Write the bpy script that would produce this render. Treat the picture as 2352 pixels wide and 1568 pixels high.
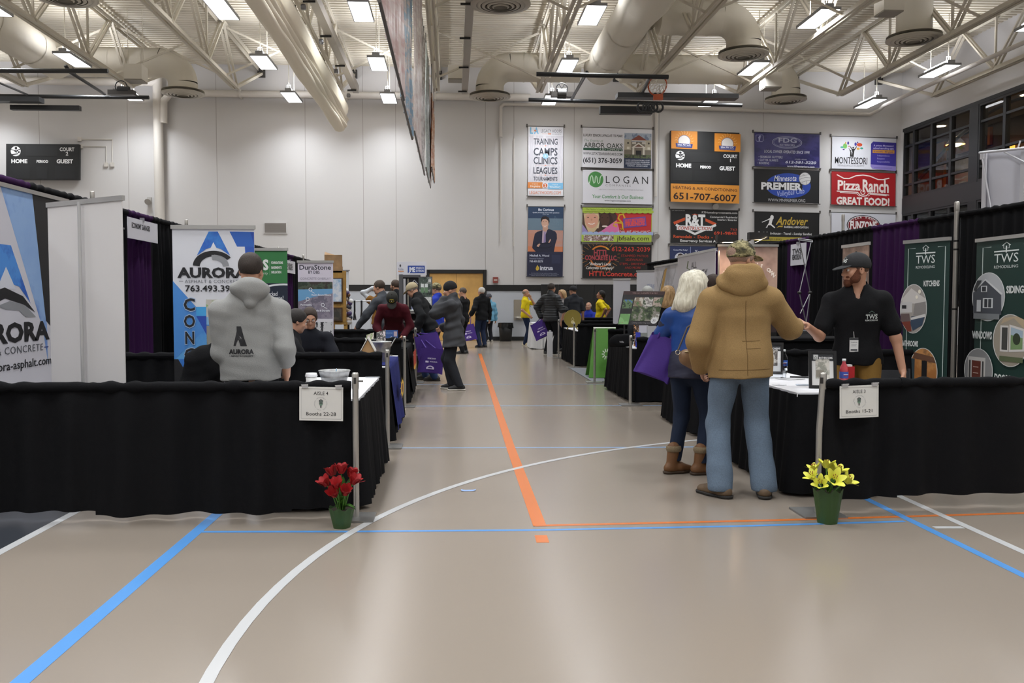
import bpy, bmesh, math, random
import numpy as np
from mathutils import Vector, Matrix
sc = bpy.context.scene
for o in list(bpy.data.objects):
    bpy.data.objects.remove(o)
C = sc.collection
# ---------------- camera (a 31 mm view along the aisle, eye height 1.42 m, turned a little right and down)
FPX, CX, CY, EYE = 2000.0, 1134.0, 784.0, 1.42
PITCH = math.atan(96 / 2000.0); YAW = math.atan(94 / 2000.0 * math.cos(PITCH))
_F = Vector((math.sin(YAW) * math.cos(PITCH), math.cos(YAW) * math.cos(PITCH), -math.sin(PITCH)))
_R = Vector((math.cos(YAW), -math.sin(YAW), 0)); _U = _R.cross(_F)
cam_d = bpy.data.cameras.new('camera'); cam = bpy.data.objects.new('camera', cam_d); C.objects.link(cam)
cam.location = (0, 0, EYE)
cam.rotation_euler = Matrix((_R, _U, -_F)).transposed().to_euler()
cam_d.sensor_width = 36; cam_d.lens = 36 * FPX / 2352; cam_d.shift_x = (1176 - CX) / 2352
cam_d.clip_start = 0.05; cam_d.clip_end = 200
sc.camera = cam
# ---------------- colour management, world
sc.view_settings.view_transform = 'Standard'; sc.view_settings.look = 'None'
sc.view_settings.gamma = 1; sc.view_settings.use_curve_mapping = False
sc.view_settings.exposure = 0.0
LAMP = 80.0; UPLIGHT = 68.0      # watts of each high-bay lamp; radiance of its top slot
w = bpy.data.worlds.new('world'); sc.world = w; w.use_nodes = True
w.node_tree.nodes['Background'].inputs[0].default_value = (0.5, 0.52, 0.55, 1)
w.node_tree.nodes['Background'].inputs[1].default_value = 0.02
rnd = random.Random(7)
def ray(u, v): return _F + _R * ((u - CX) / FPX) - _U * ((v - CY) / FPX)
EYEP = Vector((0, 0, EYE))
def at(u, v, Y): d = ray(u, v); return EYEP + d * (Y / d.y)          # the point of a picture ray at depth Y
def gz(u, v, z=0.0): d = ray(u, v); return EYEP + d * ((z - EYE) / d.z)  # ... at height z
def ax(u, v, X): d = ray(u, v); return EYEP + d * (X / d.x)          # ... at sideways distance X
# ---------------- materials
_mats = {}
def lin(h):
    h = h.lstrip('#')
    if len(h) == 3: h = ''.join(c * 2 for c in h)
    return tuple(((c / 12.92) if c <= 0.04045 else ((c + 0.055) / 1.055) ** 2.4) for c in (int(h[i:i + 2], 16) / 255 for i in (0, 2, 4))) + (1,)
def M(col, rough=0.6, metal=0.0, bump=0.0, scale=60.0, var=0.0, emit=0.0, spec=0.5, trans=0.0, coat=0.0):
    """plain paint, cloth, metal: colour, roughness and optional fine procedural relief and mottling"""
    key = (col, rough, metal, bump, scale, var, emit, spec, trans, coat)
    if key in _mats: return _mats[key]
    m = bpy.data.materials.new('mat_' + col.strip('#')); m.use_nodes = True
    nt = m.node_tree; b = nt.nodes['Principled BSDF']
    b.inputs['Base Color'].default_value = lin(col); b.inputs['Roughness'].default_value = rough
    b.inputs['Metallic'].default_value = metal; b.inputs['Specular IOR Level'].default_value = spec
    if trans: b.inputs['Transmission Weight'].default_value = trans
    if coat: b.inputs['Coat Weight'].default_value = coat
    if emit:
        b.inputs['Emission Color'].default_value = lin(col); b.inputs['Emission Strength'].default_value = emit
    if bump or var:
        tc = nt.nodes.new('ShaderNodeTexCoord'); n = nt.nodes.new('ShaderNodeTexNoise')
        n.inputs['Scale'].default_value = scale; n.inputs['Detail'].default_value = 4
        nt.links.new(tc.outputs['Object'], n.inputs['Vector'])
        if bump:
            bp = nt.nodes.new('ShaderNodeBump'); bp.inputs['Strength'].default_value = bump; bp.inputs['Distance'].default_value = 0.01
            nt.links.new(n.outputs['Fac'], bp.inputs['Height']); nt.links.new(bp.outputs['Normal'], b.inputs['Normal'])
        if var:
            r = nt.nodes.new('ShaderNodeValToRGB'); c = lin(col)
            r.color_ramp.elements[0].position = 0.3; r.color_ramp.elements[1].position = 0.7
            r.color_ramp.elements[0].color = tuple(max(0, x * (1 - var)) for x in c[:3]) + (1,)
            r.color_ramp.elements[1].color = tuple(min(1, x * (1 + var)) for x in c[:3]) + (1,)
            nt.links.new(n.outputs['Fac'], r.inputs['Fac']); nt.links.new(r.outputs['Color'], b.inputs['Base Color'])
    _mats[key] = m
    return m
def photo(cols, scale=9.0, rough=0.45, const=True, stretch=(1, 1, 1)):
    """a printed picture: blotches of the listed colours"""
    key = ('ph', tuple(cols), scale, stretch)
    if key in _mats: return _mats[key]
    m = bpy.data.materials.new('print'); m.use_nodes = True; nt = m.node_tree; b = nt.nodes['Principled BSDF']
    b.inputs['Roughness'].default_value = rough
    tc = nt.nodes.new('ShaderNodeTexCoord'); mp = nt.nodes.new('ShaderNodeMapping'); mp.inputs['Scale'].default_value = stretch
    n = nt.nodes.new('ShaderNodeTexNoise'); n.inputs['Scale'].default_value = scale; n.inputs['Detail'].default_value = 5; n.inputs['Roughness'].default_value = 0.65
    r = nt.nodes.new('ShaderNodeValToRGB'); e = r.color_ramp.elements
    r.color_ramp.interpolation = 'CONSTANT' if const else 'LINEAR'
    k = len(cols)
    e[0].position = 0.0; e[0].color = lin(cols[0]); e[1].position = 0.34 + 0.32 / k; e[1].color = lin(cols[1])
    for i in range(2, k):
        q = e.new(0.34 + 0.32 * i / k); q.color = lin(cols[i])
    nt.links.new(tc.outputs['Object'], mp.inputs['Vector']); nt.links.new(mp.outputs['Vector'], n.inputs['Vector'])
    nt.links.new(n.outputs['Fac'], r.inputs['Fac']); nt.links.new(r.outputs['Color'], b.inputs['Base Color'])
    _mats[key] = m
    return m
def cm(c, rough=0.5):
    return c if not isinstance(c, str) else M(c, rough)
# ---------------- object helpers
def tag(o, label=None, cat=None, group=None, kind=None):
    if label: o['label'] = label
    if cat: o['category'] = cat
    if group: o['group'] = group
    if kind: o['kind'] = kind
    return o
def thing(name, label, cat, loc=(0, 0, 0), group=None, rz=0.0):
    o = bpy.data.objects.new(name, None); C.objects.link(o); o.location = loc; o.rotation_euler = (0, 0, rz)
    o.empty_display_size = 0.1
    return tag(o, label, cat, group)
def dup(root, loc, label=None, rz=None):
    r = root.copy(); C.objects.link(r); r.location = loc
    if rz is not None: r.rotation_euler = (0, 0, rz)
    if label: r['label'] = label
    for ch in list(root.children):
        c = ch.copy(); C.objects.link(c); c.parent = r
        for g in ch.children:
            d = g.copy(); C.objects.link(d); d.parent = c
    return r
def base_of(o):
    v = Vector((0, 0, 0))
    while o is not None: v = v + Vector(o.location); o = o.parent
    return v
class MB:
    """collects faces; build() links them as one mesh object"""
    def __init__(s): s.v = []; s.f = []; s.m = []; s.s = []; s.mats = []
    def mi(s, m):
        m = cm(m)
        if m not in s.mats: s.mats.append(m)
        return s.mats.index(m)
    def add(s, vs, fs, m, smooth=False):
        b = len(s.v); i = s.mi(m); s.v.extend([tuple(x) for x in vs])
        for f in fs: s.f.append([b + k for k in f]); s.m.append(i); s.s.append(smooth)
        return s
    def box(s, lo, hi, m, R=None, c=None):
        (a, b_, c_), (d, e, g) = lo, hi
        vs = [Vector(p) for p in ((a, b_, c_), (d, b_, c_), (d, e, c_), (a, e, c_), (a, b_, g), (d, b_, g), (d, e, g), (a, e, g))]
        if R is not None:
            vs = [R @ x for x in vs]
        if c is not None: vs = [x + Vector(c) for x in vs]
        return s.add(vs, [(3, 2, 1, 0), (4, 5, 6, 7), (0, 1, 5, 4), (1, 2, 6, 5), (2, 3, 7, 6), (3, 0, 4, 7)], m)
    def bar(s, p, q, w, h, m, up=(0, 0, 1)):
        """rectangular bar from p to q, w wide and h high"""
        p = Vector(p); q = Vector(q); d = (q - p).normalized(); u = Vector(up)
        x = d.cross(u)
        if x.length < 1e-4: x = d.cross(Vector((1, 0, 0)))
        x.normalize(); y = x.cross(d)
        vs = []
        for e in (p, q):
            for a, b_ in ((-1, -1), (1, -1), (1, 1), (-1, 1)): vs.append(e + x * (a * w / 2) + y * (b_ * h / 2))
        return s.add(vs, [(0, 1, 2, 3), (7, 6, 5, 4), (0, 4, 5, 1), (1, 5, 6, 2), (2, 6, 7, 3), (3, 7, 4, 0)], m)
    def tube(s, pts, r, m, n=10, cap=True, smooth=True):
        pts = [Vector(p) for p in pts]; k = len(pts); rs = r if isinstance(r, (list, tuple)) else [r] * k
        vs = []; pn = None
        for i, p in enumerate(pts):
            d = ((pts[min(i + 1, k - 1)] - p).normalized() + (p - pts[max(i - 1, 0)]).normalized())
            d = d.normalized() if d.length > 1e-6 else Vector((0, 0, 1))
            if pn is None:
                x = d.cross(Vector((0, 0, 1)))
                if x.length < 1e-3: x = d.cross(Vector((1, 0, 0)))
            else: x = pn - d * pn.dot(d)
            x.normalize(); pn = x; y = d.cross(x)
            for j in range(n):
                t = 2 * math.pi * j / n; vs.append(p + (x * math.cos(t) + y * math.sin(t)) * rs[i])
        fs = [(i * n + j, i * n + (j + 1) % n, (i + 1) * n + (j + 1) % n, (i + 1) * n + j) for i in range(k - 1) for j in range(n)]
        s.add(vs, fs, m, smooth)
        if cap: s.add(vs[:n], [list(range(n))[::-1]], m); s.add(vs[-n:], [list(range(n))], m)
        return s
    def lathe(s, prof, m, c=(0, 0, 0), n=24, smooth=True, caps=False):
        """profile of (r, z) turned about the vertical through c"""
        vs = [(c[0] + r * math.cos(2 * math.pi * j / n), c[1] + r * math.sin(2 * math.pi * j / n), c[2] + z) for r, z in prof for j in range(n)]
        fs = [(i * n + j, i * n + (j + 1) % n, (i + 1) * n + (j + 1) % n, (i + 1) * n + j) for i in range(len(prof) - 1) for j in range(n)]
        s.add(vs, fs, m, smooth)
        if caps: s.add(vs[-n:], [list(range(n))], m); s.add(vs[:n], [list(range(n))[::-1]], m)
        return s
    def ell(s, c, r, m, n=14, k=9, R=None):
        vs = []
        for i in range(k + 1):
            p = math.pi * i / k
            for j in range(n):
                t = 2 * math.pi * j / n
                q = Vector((r[0] * math.sin(p) * math.cos(t), r[1] * math.sin(p) * math.sin(t), r[2] * math.cos(p)))
                vs.append((R @ q if R is not None else q) + Vector(c))
        fs = [(i * n + j, (i + 1) * n + j, (i + 1) * n + (j + 1) % n, i * n + (j + 1) % n) for i in range(k) for j in range(n)]
        return s.add(vs, fs, m, True)
    def grid(s, fn, nu, nv, m, smooth=True):
        vs = [fn(i / nu, j / nv) for j in range(nv + 1) for i in range(nu + 1)]
        fs = [(j * (nu + 1) + i, j * (nu + 1) + i + 1, (j + 1) * (nu + 1) + i + 1, (j + 1) * (nu + 1) + i) for j in range(nv) for i in range(nu)]
        return s.add(vs, fs, m, smooth)
    def build(s, name, parent=None, local=False, **kw):
        me = bpy.data.meshes.new(name); off = Vector((0, 0, 0))
        if parent is not None and not local: off = base_of(parent)
        me.from_pydata([(x[0] - off.x, x[1] - off.y, x[2] - off.z) for x in s.v], [], s.f)
        for m in s.mats: me.materials.append(m)
        me.polygons.foreach_set('material_index', s.m); me.polygons.foreach_set('use_smooth', s.s); me.update()
        o = bpy.data.objects.new(name, me); C.objects.link(o)
        if parent is not None: o.parent = parent
        return tag(o, **kw)
def struct(name, mb, parent=None): return mb.build(name, parent, kind='structure')
# ---------------- lettering
_tc = {}
def text_mesh(body, bold=0.0, shear=0.0, space=1.0):
    key = (body, bold, shear, space)
    if key not in _tc:
        cu = bpy.data.curves.new('t', 'FONT'); cu.body = body; cu.size = 1; cu.offset = bold; cu.shear = shear; cu.space_character = space
        cu.resolution_u = 2; cu.fill_mode = 'FRONT'
        ob = bpy.data.objects.new('t', cu); me = ob.to_mesh()
        vs = [tuple(v.co) for v in me.vertices]; fs = [tuple(p.vertices) for p in me.polygons]
        ob.to_mesh_clear(); bpy.data.objects.remove(ob); bpy.data.curves.remove(cu)
        _tc[key] = (vs, fs)
    return _tc[key]
_cv = text_mesh('H')[0]; CAPH = max(v[1] for v in _cv) - min(v[1] for v in _cv)
class Poster:
    """flat print: design units over a world rectangle given by its top-left, top-right and bottom-left corners"""
    def __init__(s, mb, box, tl, tr, bl, eps=0.0015):
        s.mb = mb; s.x0, s.y0, x1, y1 = box; tl, tr, bl = Vector(tl), Vector(tr), Vector(bl)
        s.o = tl; s.ex = (tr - tl) / (x1 - s.x0); s.ey = (bl - tl) / (y1 - s.y0)
        s.n = s.ey.cross(s.ex).normalized(); s.k = 0; s.eps = min(eps, 0.0004)
    def P(s, x, y):
        p = s.o + s.ex * (x - s.x0) + s.ey * (y - s.y0) + s.n * (s.eps * s.k)
        return p
    def poly(s, pts, col):
        s.k += 1; ps = [s.P(*p) for p in pts]
        a = sum(pts[i][0] * pts[(i + 1) % len(pts)][1] - pts[(i + 1) % len(pts)][0] * pts[i][1] for i in range(len(pts)))
        if a > 0: ps.reverse()
        s.mb.add(ps, [list(range(len(ps)))], col); return s
    def r(s, x0, y0, x1, y1, col): return s.poly([(x0, y0), (x1, y0), (x1, y1), (x0, y1)], col)
    def e(s, cx, cy, rx, ry, col, n=28, a0=0, a1=360):
        full = a1 - a0 >= 360; k = n if full else n + 1
        return s.poly([(cx + rx * math.cos(math.radians(a0 + (a1 - a0) * i / n)), cy + ry * math.sin(math.radians(a0 + (a1 - a0) * i / n))) for i in range(k)], col)
    def line(s, pts, w, col, closed=False):
        s.k += 1; pts = [Vector((p[0], p[1])) for p in pts]
        if closed: pts = pts + [pts[0]]
        vs = []
        for i, p in enumerate(pts):
            a = pts[max(i - 1, 0)]; b = pts[min(i + 1, len(pts) - 1)]
            if closed and i in (0, len(pts) - 1): a, b = pts[-2], pts[1]
            d = (b - a); d = d.normalized() if d.length else Vector((1, 0)); nn = Vector((-d.y, d.x)) * (w / 2)
            vs += [s.P(*(p + nn)), s.P(*(p - nn))]
        s.mb.add(vs, [(2 * i, 2 * i + 1, 2 * i + 3, 2 * i + 2) for i in range(len(pts) - 1)], col); return s
    def ring(s, cx, cy, rx, ry, w, col, n=30, a0=0, a1=360):
        pts = [(cx + rx * math.cos(math.radians(a0 + (a1 - a0) * i / n)), cy + ry * math.sin(math.radians(a0 + (a1 - a0) * i / n))) for i in range(n + (a1 - a0 < 360))]
        return s.line(pts, w, col, closed=a1 - a0 >= 360)
    def t(s, body, x, y, h, col, w=None, a='l', b=0.0, sh=0.0, rot=0.0, sp=1.0, warp=None):
        """text with baseline y and capital height h; w fits the width; a is the side x names"""
        s.k += 1; vs, fs = text_mesh(body, min(b, 0.045), sh, sp)
        if not vs: return s
        x0 = min(v[0] for v in vs); x1 = max(v[0] for v in vs); ky = h / CAPH; kx = (w / (x1 - x0)) if w else ky
        W = (x1 - x0) * kx; ox = {'l': 0, 'c': -W / 2, 'r': -W}[a]; c_, s_ = math.cos(math.radians(rot)), math.sin(math.radians(rot))
        ps = []
        for v in vs:
            X = (v[0] - x0) * kx + ox; Y = -v[1] * ky
            if warp: X, Y = warp(X, Y)
            ps.append(s.P(x + X * c_ - Y * s_, y + X * s_ + Y * c_))
        s.mb.add(ps, [f for f in fs], col); return s
# ---------------- soft bodies: distance fields meshed with surface nets
class Field:
    def __init__(s, lo, hi, h):
        s.h = h; s.lo = np.array(lo, float) - 2 * h; n = np.ceil((np.array(hi) + 2 * h - s.lo) / h).astype(int) + 1
        s.n = n; s.d = np.full(n, 0.5, np.float32)
        s.ax = [s.lo[i] + np.arange(n[i]) * h for i in range(3)]
    def _reg(s, lo, hi):
        a = np.clip(np.floor((np.array(lo) - s.lo) / s.h).astype(int), 0, s.n); b = np.clip(np.ceil((np.array(hi) - s.lo) / s.h).astype(int) + 1, 0, s.n)
        sl = tuple(slice(a[i], b[i]) for i in range(3))
        X, Y, Z = np.meshgrid(*[s.ax[i][sl[i]] for i in range(3)], indexing='ij')
        return sl, X, Y, Z
    def _un(s, sl, d, k, sub=False):
        c = s.d[sl]
        if sub:
            d = -d
            if k > 0:
                h = np.clip(0.5 - 0.5 * (d - c) / k, 0, 1); s.d[sl] = c * (h) + d * (1 - h) + k * h * (1 - h)
            else: s.d[sl] = np.maximum(c, d)
            return
        if k > 0:
            h = np.clip(0.5 + 0.5 * (c - d) / k, 0, 1); s.d[sl] = c * (1 - h) + d * h - k * h * (1 - h)
        else: s.d[sl] = np.minimum(c, d)
    def cone(s, a, b, ra, rb, k=0.02, flat=None, sub=False):
        a = np.array(a, float); b = np.array(b, float); r = max(ra, rb) + k + 0.04
        sl, X, Y, Z = s._reg(np.minimum(a, b) - r, np.maximum(a, b) + r)
        if X.size == 0: return s
        px, py, pz = X - a[0], Y - a[1], Z - a[2]; ba = b - a; g = 1.0
        if flat is not None:
            f, g = np.array(flat[0], float), flat[1]; f = f / np.linalg.norm(f)
            q = (px * f[0] + py * f[1] + pz * f[2]) * (1 / g - 1); px = px + q * f[0]; py = py + q * f[1]; pz = pz + q * f[2]
            ba = ba + f * (ba @ f) * (1 / g - 1)
        t = np.clip((px * ba[0] + py * ba[1] + pz * ba[2]) / max(ba @ ba, 1e-9), 0, 1)
        d = np.sqrt((px - ba[0] * t) ** 2 + (py - ba[1] * t) ** 2 + (pz - ba[2] * t) ** 2) - (ra + (rb - ra) * t)
        s._un(sl, (d * (0.5 + 0.5 * g)).astype(np.float32), k, sub); return s
    def ell(s, c, r, k=0.02, R=None, sub=False):
        c = np.array(c, float); r = np.array(r, float); m = r.max() + k + 0.04
        sl, X, Y, Z = s._reg(c - m, c + m)
        if X.size == 0: return s
        p = np.stack([X - c[0], Y - c[1], Z - c[2]], -1)
        if R is not None: p = p @ np.array(R)          # columns of R are the ellipsoid's axes
        k0 = np.sqrt(((p / r) ** 2).sum(-1)); k1 = np.sqrt(((p / r ** 2) ** 2).sum(-1)) + 1e-9
        s._un(sl, (k0 * (k0 - 1) / k1).astype(np.float32), k, sub); return s
    def cut(s, p, n, k=0.0):
        """keep the side the normal n points away from"""
        n = np.array(n, float); n /= np.linalg.norm(n); p = np.array(p, float)
        d = ((s.ax[0] - p[0]) * n[0])[:, None, None] + ((s.ax[1] - p[1]) * n[1])[None, :, None] + ((s.ax[2] - p[2]) * n[2])[None, None, :]
        s.d = np.maximum(s.d, d.astype(np.float32)); return s
    def wrinkle(s, amp, f=(18, 18, 30), seed=0):
        r = np.random.RandomState(seed); X, Y, Z = np.meshgrid(*s.ax, indexing='ij'); q = np.zeros_like(s.d)
        for i in range(5):
            a = r.normal(size=3) * np.array(f) * (0.6 + 0.35 * i); ph = r.uniform(0, 6.28); a2 = r.normal(size=3) * 7
            q += (np.sin(X * a[0] + Y * a[1] + Z * a[2] + ph + 1.3 * np.sin(X * a2[0] + Y * a2[1] + Z * a2[2])) / (1 + 0.7 * i)).astype(np.float32)
        s.d = s.d + amp * q; return s
    def mesh(s):
        d = s.d.copy(); d[[0, -1]] = 0.5; d[:, [0, -1]] = 0.5; d[:, :, [0, -1]] = 0.5
        neg = d < 0; nx, ny, nz = np.array(d.shape) - 1
        cs = [(i, j, k) for i in (0, 1) for j in (0, 1) for k in (0, 1)]
        def corner(A, c): return A[c[0]:c[0] + nx, c[1]:c[1] + ny, c[2]:c[2] + nz]
        cnt = sum(corner(neg, c).astype(np.int8) for c in cs); act = (cnt > 0) & (cnt < 8)
        ids = np.full(act.shape, -1, np.int64); I, J, K = np.nonzero(act); ids[I, J, K] = np.arange(len(I))
        pos = np.zeros((len(I), 3)); num = np.zeros(len(I))
        vals = {c: corner(d, c)[I, J, K] for c in cs}
        for c in cs:
            for x in range(3):
                if c[x] == 0:
                    e = list(c); e[x] = 1; e = tuple(e); a, b = vals[c], vals[e]; m = (a < 0) != (b < 0)
                    t = np.where(m, a / np.where(m, a - b, 1), 0); p = np.array(c, float)[None, :] + t[:, None] * np.eye(3)[x]
                    pos[m] += p[m]; num[m] += 1
        pos /= num[:, None]; V = s.lo + (np.stack([I, J, K], 1) + pos) * s.h
        quads = []
        for x in range(3):
            o1, o2 = [q for q in range(3) if q != x]
            a = neg[tuple(slice(0, -1) if q == x else slice(1, -1) for q in range(3))]; b = neg[tuple(slice(1, None) if q == x else slice(1, -1) for q in range(3))]
            for fl, mk in ((False, a & ~b), (True, ~a & b)):
                idx = np.stack(np.nonzero(mk), 1)
                if len(idx) == 0: continue
                base = idx.copy(); base[:, o1] += 1; base[:, o2] += 1
                def cid(u, v):
                    q = base.copy(); q[:, o1] -= u; q[:, o2] -= v; return ids[q[:, 0], q[:, 1], q[:, 2]]
                Q = np.stack([cid(1, 1), cid(0, 1), cid(0, 0), cid(1, 0)], 1)
                if (x == 1) != fl: Q = Q[:, ::-1]
                quads.append(Q)
        Q = np.concatenate(quads) if quads else np.zeros((0, 4), int)
        for _ in range(1):                       # one light smoothing pass
            acc = np.zeros_like(V); n = np.zeros(len(V))
            for i in range(4):
                a, b = Q[:, i], Q[:, (i + 1) % 4]; np.add.at(acc, a, V[b]); np.add.at(n, a, 1)
            ok = n > 0; V[ok] = V[ok] * 0.5 + 0.5 * acc[ok] / n[ok][:, None]
        return V, Q
    def build(s, name, mat, parent=None, matf=None, mats=None, **kw):
        V, Q = s.mesh(); me = bpy.data.meshes.new(name)
        me.vertices.add(len(V)); me.vertices.foreach_set('co', V.astype(np.float32).ravel())
        me.loops.add(Q.size); me.loops.foreach_set('vertex_index', Q.ravel().astype(np.int32))
        me.polygons.add(len(Q)); me.polygons.foreach_set('loop_start', np.arange(0, Q.size, 4, dtype=np.int32)); me.polygons.foreach_set('loop_total', np.full(len(Q), 4, np.int32))
        me.polygons.foreach_set('use_smooth', np.ones(len(Q), bool))
        for m in (mats or [mat]): me.materials.append(cm(m))
        if matf is not None: me.polygons.foreach_set('material_index', matf(V[Q].mean(1)).astype(np.int32))
        me.update(calc_edges=True); me.validate()
        o = bpy.data.objects.new(name, me); C.objects.link(o)
        if parent is not None: o.parent = parent
        return tag(o, **kw)
# ================= the hall
XL, XR, YB, YF, ZD = -19.0, 15.75, 30.2, -4.0, 9.35
def floor_mat():
    m = bpy.data.materials.new('sports_floor'); m.use_nodes = True; nt = m.node_tree; b = nt.nodes['Principled BSDF']
    tc = nt.nodes.new('ShaderNodeTexCoord'); n = nt.nodes.new('ShaderNodeTexNoise'); n.inputs['Scale'].default_value = 0.8; n.inputs['Detail'].default_value = 6
    r = nt.nodes.new('ShaderNodeValToRGB'); r.color_ramp.elements[0].color = lin('#8d8378'); r.color_ramp.elements[1].color = lin('#8e8479')
    L = nt.links.new
    L(tc.outputs['Object'], n.inputs['Vector']); L(n.outputs['Fac'], r.inputs['Fac']); L(r.outputs['Color'], b.inputs['Base Color'])
    b.inputs['Roughness'].default_value = 0.22
    b.inputs['Specular IOR Level'].default_value = 0.6
    return m
mb = MB(); mb.box((XL, YF, -0.3), (XR, YB, 0), floor_mat()); floor = struct('floor', mb)
# painted court lines, a hair above the floor
BLUE, ORG, WHT = M('#548fce', 0.28), M('#cb7033', 0.28), M('#bbbcbd', 0.28)
def strip(pts, w, m, z):
    mb = MB(); pts = [Vector((p[0], p[1])) for p in pts]; vs = []
    for i, p in enumerate(pts):
        d = (pts[min(i + 1, len(pts) - 1)] - pts[max(i - 1, 0)]).normalized(); n = Vector((-d.y, d.x)) * w / 2
        vs += [(p.x + n.x, p.y + n.y, z), (p.x - n.x, p.y - n.y, z)]
    mb.add(vs, [(2 * i + 1, 2 * i + 3, 2 * i + 2, 2 * i) for i in range(len(pts) - 1)], m)
    return mb.build('court_line', floor, kind='structure')
def gp(*uv): return [gz(u, v).xy for u, v in uv]
def ext(ps, a=0.0, b=0.0):
    d = (Vector(ps[-1]) - Vector(ps[0])).normalized(); return [Vector(ps[0]) - d * a, Vector(ps[-1]) + d * b]
strip(ext(gp((45, 1568), (480, 1196)), 4, 6), 0.075, BLUE, 0.0012)
strip(ext(gp((2020, 1160), (2352, 1322)), 4, 4), 0.055, BLUE, 0.0012)
strip(ext(gp((2130, 1168), (2352, 1268)), 4, 4), 0.055, WHT, 0.0014)
strip(ext(gp((0, 1268), (165, 1180)), 4, 5), 0.06, WHT, 0.0014)
strip(gp((2145, 1211), (2212, 1211)), 0.05, WHT, 0.001)
strip([gp((455, 1221))[0], gp((800, 1220.5))[0], gp((1240, 1217))[0], gp((1700, 1208))[0], gp((2078, 1197))[0]], 0.038, BLUE, 0.001)
strip([gp((1228, 1207))[0], gp((1800, 1194))[0], gp((2352, 1178))[0], gp((2500, 1174))[0]], 0.042, ORG, 0.001)
strip(gp((1242, 1229), (1247, 1246)), 0.075, ORG, 0.001)
strip([gp((1240, 1208))[0], gp((1172, 1025))[0], gp((1102, 812))[0]], 0.085, ORG, 0.0016)
for v0, v1 in ((1028.5, 1027), (932.5, 931), (883, 882)):
    strip([gp((900, v0))[0] - Vector((3.2, 0)), gp((900, v0))[0], gp((1500, v1))[0], gp((1500, v1))[0] + Vector((3, 0))], 0.04, M('#86a5cc', 0.3), 0.001)
arc = gp((470, 1568), (620, 1370), (760, 1253), (860, 1193), (960, 1147), (1070, 1107), (1190, 1076), (1380, 1036), (1530, 1018))
A_ = np.array([[2 * p[0], 2 * p[1], 1] for p in arc]); b_ = np.array([p[0] ** 2 + p[1] ** 2 for p in arc]); s_ = np.linalg.lstsq(A_, b_, rcond=None)[0]
ca, cr = s_[:2], math.sqrt(s_[2] + s_[0] ** 2 + s_[1] ** 2)
a0 = math.atan2(arc[0][1] - ca[1], arc[0][0] - ca[0]); a0 = a0 % (2 * math.pi)
strip([(ca[0] + cr * math.cos(a0 + 0.5 - 2.6 * i / 60), ca[1] + cr * math.sin(a0 + 0.5 - 2.6 * i / 60)) for i in range(61)], 0.055, WHT, 0.002)
mb = MB(); q = [gz(0, 1272), gz(163, 1181)]; d = (q[1] - q[0]).normalized()
p0, p1 = q[0] - d * 3, q[1] + d * 6; mb.add([(p0.x, p0.y, 0.0008), (p1.x, p1.y, 0.0008), (p1.x - 6, p1.y, 0.0008), (p0.x - 6, p0.y, 0.0008)], [(0, 1, 2, 3)], M('#33363c', 0.3))
mb.build('painted_court_apron', floor, kind='structure')
# walls
WALL = M('#c9c7c6', 0.75, bump=0.05, scale=30); PADK = M('#141414', 0.55); CREAM = M('#cdc6b6', 0.55); GREYB = M('#b4b8bf', 0.6)
def wx(u, v=500): return at(u, v, YB).x
def wz(v, u=1100): return at(u, v, YB).z
dx0, dx1, dzt = wx(985, 700), wx(1111, 700), wz(626)
mb = MB(); mb.box((XL - 0.3, YB, 0), (dx0, YB + 0.3, ZD + 0.3), WALL); mb.box((dx1, YB, 0), (XR + 0.3, YB + 0.3, ZD + 0.3), WALL); mb.box((dx0, YB, dzt), (dx1, YB + 0.3, ZD + 0.3), WALL)
back = struct('wall_back', mb)
for i, u in enumerate((95, 297, 500, 703, 835, 910, 1115, 1180, 1318, 1512, 1750)):
    mb = MB(); x = wx(u); mb.box((x - 0.009, YB - 0.002, 1.9 if u < 1700 else 6.5), (x + 0.009, YB + 0.004, ZD), M('#a39f9c', 0.8)); mb.build('panel_joint', back, kind='structure')
# lower wall: pale blocks, black stripe, black pads to the right
mb = MB(); zt, zb = wz(654), wz(668)
mb.box((XL, YB - 0.03, zb), (dx0 - 0.1, YB, zt), PADK); mb.box((dx1 + 0.1, YB - 0.03, zb), (wx(1242, 700), YB, zt), PADK); struct('trim_1', mb)
mb = MB(); mb.box((XL, YB - 0.015, 0.14), (dx0 - 0.1, YB, zb), GREYB); mb.box((dx1 + 0.1, YB - 0.015, 0.14), (wx(1242, 700), YB, zb), GREYB); struct('trim_2', mb)
mb = MB(); mb.box((XL, YB - 0.03, 0), (dx0 - 0.1, YB, 0.14), PADK); mb.box((dx1 + 0.1, YB - 0.03, 0), (XR, YB, 0.14), PADK); struct('baseboard_back', mb)
px = wx(1242, 700); k = 0
while px < XR - 0.1:
    q = min(px + 0.62, XR); mb = MB(); mb.box((px + 0.006, YB - 0.06, 0.15), (q - 0.006, YB, wz(653)), PADK)
    tag(mb.build('wall_pad'), 'black padded mat on the back wall, right of the drinking fountain', 'wall pad', 'black wall pads'); px = q; k += 1
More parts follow.
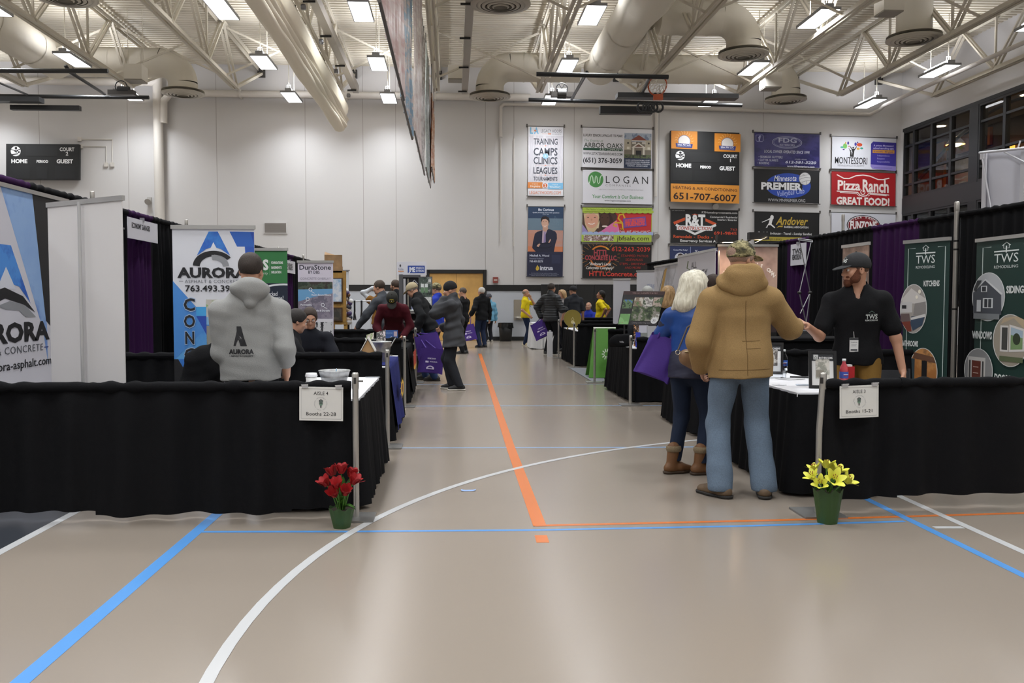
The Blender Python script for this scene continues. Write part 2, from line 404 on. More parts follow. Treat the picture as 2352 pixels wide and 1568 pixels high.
# side, front walls, ceiling deck
mb = MB(); mb.box((XL - 0.3, YF, 0), (XL, YB, ZD + 0.3), WALL); struct('wall_left', mb)
mb = MB(); mb.box((XL - 0.3, YF - 0.3, 0), (XR + 0.3, YF, ZD + 0.3), WALL); struct('wall_front', mb)
wz0, wz1 = 4.15, 7.25
mb = MB(); mb.box((XR, YF, 0), (XR + 0.3, YB, 1.2), WALL); mb.box((XR, YF, wz1), (XR + 0.3, YB, ZD + 0.3), WALL); mb.box((XR, YB - 0.25, 0), (XR + 0.3, YB, wz1), WALL); struct('wall_right', mb)
mb = MB(); n = int((YB - YF) / 0.1); prof = [0, 0, 0.055, 0.055]
for i in range(0, int((YB - YF) / 0.2)):
    y = YF + i * 0.2
    for (ya, za, yb, zb2) in ((0, 0, 0.09, 0), (0.09, 0, 0.105, 0.08), (0.105, 0.08, 0.185, 0.08), (0.185, 0.08, 0.2, 0)):
        mb.add([(XL, y + ya, ZD + za), (XL, y + yb, ZD + zb2), (XR, y + yb, ZD + zb2), (XR, y + ya, ZD + za)], [(0, 1, 2, 3)], CREAM)
mb.box((XL - 0.3, YF, ZD + 0.1), (XR + 0.3, YB + 0.3, ZD + 0.3), CREAM); struct('ceiling', mb)
# double door
OAK = M('#c79b58', 0.45, var=0.12, scale=3.0); BLK = M('#1b1a19', 0.5)
mb = MB(); fw = 0.1; mb.box((dx0 - 0.1, YB - 0.05, 0), (dx0 + 0.02, YB + 0.06, dzt + 0.1), BLK); mb.box((dx1 - 0.02, YB - 0.05, 0), (dx1 + 0.1, YB + 0.06, dzt + 0.1), BLK); mb.box((dx0, YB - 0.05, dzt - 0.02), (dx1, YB + 0.06, dzt + 0.1), BLK)
struct('trim_3', mb)
xm = (dx0 + dx1) / 2
for i, (a, b) in enumerate(((dx0 + 0.025, xm - 0.004), (xm + 0.004, dx1 - 0.025))):
    mb = MB(); mb.box((a, YB, 0.01), (b, YB + 0.05, dzt - 0.03), OAK); d = struct('door_%d' % (i + 1), mb)
    mb = MB(); hx = xm + (-0.1 if i == 0 else 0.1); mb.box((hx - 0.02, YB - 0.05, 1.0), (hx + 0.02, YB - 0.02, 1.25), M('#9a9a9a', 0.3, 1)); mb.box((hx - 0.015, YB - 0.03, 1.1), (hx + 0.015, YB, 1.15), M('#9a9a9a', 0.3, 1)); mb.build('door_pull', d)
# glazed wall to the lobby on the right
DK = M('#232426', 0.5)
def glass_mat():
    m = bpy.data.materials.new('glass'); m.use_nodes = True; nt = m.node_tree; b = nt.nodes['Principled BSDF']
    b.inputs['Base Color'].default_value = (0.75, 0.78, 0.8, 1); b.inputs['Roughness'].default_value = 0.01; b.inputs['Transmission Weight'].default_value = 1.0; b.inputs['IOR'].default_value = 1.25
    return m
GL = glass_mat()
ye = [YB - 0.25, 27.6, 25.2, 23.2, 21.5, 20.6, 19.0, 17.4, 15.8, 14.2, 12.6]
levels = [1.2, 2.35, 3.55, 4.15, 5.05, 5.62, 6.2, 6.9, 7.25]
ym = [29.9, 28.35, 26.75, 25.2, 23.65, 22.0]
def win(n, ya, yb, z0, z1, vs, hs):
    mb = MB(); f = 0.07
    mb.box((XR - 0.04, yb, z0), (XR + 0.14, yb + f, z1), DK); mb.box((XR - 0.04, ya - f, z0), (XR + 0.14, ya, z1), DK)
    mb.box((XR - 0.04, yb + f, z0), (XR + 0.14, ya - f, z0 + f), DK); mb.box((XR - 0.04, yb + f, z1 - f), (XR + 0.14, ya - f, z1), DK)
    for y in vs: mb.box((XR - 0.03, y - 0.06, z0 + f), (XR + 0.12, y + 0.06, z1 - f), DK)
    for z in hs: mb.box((XR - 0.02, yb + f, z - 0.035), (XR + 0.1, ya - f, z + 0.035), DK)
    w = struct('window_%d' % n, mb)
    mb = MB(); mb.box((XR + 0.04, yb + f, z0 + f), (XR + 0.05, ya - f, z1 - f), GL); mb.build('pane', w, kind='structure'); return w
win(1, YB - 0.25, 26.0, 4.95, 7.25, (29.3, 28.2, 27.1), (5.39, 5.81, 6.72))
win(2, 25.6, 14.4, 4.95, 7.25, (24.4, 23.2, 22.0, 20.8, 19.6, 18.4, 17.2, 16.0), (5.39, 5.81, 6.72))
win(3, YB - 0.25, 26.0, 1.3, 4.4, (29.3, 28.2, 27.1), (2.7,))
win(4, 25.6, 14.4, 1.3, 4.4, (24.4, 23.2, 22.0, 20.8, 19.6, 18.4, 17.2, 16.0), (2.7,))
mb = MB(); mb.box((XR - 0.05, 14.0, 4.4), (XR + 0.25, YB - 0.25, 4.95), M('#2b2b2d', 0.5)); mb.box((XR - 0.05, 25.6, 1.2), (XR + 0.25, 26.0, 4.4), DK); mb.box((XR - 0.05, 25.6, 4.95), (XR + 0.25, 26.0, 7.25), DK); mb.box((XR - 0.05, 13.9, 1.2), (XR + 0.25, 14.4, 7.25), DK); mb.box((XR - 0.05, 14.4, 7.25), (XR, YB - 0.2, 7.36), DK); struct('trim_4', mb)
mb = MB(); mb.box((XR, YF, 1.2), (XR + 0.3, 13.9, 7.25), WALL); mb.build('wall_right_near', kind='structure')
# the lobby behind the glass: wood panels, a white board, hanging lamps
LX = XR + 4.2
mb = MB(); mb.box((LX, 8, 0), (LX + 0.2, 40, ZD), M('#4a3d33', 0.7)); mb.build('wall_lobby', kind='structure')
mb = MB(); mb.box((XR + 0.3, 38.0, 0), (LX, 38.2, ZD), M('#50483f', 0.7)); mb.build('wall_lobby_end', kind='structure')
mb = MB(); mb.box((XR + 0.3, 8, 7.9), (LX, 38, 8.0), M('#5a544d', 0.7)); mb.build('ceiling_lobby', kind='structure')
mb = MB(); mb.box((XR + 0.3, 8, 4.3), (LX, 38, 4.6), M('#3c3936', 0.5)); mb.build('floor_lobby', kind='structure')
for k, (ya, yb, za, zb, c, nm, lb, ct) in enumerate((
        (37.0, 34.6, 4.7, 7.8, '#b06a2c', 'wood_panel', 'orange wood panel behind the first window bay, nearest the corner', 'wall panel'),
        (33.8, 31.0, 5.6, 7.0, '#c5c9d6', 'projection_board', 'pale board on the lobby wall behind the second window bay', 'board'),
        (33.9, 31.6, 7.15, 7.8, '#a8652e', 'wood_panel', 'orange wood fascia above the pale board behind the glass', 'wall panel'),
        (30.2, 29.5, 4.7, 6.0, '#b5602a', 'wood_column', 'orange wood column low behind the middle window bays', 'column'),
        (27.9, 27.1, 4.7, 5.7, '#c9883c', 'wood_column', 'amber wood column low behind the third window bay', 'column'),
        (24.5, 21.5, 6.3, 7.8, '#7a4a2c', 'wood_panel', 'brown wood panel behind the nearer window bays', 'wall panel'))):
    mb = MB(); mb.box((LX - 0.12, yb, za), (LX - 0.005, ya, zb), c); tag(mb.build(nm), lb, ct)
mb = MB(); mb.tube([(XR + 2.0, 34 - 14 * t, 5.2 + 2.5 * math.sin(math.pi * t)) for t in [i / 20 for i in range(21)]], 0.06, DK, 8); tag(mb.build('ceiling_arch'), 'dark curved steel arch in the lobby behind the windows', 'arch')
for y in (32, 27, 22, 17, 12):  # ceiling lights added only to brighten the lobby interior
    t = thing('lobby_fill_light', 'recessed lobby ceiling light behind the glazed wall', 'lamp', (XR + 2.4, y, 7.88), 'lobby downlights')
    mb = MB(); mb.lathe([(0.0, 0), (0.22, 0)], M('#ffdcb0', emit=45), (XR + 2.4, y, 7.88), 20); mb.build('lens', t)
    mb = MB(); mb.lathe([(0.22, -0.01), (0.27, -0.01), (0.27, 0.02)], '#d0d0d0', (XR + 2.4, y, 7.88), 20); mb.build('trim_ring', t)
for k, (y, z, lb) in enumerate(((30.6, 6.95, 'bright lobby pendant lamp seen through the second window bay'), (21.0, 7.0, 'amber lobby pendant lamp seen through the nearer windows'))):
    t = thing('pendant_lamp', lb, 'lamp', (XR + 2.2, y, z), 'lobby pendant lamps')
    mb = MB(); mb.lathe([(0.02, 0.3), (0.12, 0.28), (0.3, 0.06), (0.32, 0.0)], '#d8c9a8', (XR + 2.2, y, z)); mb.build('lamp_shade', t)
    mb = MB(); mb.ell((XR + 2.2, y, z + 0.02), (0.2, 0.2, 0.1), M('#ffdca0', emit=22)); mb.build('bulb', t)
    mb = MB(); mb.tube([(XR + 2.2, y, z + 0.3), (XR + 2.2, y, 7.9)], 0.012, BLK, 6); mb.build('cord', t)
t = thing('wall_sconce', 'tall amber wall light glowing behind the second window bay', 'lamp', (LX - 0.14, 30.3, 5.9))
mb = MB(); mb.box((LX - 0.26, 30.1, 6.0), (LX - 0.13, 30.5, 6.9), M('#ffb347', emit=2.2)); mb.build('shade', t)
mb = MB(); mb.box((LX - 0.27, 30.08, 5.95), (LX - 0.125, 30.52, 6.0), BLK); mb.build('bracket', t)
# ================= overhead: lamps, joists, ducts
LZ = 7.87
HB = 6.25; ZB = EYE + HB; ZT = 9.2
lamp_t = None
STEEL = M('#8f9093', 0.45, 0.6)
cols = [-2.35, -1.59, -0.797, -0.317, 0.493, 1.307, 2.137]
rows = [28.5, 24.4, 20.05, 15.6, 11.2, 6.8, 2.4, -1.6]
HUE = ['far left column', 'column second from left', 'column left of the rolled curtain', 'column left of the hanging banners', 'column right of the hanging banners', 'column right of the big duct', 'far right column by the windows']
DEP = ['nearest back wall', 'second from back', 'third from back', 'fourth from back', 'fifth from back', 'sixth from back', 'seventh from back', 'eighth from back']
for j, y in enumerate(rows):
    for i, r in enumerate(cols):
        x = r * 6.45; lb = 'lit high bay lamp, %s, %s' % (HUE[i], DEP[j])
        if lamp_t is None:
            t = thing('high_bay_lamp', lb, 'lamp', (x, y, LZ), 'high bay lamps'); lamp_t = t
            Wd, Ln = 0.235, 0.69
            mb = MB(); mb.box((-Wd, -Ln, 0.015), (Wd, Ln, 0.07), STEEL); mb.box((-Wd, -Ln, 0.0), (-Wd + 0.015, Ln, 0.015), STEEL); mb.box((Wd - 0.015, -Ln, 0), (Wd, Ln, 0.015), STEEL)
            for e in (-1, 1): mb.bar((-Wd, e * Ln, 0.04), (Wd, e * Ln, 0.04), 0.02, 0.06, STEEL)
            for k in range(18): yy = -0.62 + k * 0.073; mb.box((-0.1, yy, 0.07), (0.1, yy + 0.012, 0.17), STEEL)
            mb.build('housing', t, local=True)
            mb = MB(); q = 0.008; mb.add([(-Wd + 0.02, -Ln + 0.02, q), (-Wd + 0.02, Ln - 0.02, q), (Wd - 0.02, Ln - 0.02, q), (Wd - 0.02, -Ln + 0.02, q)], [(0, 1, 2, 3)], M('#fdfcff', emit=9.0)); mb.build('diffuser', t, local=True)
            ld = bpy.data.lights.new('lamp_light', 'AREA'); ld.shape = 'RECTANGLE'; ld.size = 2 * Wd - 0.04; ld.size_y = 2 * Ln - 0.04; ld.energy = LAMP; ld.spread = math.radians(134); ld.color = (0.95, 0.99, 1.03)
            lo = bpy.data.objects.new('lamp_light', ld); C.objects.link(lo); lo.parent = t; lo.location = (0, 0, 0.004)
            mb = MB(); mb.add([(-0.09, -0.6, 0.172), (0.09, -0.6, 0.172), (0.09, 0.6, 0.172), (-0.09, 0.6, 0.172)], [(0, 1, 2, 3)], M('#f6f8ff', emit=UPLIGHT)); mb.build('uplight_slot', t, local=True)
            mb = MB(); mb.tube([(-0.06, -0.45, 0.17), (-0.06, -0.45, 0.3), (0.06, -0.45, 0.3), (0.06, -0.45, 0.17)], 0.012, WALL, 6); mb.build('hook', t, local=True)
            for e in (-0.45, 0.45):
                mb = MB(); mb.tube([(0, e, 0.15), (0, e, ZD - LZ)], 0.012, CREAM, 6); mb.build('hanger_rod', t, local=True)
        else: dup(lamp_t, (x, y, LZ), lb)
# open-web steel joists running towards the back wall
STL = M('#c6bfb0', 0.5)
jr = [-2.5, -2.01, -1.52, -1.03, -0.535, -0.075, 0.42, 0.905, 1.4, 1.905, 2.38]
jn = ['seventh joist left of the hanging banners', 'fifth joist left of the hanging banners', 'third joist left of the rolled curtain', 'joist next left of the rolled curtain', 'joist carrying the rolled curtain', 'joist from which the advertising banners hang', 'joist crossing the left end of the right hoop frame', 'joist right of the big round duct', 'joist crossing the right end of the hoop frame', 'joist second from the window wall', 'joist nearest the window wall']
JY0 = 2.0
def joist(name, label, x):
    t = thing('steel_joist', label, 'joist', (x, YB, ZB), 'ceiling joists'); t['kind'] = 'structure'
    ye = 26.6
    mb = MB()
    for e in (-0.06, 0.06):
        mb.box((x + e - 0.035, JY0, ZT), (x + e + 0.035, YB, ZT + 0.014), STL); mb.box((x + e - 0.007 - 0.03 * (e < 0) + 0.0, JY0, ZT - 0.08), (x + e + 0.007 - 0.03 * (e < 0), YB, ZT), STL)
    mb.build('top_chord', t)
    mb = MB()
    for e in (-0.065, 0.065):
        mb.box((x + e - 0.04, JY0, ZB), (x + e + 0.04, ye, ZB + 0.02), STL); mb.box((x + e - 0.01, JY0, ZB), (x + e + 0.01, ye, ZB + 0.12), STL)
    mb.build('bottom_chord', t)
    mb = MB(); mb.bar((x, ye - 0.05, ZB + 0.05), (x, YB - 0.05, ZT - 0.15), 0.12, 0.08, STL); mb.build('end_web', t)
    mb = MB(); mb.box((x - 0.12, YB - 0.12, ZT - 0.28), (x + 0.12, YB, ZT), M('#3a3835')); mb.build('bearing_plate', t)
    y = ye - 0.05; P = 3.0
    while y > 8.0:
        for (a, b) in (((y, ZB + 0.06), (y - P / 2, ZT - 0.04)), ((y - P, ZB + 0.06), (y - P / 2, ZT - 0.04))):
            mb = MB()
            for e in (-0.055, 0.055): mb.bar((x + e, a[0], a[1]), (x + e, b[0], b[1]), 0.045, 0.06, STL, up=(1, 0, 0))
            mb.build('web', t)
        mb = MB(); mb.bar((x, y - P, ZB + 0.1), (x, y - P, ZT - 0.04), 0.05, 0.05, STL, up=(1, 0, 0)); mb.build('web_post', t)
        y -= P
    return t
jt = None
for r, lb in zip(jr, jn):
    x = r * HB
    if jt is None: jt = joist('steel_joist', lb, x)
    else: dup(jt, (x, YB, ZB), lb)
# cross bridging between joists
for k in range(len(jr) - 1):
    xa, xb = jr[k] * HB + 0.05, jr[k + 1] * HB - 0.05
    for y in (25.3, 19.3):
        t = thing('cross_brace', 'crossed angle bars bridging two neighbouring ceiling joists', 'brace', (xa, y, ZB), 'joist bridging'); t['kind'] = 'structure'
        mb = MB(); mb.bar((xa, y, ZB + 0.1), (xb, y, ZT - 0.1), 0.05, 0.05, STL); mb.build('brace_bar', t)
        mb = MB(); mb.bar((xa, y + 0.06, ZT - 0.1), (xb, y + 0.06, ZB + 0.1), 0.05, 0.05, STL); mb.build('brace_bar', t)
# tracks hung under some joists (wall-curtain rails)
for r, lb in ((-0.465, 'grey steel track with black clamps right of the rolled curtain'), (0.06, 'grey steel track with black clamps right of the hanging banners'),):
    x = r * HB; t = thing('steel_track', lb, 'track', (x, 26, ZB - 0.1))
    mb = MB(); mb.box((x - 0.09, 8, ZB - 0.02), (x + 0.09, 26.8, ZB + 0.2), M('#a7a198', 0.5)); mb.build('rail', t)
    for y in (26.3, 23.6, 21, 18.6):
        mb = MB(); mb.box((x - 0.2, y, ZB - 0.07), (x + 0.06, y + 0.04, ZB - 0.03), BLK); mb.build('clamp', t)
        if r < 0: mb = MB(); mb.lathe([(0.0, -0.05), (0.05, -0.05), (0.06, 0), (0.05, 0.05), (0, 0.05)], M('#77777a', 0.4, 0.7), (x - 0.12, y - 0.4, ZB - 0.3), 12); mb.build('pulley', t)
# round fabric ducts
DUCT = M('#d3cdbf', 0.7, bump=0.1, scale=3)
def ring_tube(mb, p, q, r, m, n=28, seams=0):
    mb.tube([p, q], r, m, n, cap=True)
def elbow(mb, c, axis_sign, r, R_, m):
    """quarter bend from running along x (at c) to pointing down"""
    pts = [(c[0] + axis_sign * R_ * math.sin(a), c[1], c[2] - R_ * (1 - math.cos(a))) for a in [math.pi / 2 * i / 8 for i in range(9)]]
    mb.tube(pts, r, m, 28, cap=False); return pts[-1]
def diffuser(mb, c, r, m):
    for i in range(5):
        a = r * (1 - 0.18 * i); mb.lathe([(a * 0.86, 0.02 + 0.012 * i), (a, -0.012 * i + 0.03), (a, -0.012 * i + 0.015), (a * 0.82, -0.012 * i)], m, c, 32)
    mb.lathe([(0.0, 0.1), (r * 0.98, 0.1)], m, c, 32); mb.lathe([(r * 0.55, 0.28), (r * 0.62, 0.1), (r, 0.04)], m, c, 32)
    mb.lathe([(0, 0.05), (r * 0.9, 0.045)], M('#3f3c38'), c, 32)
HD = 6.95; ZDU = EYE + HD
def duct_branch(label, xs, xe, y, r=0.42, z=ZDU, drop=0.25, dr=0.62):
    sg = 1 if xe > xs else -1; t = thing('air_duct', label, 'duct', (xs, y, z))
    xs = xs + sg * 0.63; mb = MB(); mb.tube([(xs, y, z), (xe - sg * 0.6, y, z)], r, DUCT, 28); 
    for k in range(1, 5):
        xk = xs + (xe - sg * 0.6 - xs) * k / 5; mb.tube([(xk - 0.02, y, z), (xk + 0.02, y, z)], r + 0.012, DUCT, 28, cap=False)
    mb.build('pipe', t)
    mb = MB(); e = elbow(mb, (xe - sg * 0.6, y, z), sg, r, 0.6, DUCT); mb.tube([e, (e[0], y, e[2] - drop)], r, DUCT, 28, cap=False); mb.build('elbow', t)
    mb = MB(); diffuser(mb, (e[0], y, e[2] - drop - 0.06), dr, M('#b5afa2', 0.5)); mb.build('ceiling_diffuser', t)
    return t
for x, lb, y1 in ((0.64 * HD, 'big round white duct running down the hall, right of the hanging banners', 27.2), (-1.665 * HD, 'big round white duct running down the hall at the far left', 27.2)):
    t = thing('main_duct', lb, 'duct', (x, y1, ZDU)); mb = MB(); mb.tube([(x, 6, ZDU), (x, 13, ZDU), (x, 20.0, ZDU)], 0.6, DUCT, 32); mb.tube([(x, 20.0, ZDU), (x, 21.2, ZDU), (x, 26.4, ZDU)], [0.6, 0.5, 0.5], DUCT, 32)
    mb.build('pipe', t)
    mb = MB()
    for k in range(8): mb.tube([(x, 8.6 + k * 2.3, ZDU), (x, 8.65 + k * 2.3, ZDU)], 0.61 if k < 5 else 0.515, DUCT, 32, cap=False)
    mb.build('seam_bands', t)
dxs = 0.64 * HD
duct_branch('bent round duct with ceiling outlet, left of the right hoop frame', dxs, at(1125, 180, 26.4).x, 26.4)
duct_branch('bent round duct with ceiling outlet above the indigo gutter banner', dxs + 0.0, at(1805, 200, 26.4).x, 26.4)
duct_branch('bent round duct with large outlet, up and right of the hoop frame', dxs, at(1708, 95, 21.6).x, 21.6)
duct_branch('round duct branch ending in an outlet above and right of the hanging banners', dxs, at(1150, 0, 18.2).x, 18.2)
duct_branch('bent round duct with ceiling outlet above the left hoop frame', -1.665 * HD, at(420, 185, 26.4).x, 26.4)
duct_branch('round duct branch ending in an outlet at the top left corner', -1.665 * HD, at(150, -8, 18.2).x, 18.2)
t = thing('duct_outlet', 'vertical round duct stub with a wide outlet at the top right', 'duct', (at(2100, 45, 21.6).x, 21.6, 7.9)); x = t.location.x
mb = MB(); mb.tube([(x, 21.6, 8.0), (x, 21.6, ZD)], 0.42, DUCT, 28); mb.build('pipe', t)
mb = MB(); diffuser(mb, (x, 21.6, 7.9), 0.66, M('#b5afa2', 0.5)); mb.build('ceiling_diffuser', t)
# hanging loudspeaker boxes
for u, v, Y, lb in ((312, 172, 24.5, 'pale box speaker hung beside the duct at the left'), (1047, 172, 27, 'pale box speaker hung right of the advertising banners'), (1770, 190, 24.5, 'pale box speaker hung above the indigo gutter banner'), (2042, 14, 20, 'pale box speaker hung beside the outlet at the top right')):
    p = at(u, v, Y); t = thing('box_speaker', lb, 'speaker', p, 'hanging box speakers'); W = M('#d8d3c8', 0.6)
    mb = MB(); mb.box((p.x - 0.24, p.y - 0.24, p.z - 0.16), (p.x + 0.24, p.y + 0.24, p.z + 0.24), W); mb.build('cabinet', t)
    mb = MB(); mb.box((p.x - 0.23, p.y - 0.23, p.z - 0.19), (p.x + 0.23, p.y + 0.23, p.z - 0.16), M('#8a857c')); mb.build('grille', t)
    for e in (-0.2, 0.2):
        mb = MB(); mb.tube([(p.x + e, p.y, p.z + 0.24), (p.x + e, p.y, ZD)], 0.008, CREAM, 5); mb.build('hanger_wire', t)
# wall pipes
PIPE = M('#cbc6bf', 0.6)
t = thing('rain_pipe', 'fat white drain pipe along the top of the back wall', 'pipe', (wx(368, 300), YB, 0))
zp = wz(225); xa = wx(368, 300)
mb = MB(); mb.tube([(xa, YB - 0.2, 0.2), (xa, YB - 0.2, wz(190))], 0.16, PIPE, 18); mb.build('down_pipe', t)
mb = MB(); mb.tube([(xa + 0.2, YB - 0.24, zp - 1.0), (xa + 0.22, YB - 0.24, zp - 0.25), (xa + 0.45, YB - 0.24, zp), (wx(1215), YB - 0.24, zp - 0.02)], 0.12, PIPE, 16); mb.tube([(xa - 7, YB - 0.24, zp + 0.35), (xa, YB - 0.24, zp + 0.33)], 0.12, PIPE, 16); mb.build('long_pipe', t)
for xx in (wx(560), wx(800), wx(1000)):
    mb = MB(); mb.box((xx - 0.03, YB - 0.37, zp - 0.13), (xx + 0.03, YB - 0.006, zp + 0.13), PIPE); mb.build('pipe_clip', t)
t = thing('sprinkler_pipe', 'thin white pipe on the back wall above the banner rows', 'pipe', (wx(1150), YB, 4))
z2 = wz(240); mb = MB(); xb = wx(1150)
mb.tube([(xb, YB - 0.1, wz(315)), (xb, YB - 0.1, z2 - 0.1), (xb + 0.1, YB - 0.1, z2), (wx(1500), YB - 0.1, z2 - 0.05), (wx(1990), YB - 0.1, wz(255)), (wx(1990) + 0.2, YB - 0.4, wz(248)), (14.32, 28.6, 7.86), (14.32, 10, 7.86)], 0.06, PIPE, 12); mb.build('run', t)
mb = MB(); mb.tube([(wx(1504), YB - 0.1, z2 - 0.06), (wx(1504), YB - 0.1, wz(450))], 0.055, PIPE, 12); mb.build('drop', t)
mb = MB(); mb.tube([(xb, YB - 0.05, wz(318)), (xb, YB - 0.05, wz(555))], 0.02, PIPE, 8); mb.tube([(wx(1180), YB - 0.05, wz(318)), (wx(1180), YB - 0.05, wz(565))], 0.015, PIPE, 8); mb.build('conduit', t)
# raised basketball hoop frames
HK = M('#17181a', 0.4)
def hoop(label, u0, u1, Yf, xo):
    """folded-up hoop frame hung under the joists"""
    Yn, Yr = Yf - 4.2, Yf
    zf = at(1250, 228, Yf).z; 
    xl, xr = at(u0, 228, Yf).x, at(u1, 240, Yf).x
    t = thing('basketball_frame', label, 'hoop frame', ((xl + xr) / 2, Yf, zf))
    return t, xl, xr, zf
t = thing('basketball_hoop', 'folded-up black basketball hoop frame with orange rim, hanging right of centre', 'basketball hoop', at(1460, 230, 25.5))
a, b = at(1214, 229, 25.0), at(1704, 242, 25.0); c, d = at(1232, 170, 19.3), at(1535, 177, 19.3)
mb = MB(); mb.tube([a, b], 0.055, HK, 10); mb.build('rear_bar', t)
mb = MB(); mb.tube([c, d], 0.05, HK, 10); mb.build('front_bar', t)
mb = MB(); mb.tube([at(1313, 228, 24.9), at(1348, 166, 19.4)], 0.04, HK, 8); mb.build('side_bar', t)
mb = MB(); mb.tube([at(1470, 225, 24.9), at(1492, 178, 19.4)], 0.04, HK, 8); mb.build('side_bar', t)
p = at(1290, 215, 24.6); mb = MB(); mb.tube([p + Vector((-0.12, 0, 0)), p + Vector((0.12, 0, 0))], 0.14, M('#2d2b28', 0.4), 12); mb.box(p + Vector((-0.3, -0.1, -0.1)), p + Vector((0.35, 0.1, 0.03)), M('#36322e', 0.4)); mb.build('winch', t)
mb = MB()
for i in range(16):
    pass
mb.tube([p + Vector((0.16 * math.cos(i * math.pi / 8), -0.05, 0.12 + 0.16 * math.sin(i * math.pi / 8))) for i in range(17)], 0.014, HK, 6)
for i in range(3):
    e = Vector((0.16 * math.cos(i * math.pi / 3), 0, 0.16 * math.sin(i * math.pi / 3))); q = p + Vector((0, -0.05, 0.12)); mb.tube([q - e, q + e], 0.01, HK, 5)
mb.build('hand_wheel', t)
# the board lies flat, seen edge-on; the rim faces the viewer side
p0, p1 = at(1415, 222, 23.2), at(1690, 238, 23.2)
mb = MB(); mb.box((p0.x, 22.95, p0.z - 0.06), (p1.x, 23.3, p0.z + 0.06), M('#3d4044', 0.4)); mb.build('backboard', t)
mb = MB(); mb.box((p0.x - 0.4, 23.3, p0.z - 0.42), (p0.x + 1.0, 23.5, p0.z - 0.22), HK); mb.build('counterweight', t)
mb = MB(); q = at(1497, 246, 22.4)
for k in range(4): mb.tube([(q.x - 0.25 + 0.14 * k + 0.12 * math.cos(i * math.pi / 6), 22.4, q.z + 0.12 * math.sin(i * math.pi / 6)) for i in range(13)], 0.03, HK, 6)
mb.build('spring', t)
rc = at(1510, 196, 22.6); Rr = 0.235
mb = MB(); mb.tube([(rc.x + Rr * math.cos(2 * math.pi * i / 24), 22.6 - 0.1 * math.sin(2 * math.pi * i / 24), rc.z + Rr * math.sin(2 * math.pi * i / 24)) for i in range(25)], 0.02, M('#b5532b', 0.5), 8); mb.box((rc.x - 0.1, 22.55, rc.z - Rr - 0.14), (rc.x + 0.14, 22.65, rc.z - Rr), M('#b5532b', 0.5)); mb.build('rim', t)
mb = MB()
for k in range(12):
    for s in (1, -1):
        mb.tube([(rc.x + (Rr - 0.05 * j) * math.cos(2 * math.pi * (k + s * j * 0.5) / 12), 22.6 - 0.12 * j, rc.z + (Rr - 0.05 * j) * math.sin(2 * math.pi * (k + s * j * 0.5) / 12)) for j in range(4)], 0.009, M('#d8d2c6'), 5, cap=False)
mb.build('net', t)
t = thing('basketball_hoop', 'folded-up black basketball hoop frame at the far left under the ceiling', 'basketball hoop', at(200, 225, 25.0))
mb = MB(); mb.tube([at(-260, 218, 25.0), at(342, 224, 25.0)], 0.055, HK, 10); mb.build('rear_bar', t)
mb = MB(); mb.tube([at(-260, 162, 19.3), at(248, 163, 19.3)], 0.05, HK, 10); mb.build('front_bar', t)
mb = MB(); mb.tube([at(150, 150, 19.5), at(160, 165, 19.6), at(240, 216, 24.9)], 0.04, HK, 8); mb.build('side_bar', t)
mb = MB(); mb.tube([at(-60, 165, 19.5), at(62, 217, 24.9)], 0.03, HK, 8); mb.build('side_bar', t)
p = at(280, 212, 24.6); mb = MB(); mb.box(p + Vector((-0.35, -0.1, -0.08)), p + Vector((0.35, 0.1, 0.05)), M('#36322e', 0.4)); mb.tube([p + Vector((-0.1, 0, 0.05)), p + Vector((0.2, 0, 0.05))], 0.11, HK, 12); mb.build('winch', t)
mb = MB(); mb.tube([p + Vector((0.16 * math.cos(i * math.pi / 8), -0.05, 0.14 + 0.16 * math.sin(i * math.pi / 8))) for i in range(17)], 0.014, HK, 6); mb.build('hand_wheel', t)
p0 = at(-250, 232, 23.2); p1 = at(100, 232, 23.2)
mb = MB(); mb.box((p0.x, 22.95, p1.z - 0.06), (p1.x, 23.25, p1.z + 0.06), M('#3d4044', 0.4)); mb.build('backboard', t)
mb = MB(); mb.box((p1.x - 0.9, 23.3, p1.z - 0.2), (p1.x + 0.85, 23.45, p1.z - 0.08), HK); mb.build('counterweight', t)
# rolled-up dividing curtain
CUR = M('#d9d2bf', 0.75, bump=0.3, scale=5)
t = thing('divider_curtain', 'cream gym divider curtain rolled up in folds along a ceiling joist', 'curtain', at(790, 305, 26.0))
pa, pb = at(792, 297, 26.3), at(560, 0, 15.2); pb = Vector((pa.x, 12.0, pa.z)); 
xc = -3.33; zc = ZB - 0.98
def fold(i, dz, wx_, ph):
    mb = MB()
    def fn(a, b):
        y = 12 + (26.2 - 12) * b; ang = 2 * math.pi * a; q = 0.012 * math.sin(y * 1.1 + ph) + 0.006 * math.sin(y * 2.7 + 2 * ph)
        return (xc + (wx_ + q) * math.cos(ang) + 0.012 * math.sin(y * 0.9 + ph), y, zc + dz + (0.1 + q * 0.6) * math.sin(ang))
    mb.grid(fn, 14, 70, CUR); mb.build('fold', t)
mb = MB(); mb.grid(lambda a, b: (xc + (0.27 + 0.012 * math.sin(b * 17)) * math.cos(2 * math.pi * a), 12 + 14.2 * b, zc + 0.36 + (0.3 + 0.012 * math.sin(b * 14)) * math.sin(2 * math.pi * a)), 16, 60, CUR); mb.build('roll', t)
for i in range(4): fold(i, 0.04 - 0.085 * i, 0.29 - 0.045 * i, i * 1.7)
for y in (25.9, 22.5, 19, 15.6):
    mb = MB(); mb.tube([(xc, y, zc + 0.6), (xc, y, ZB)], 0.012, HK, 5); mb.build('hanger_strap', t)
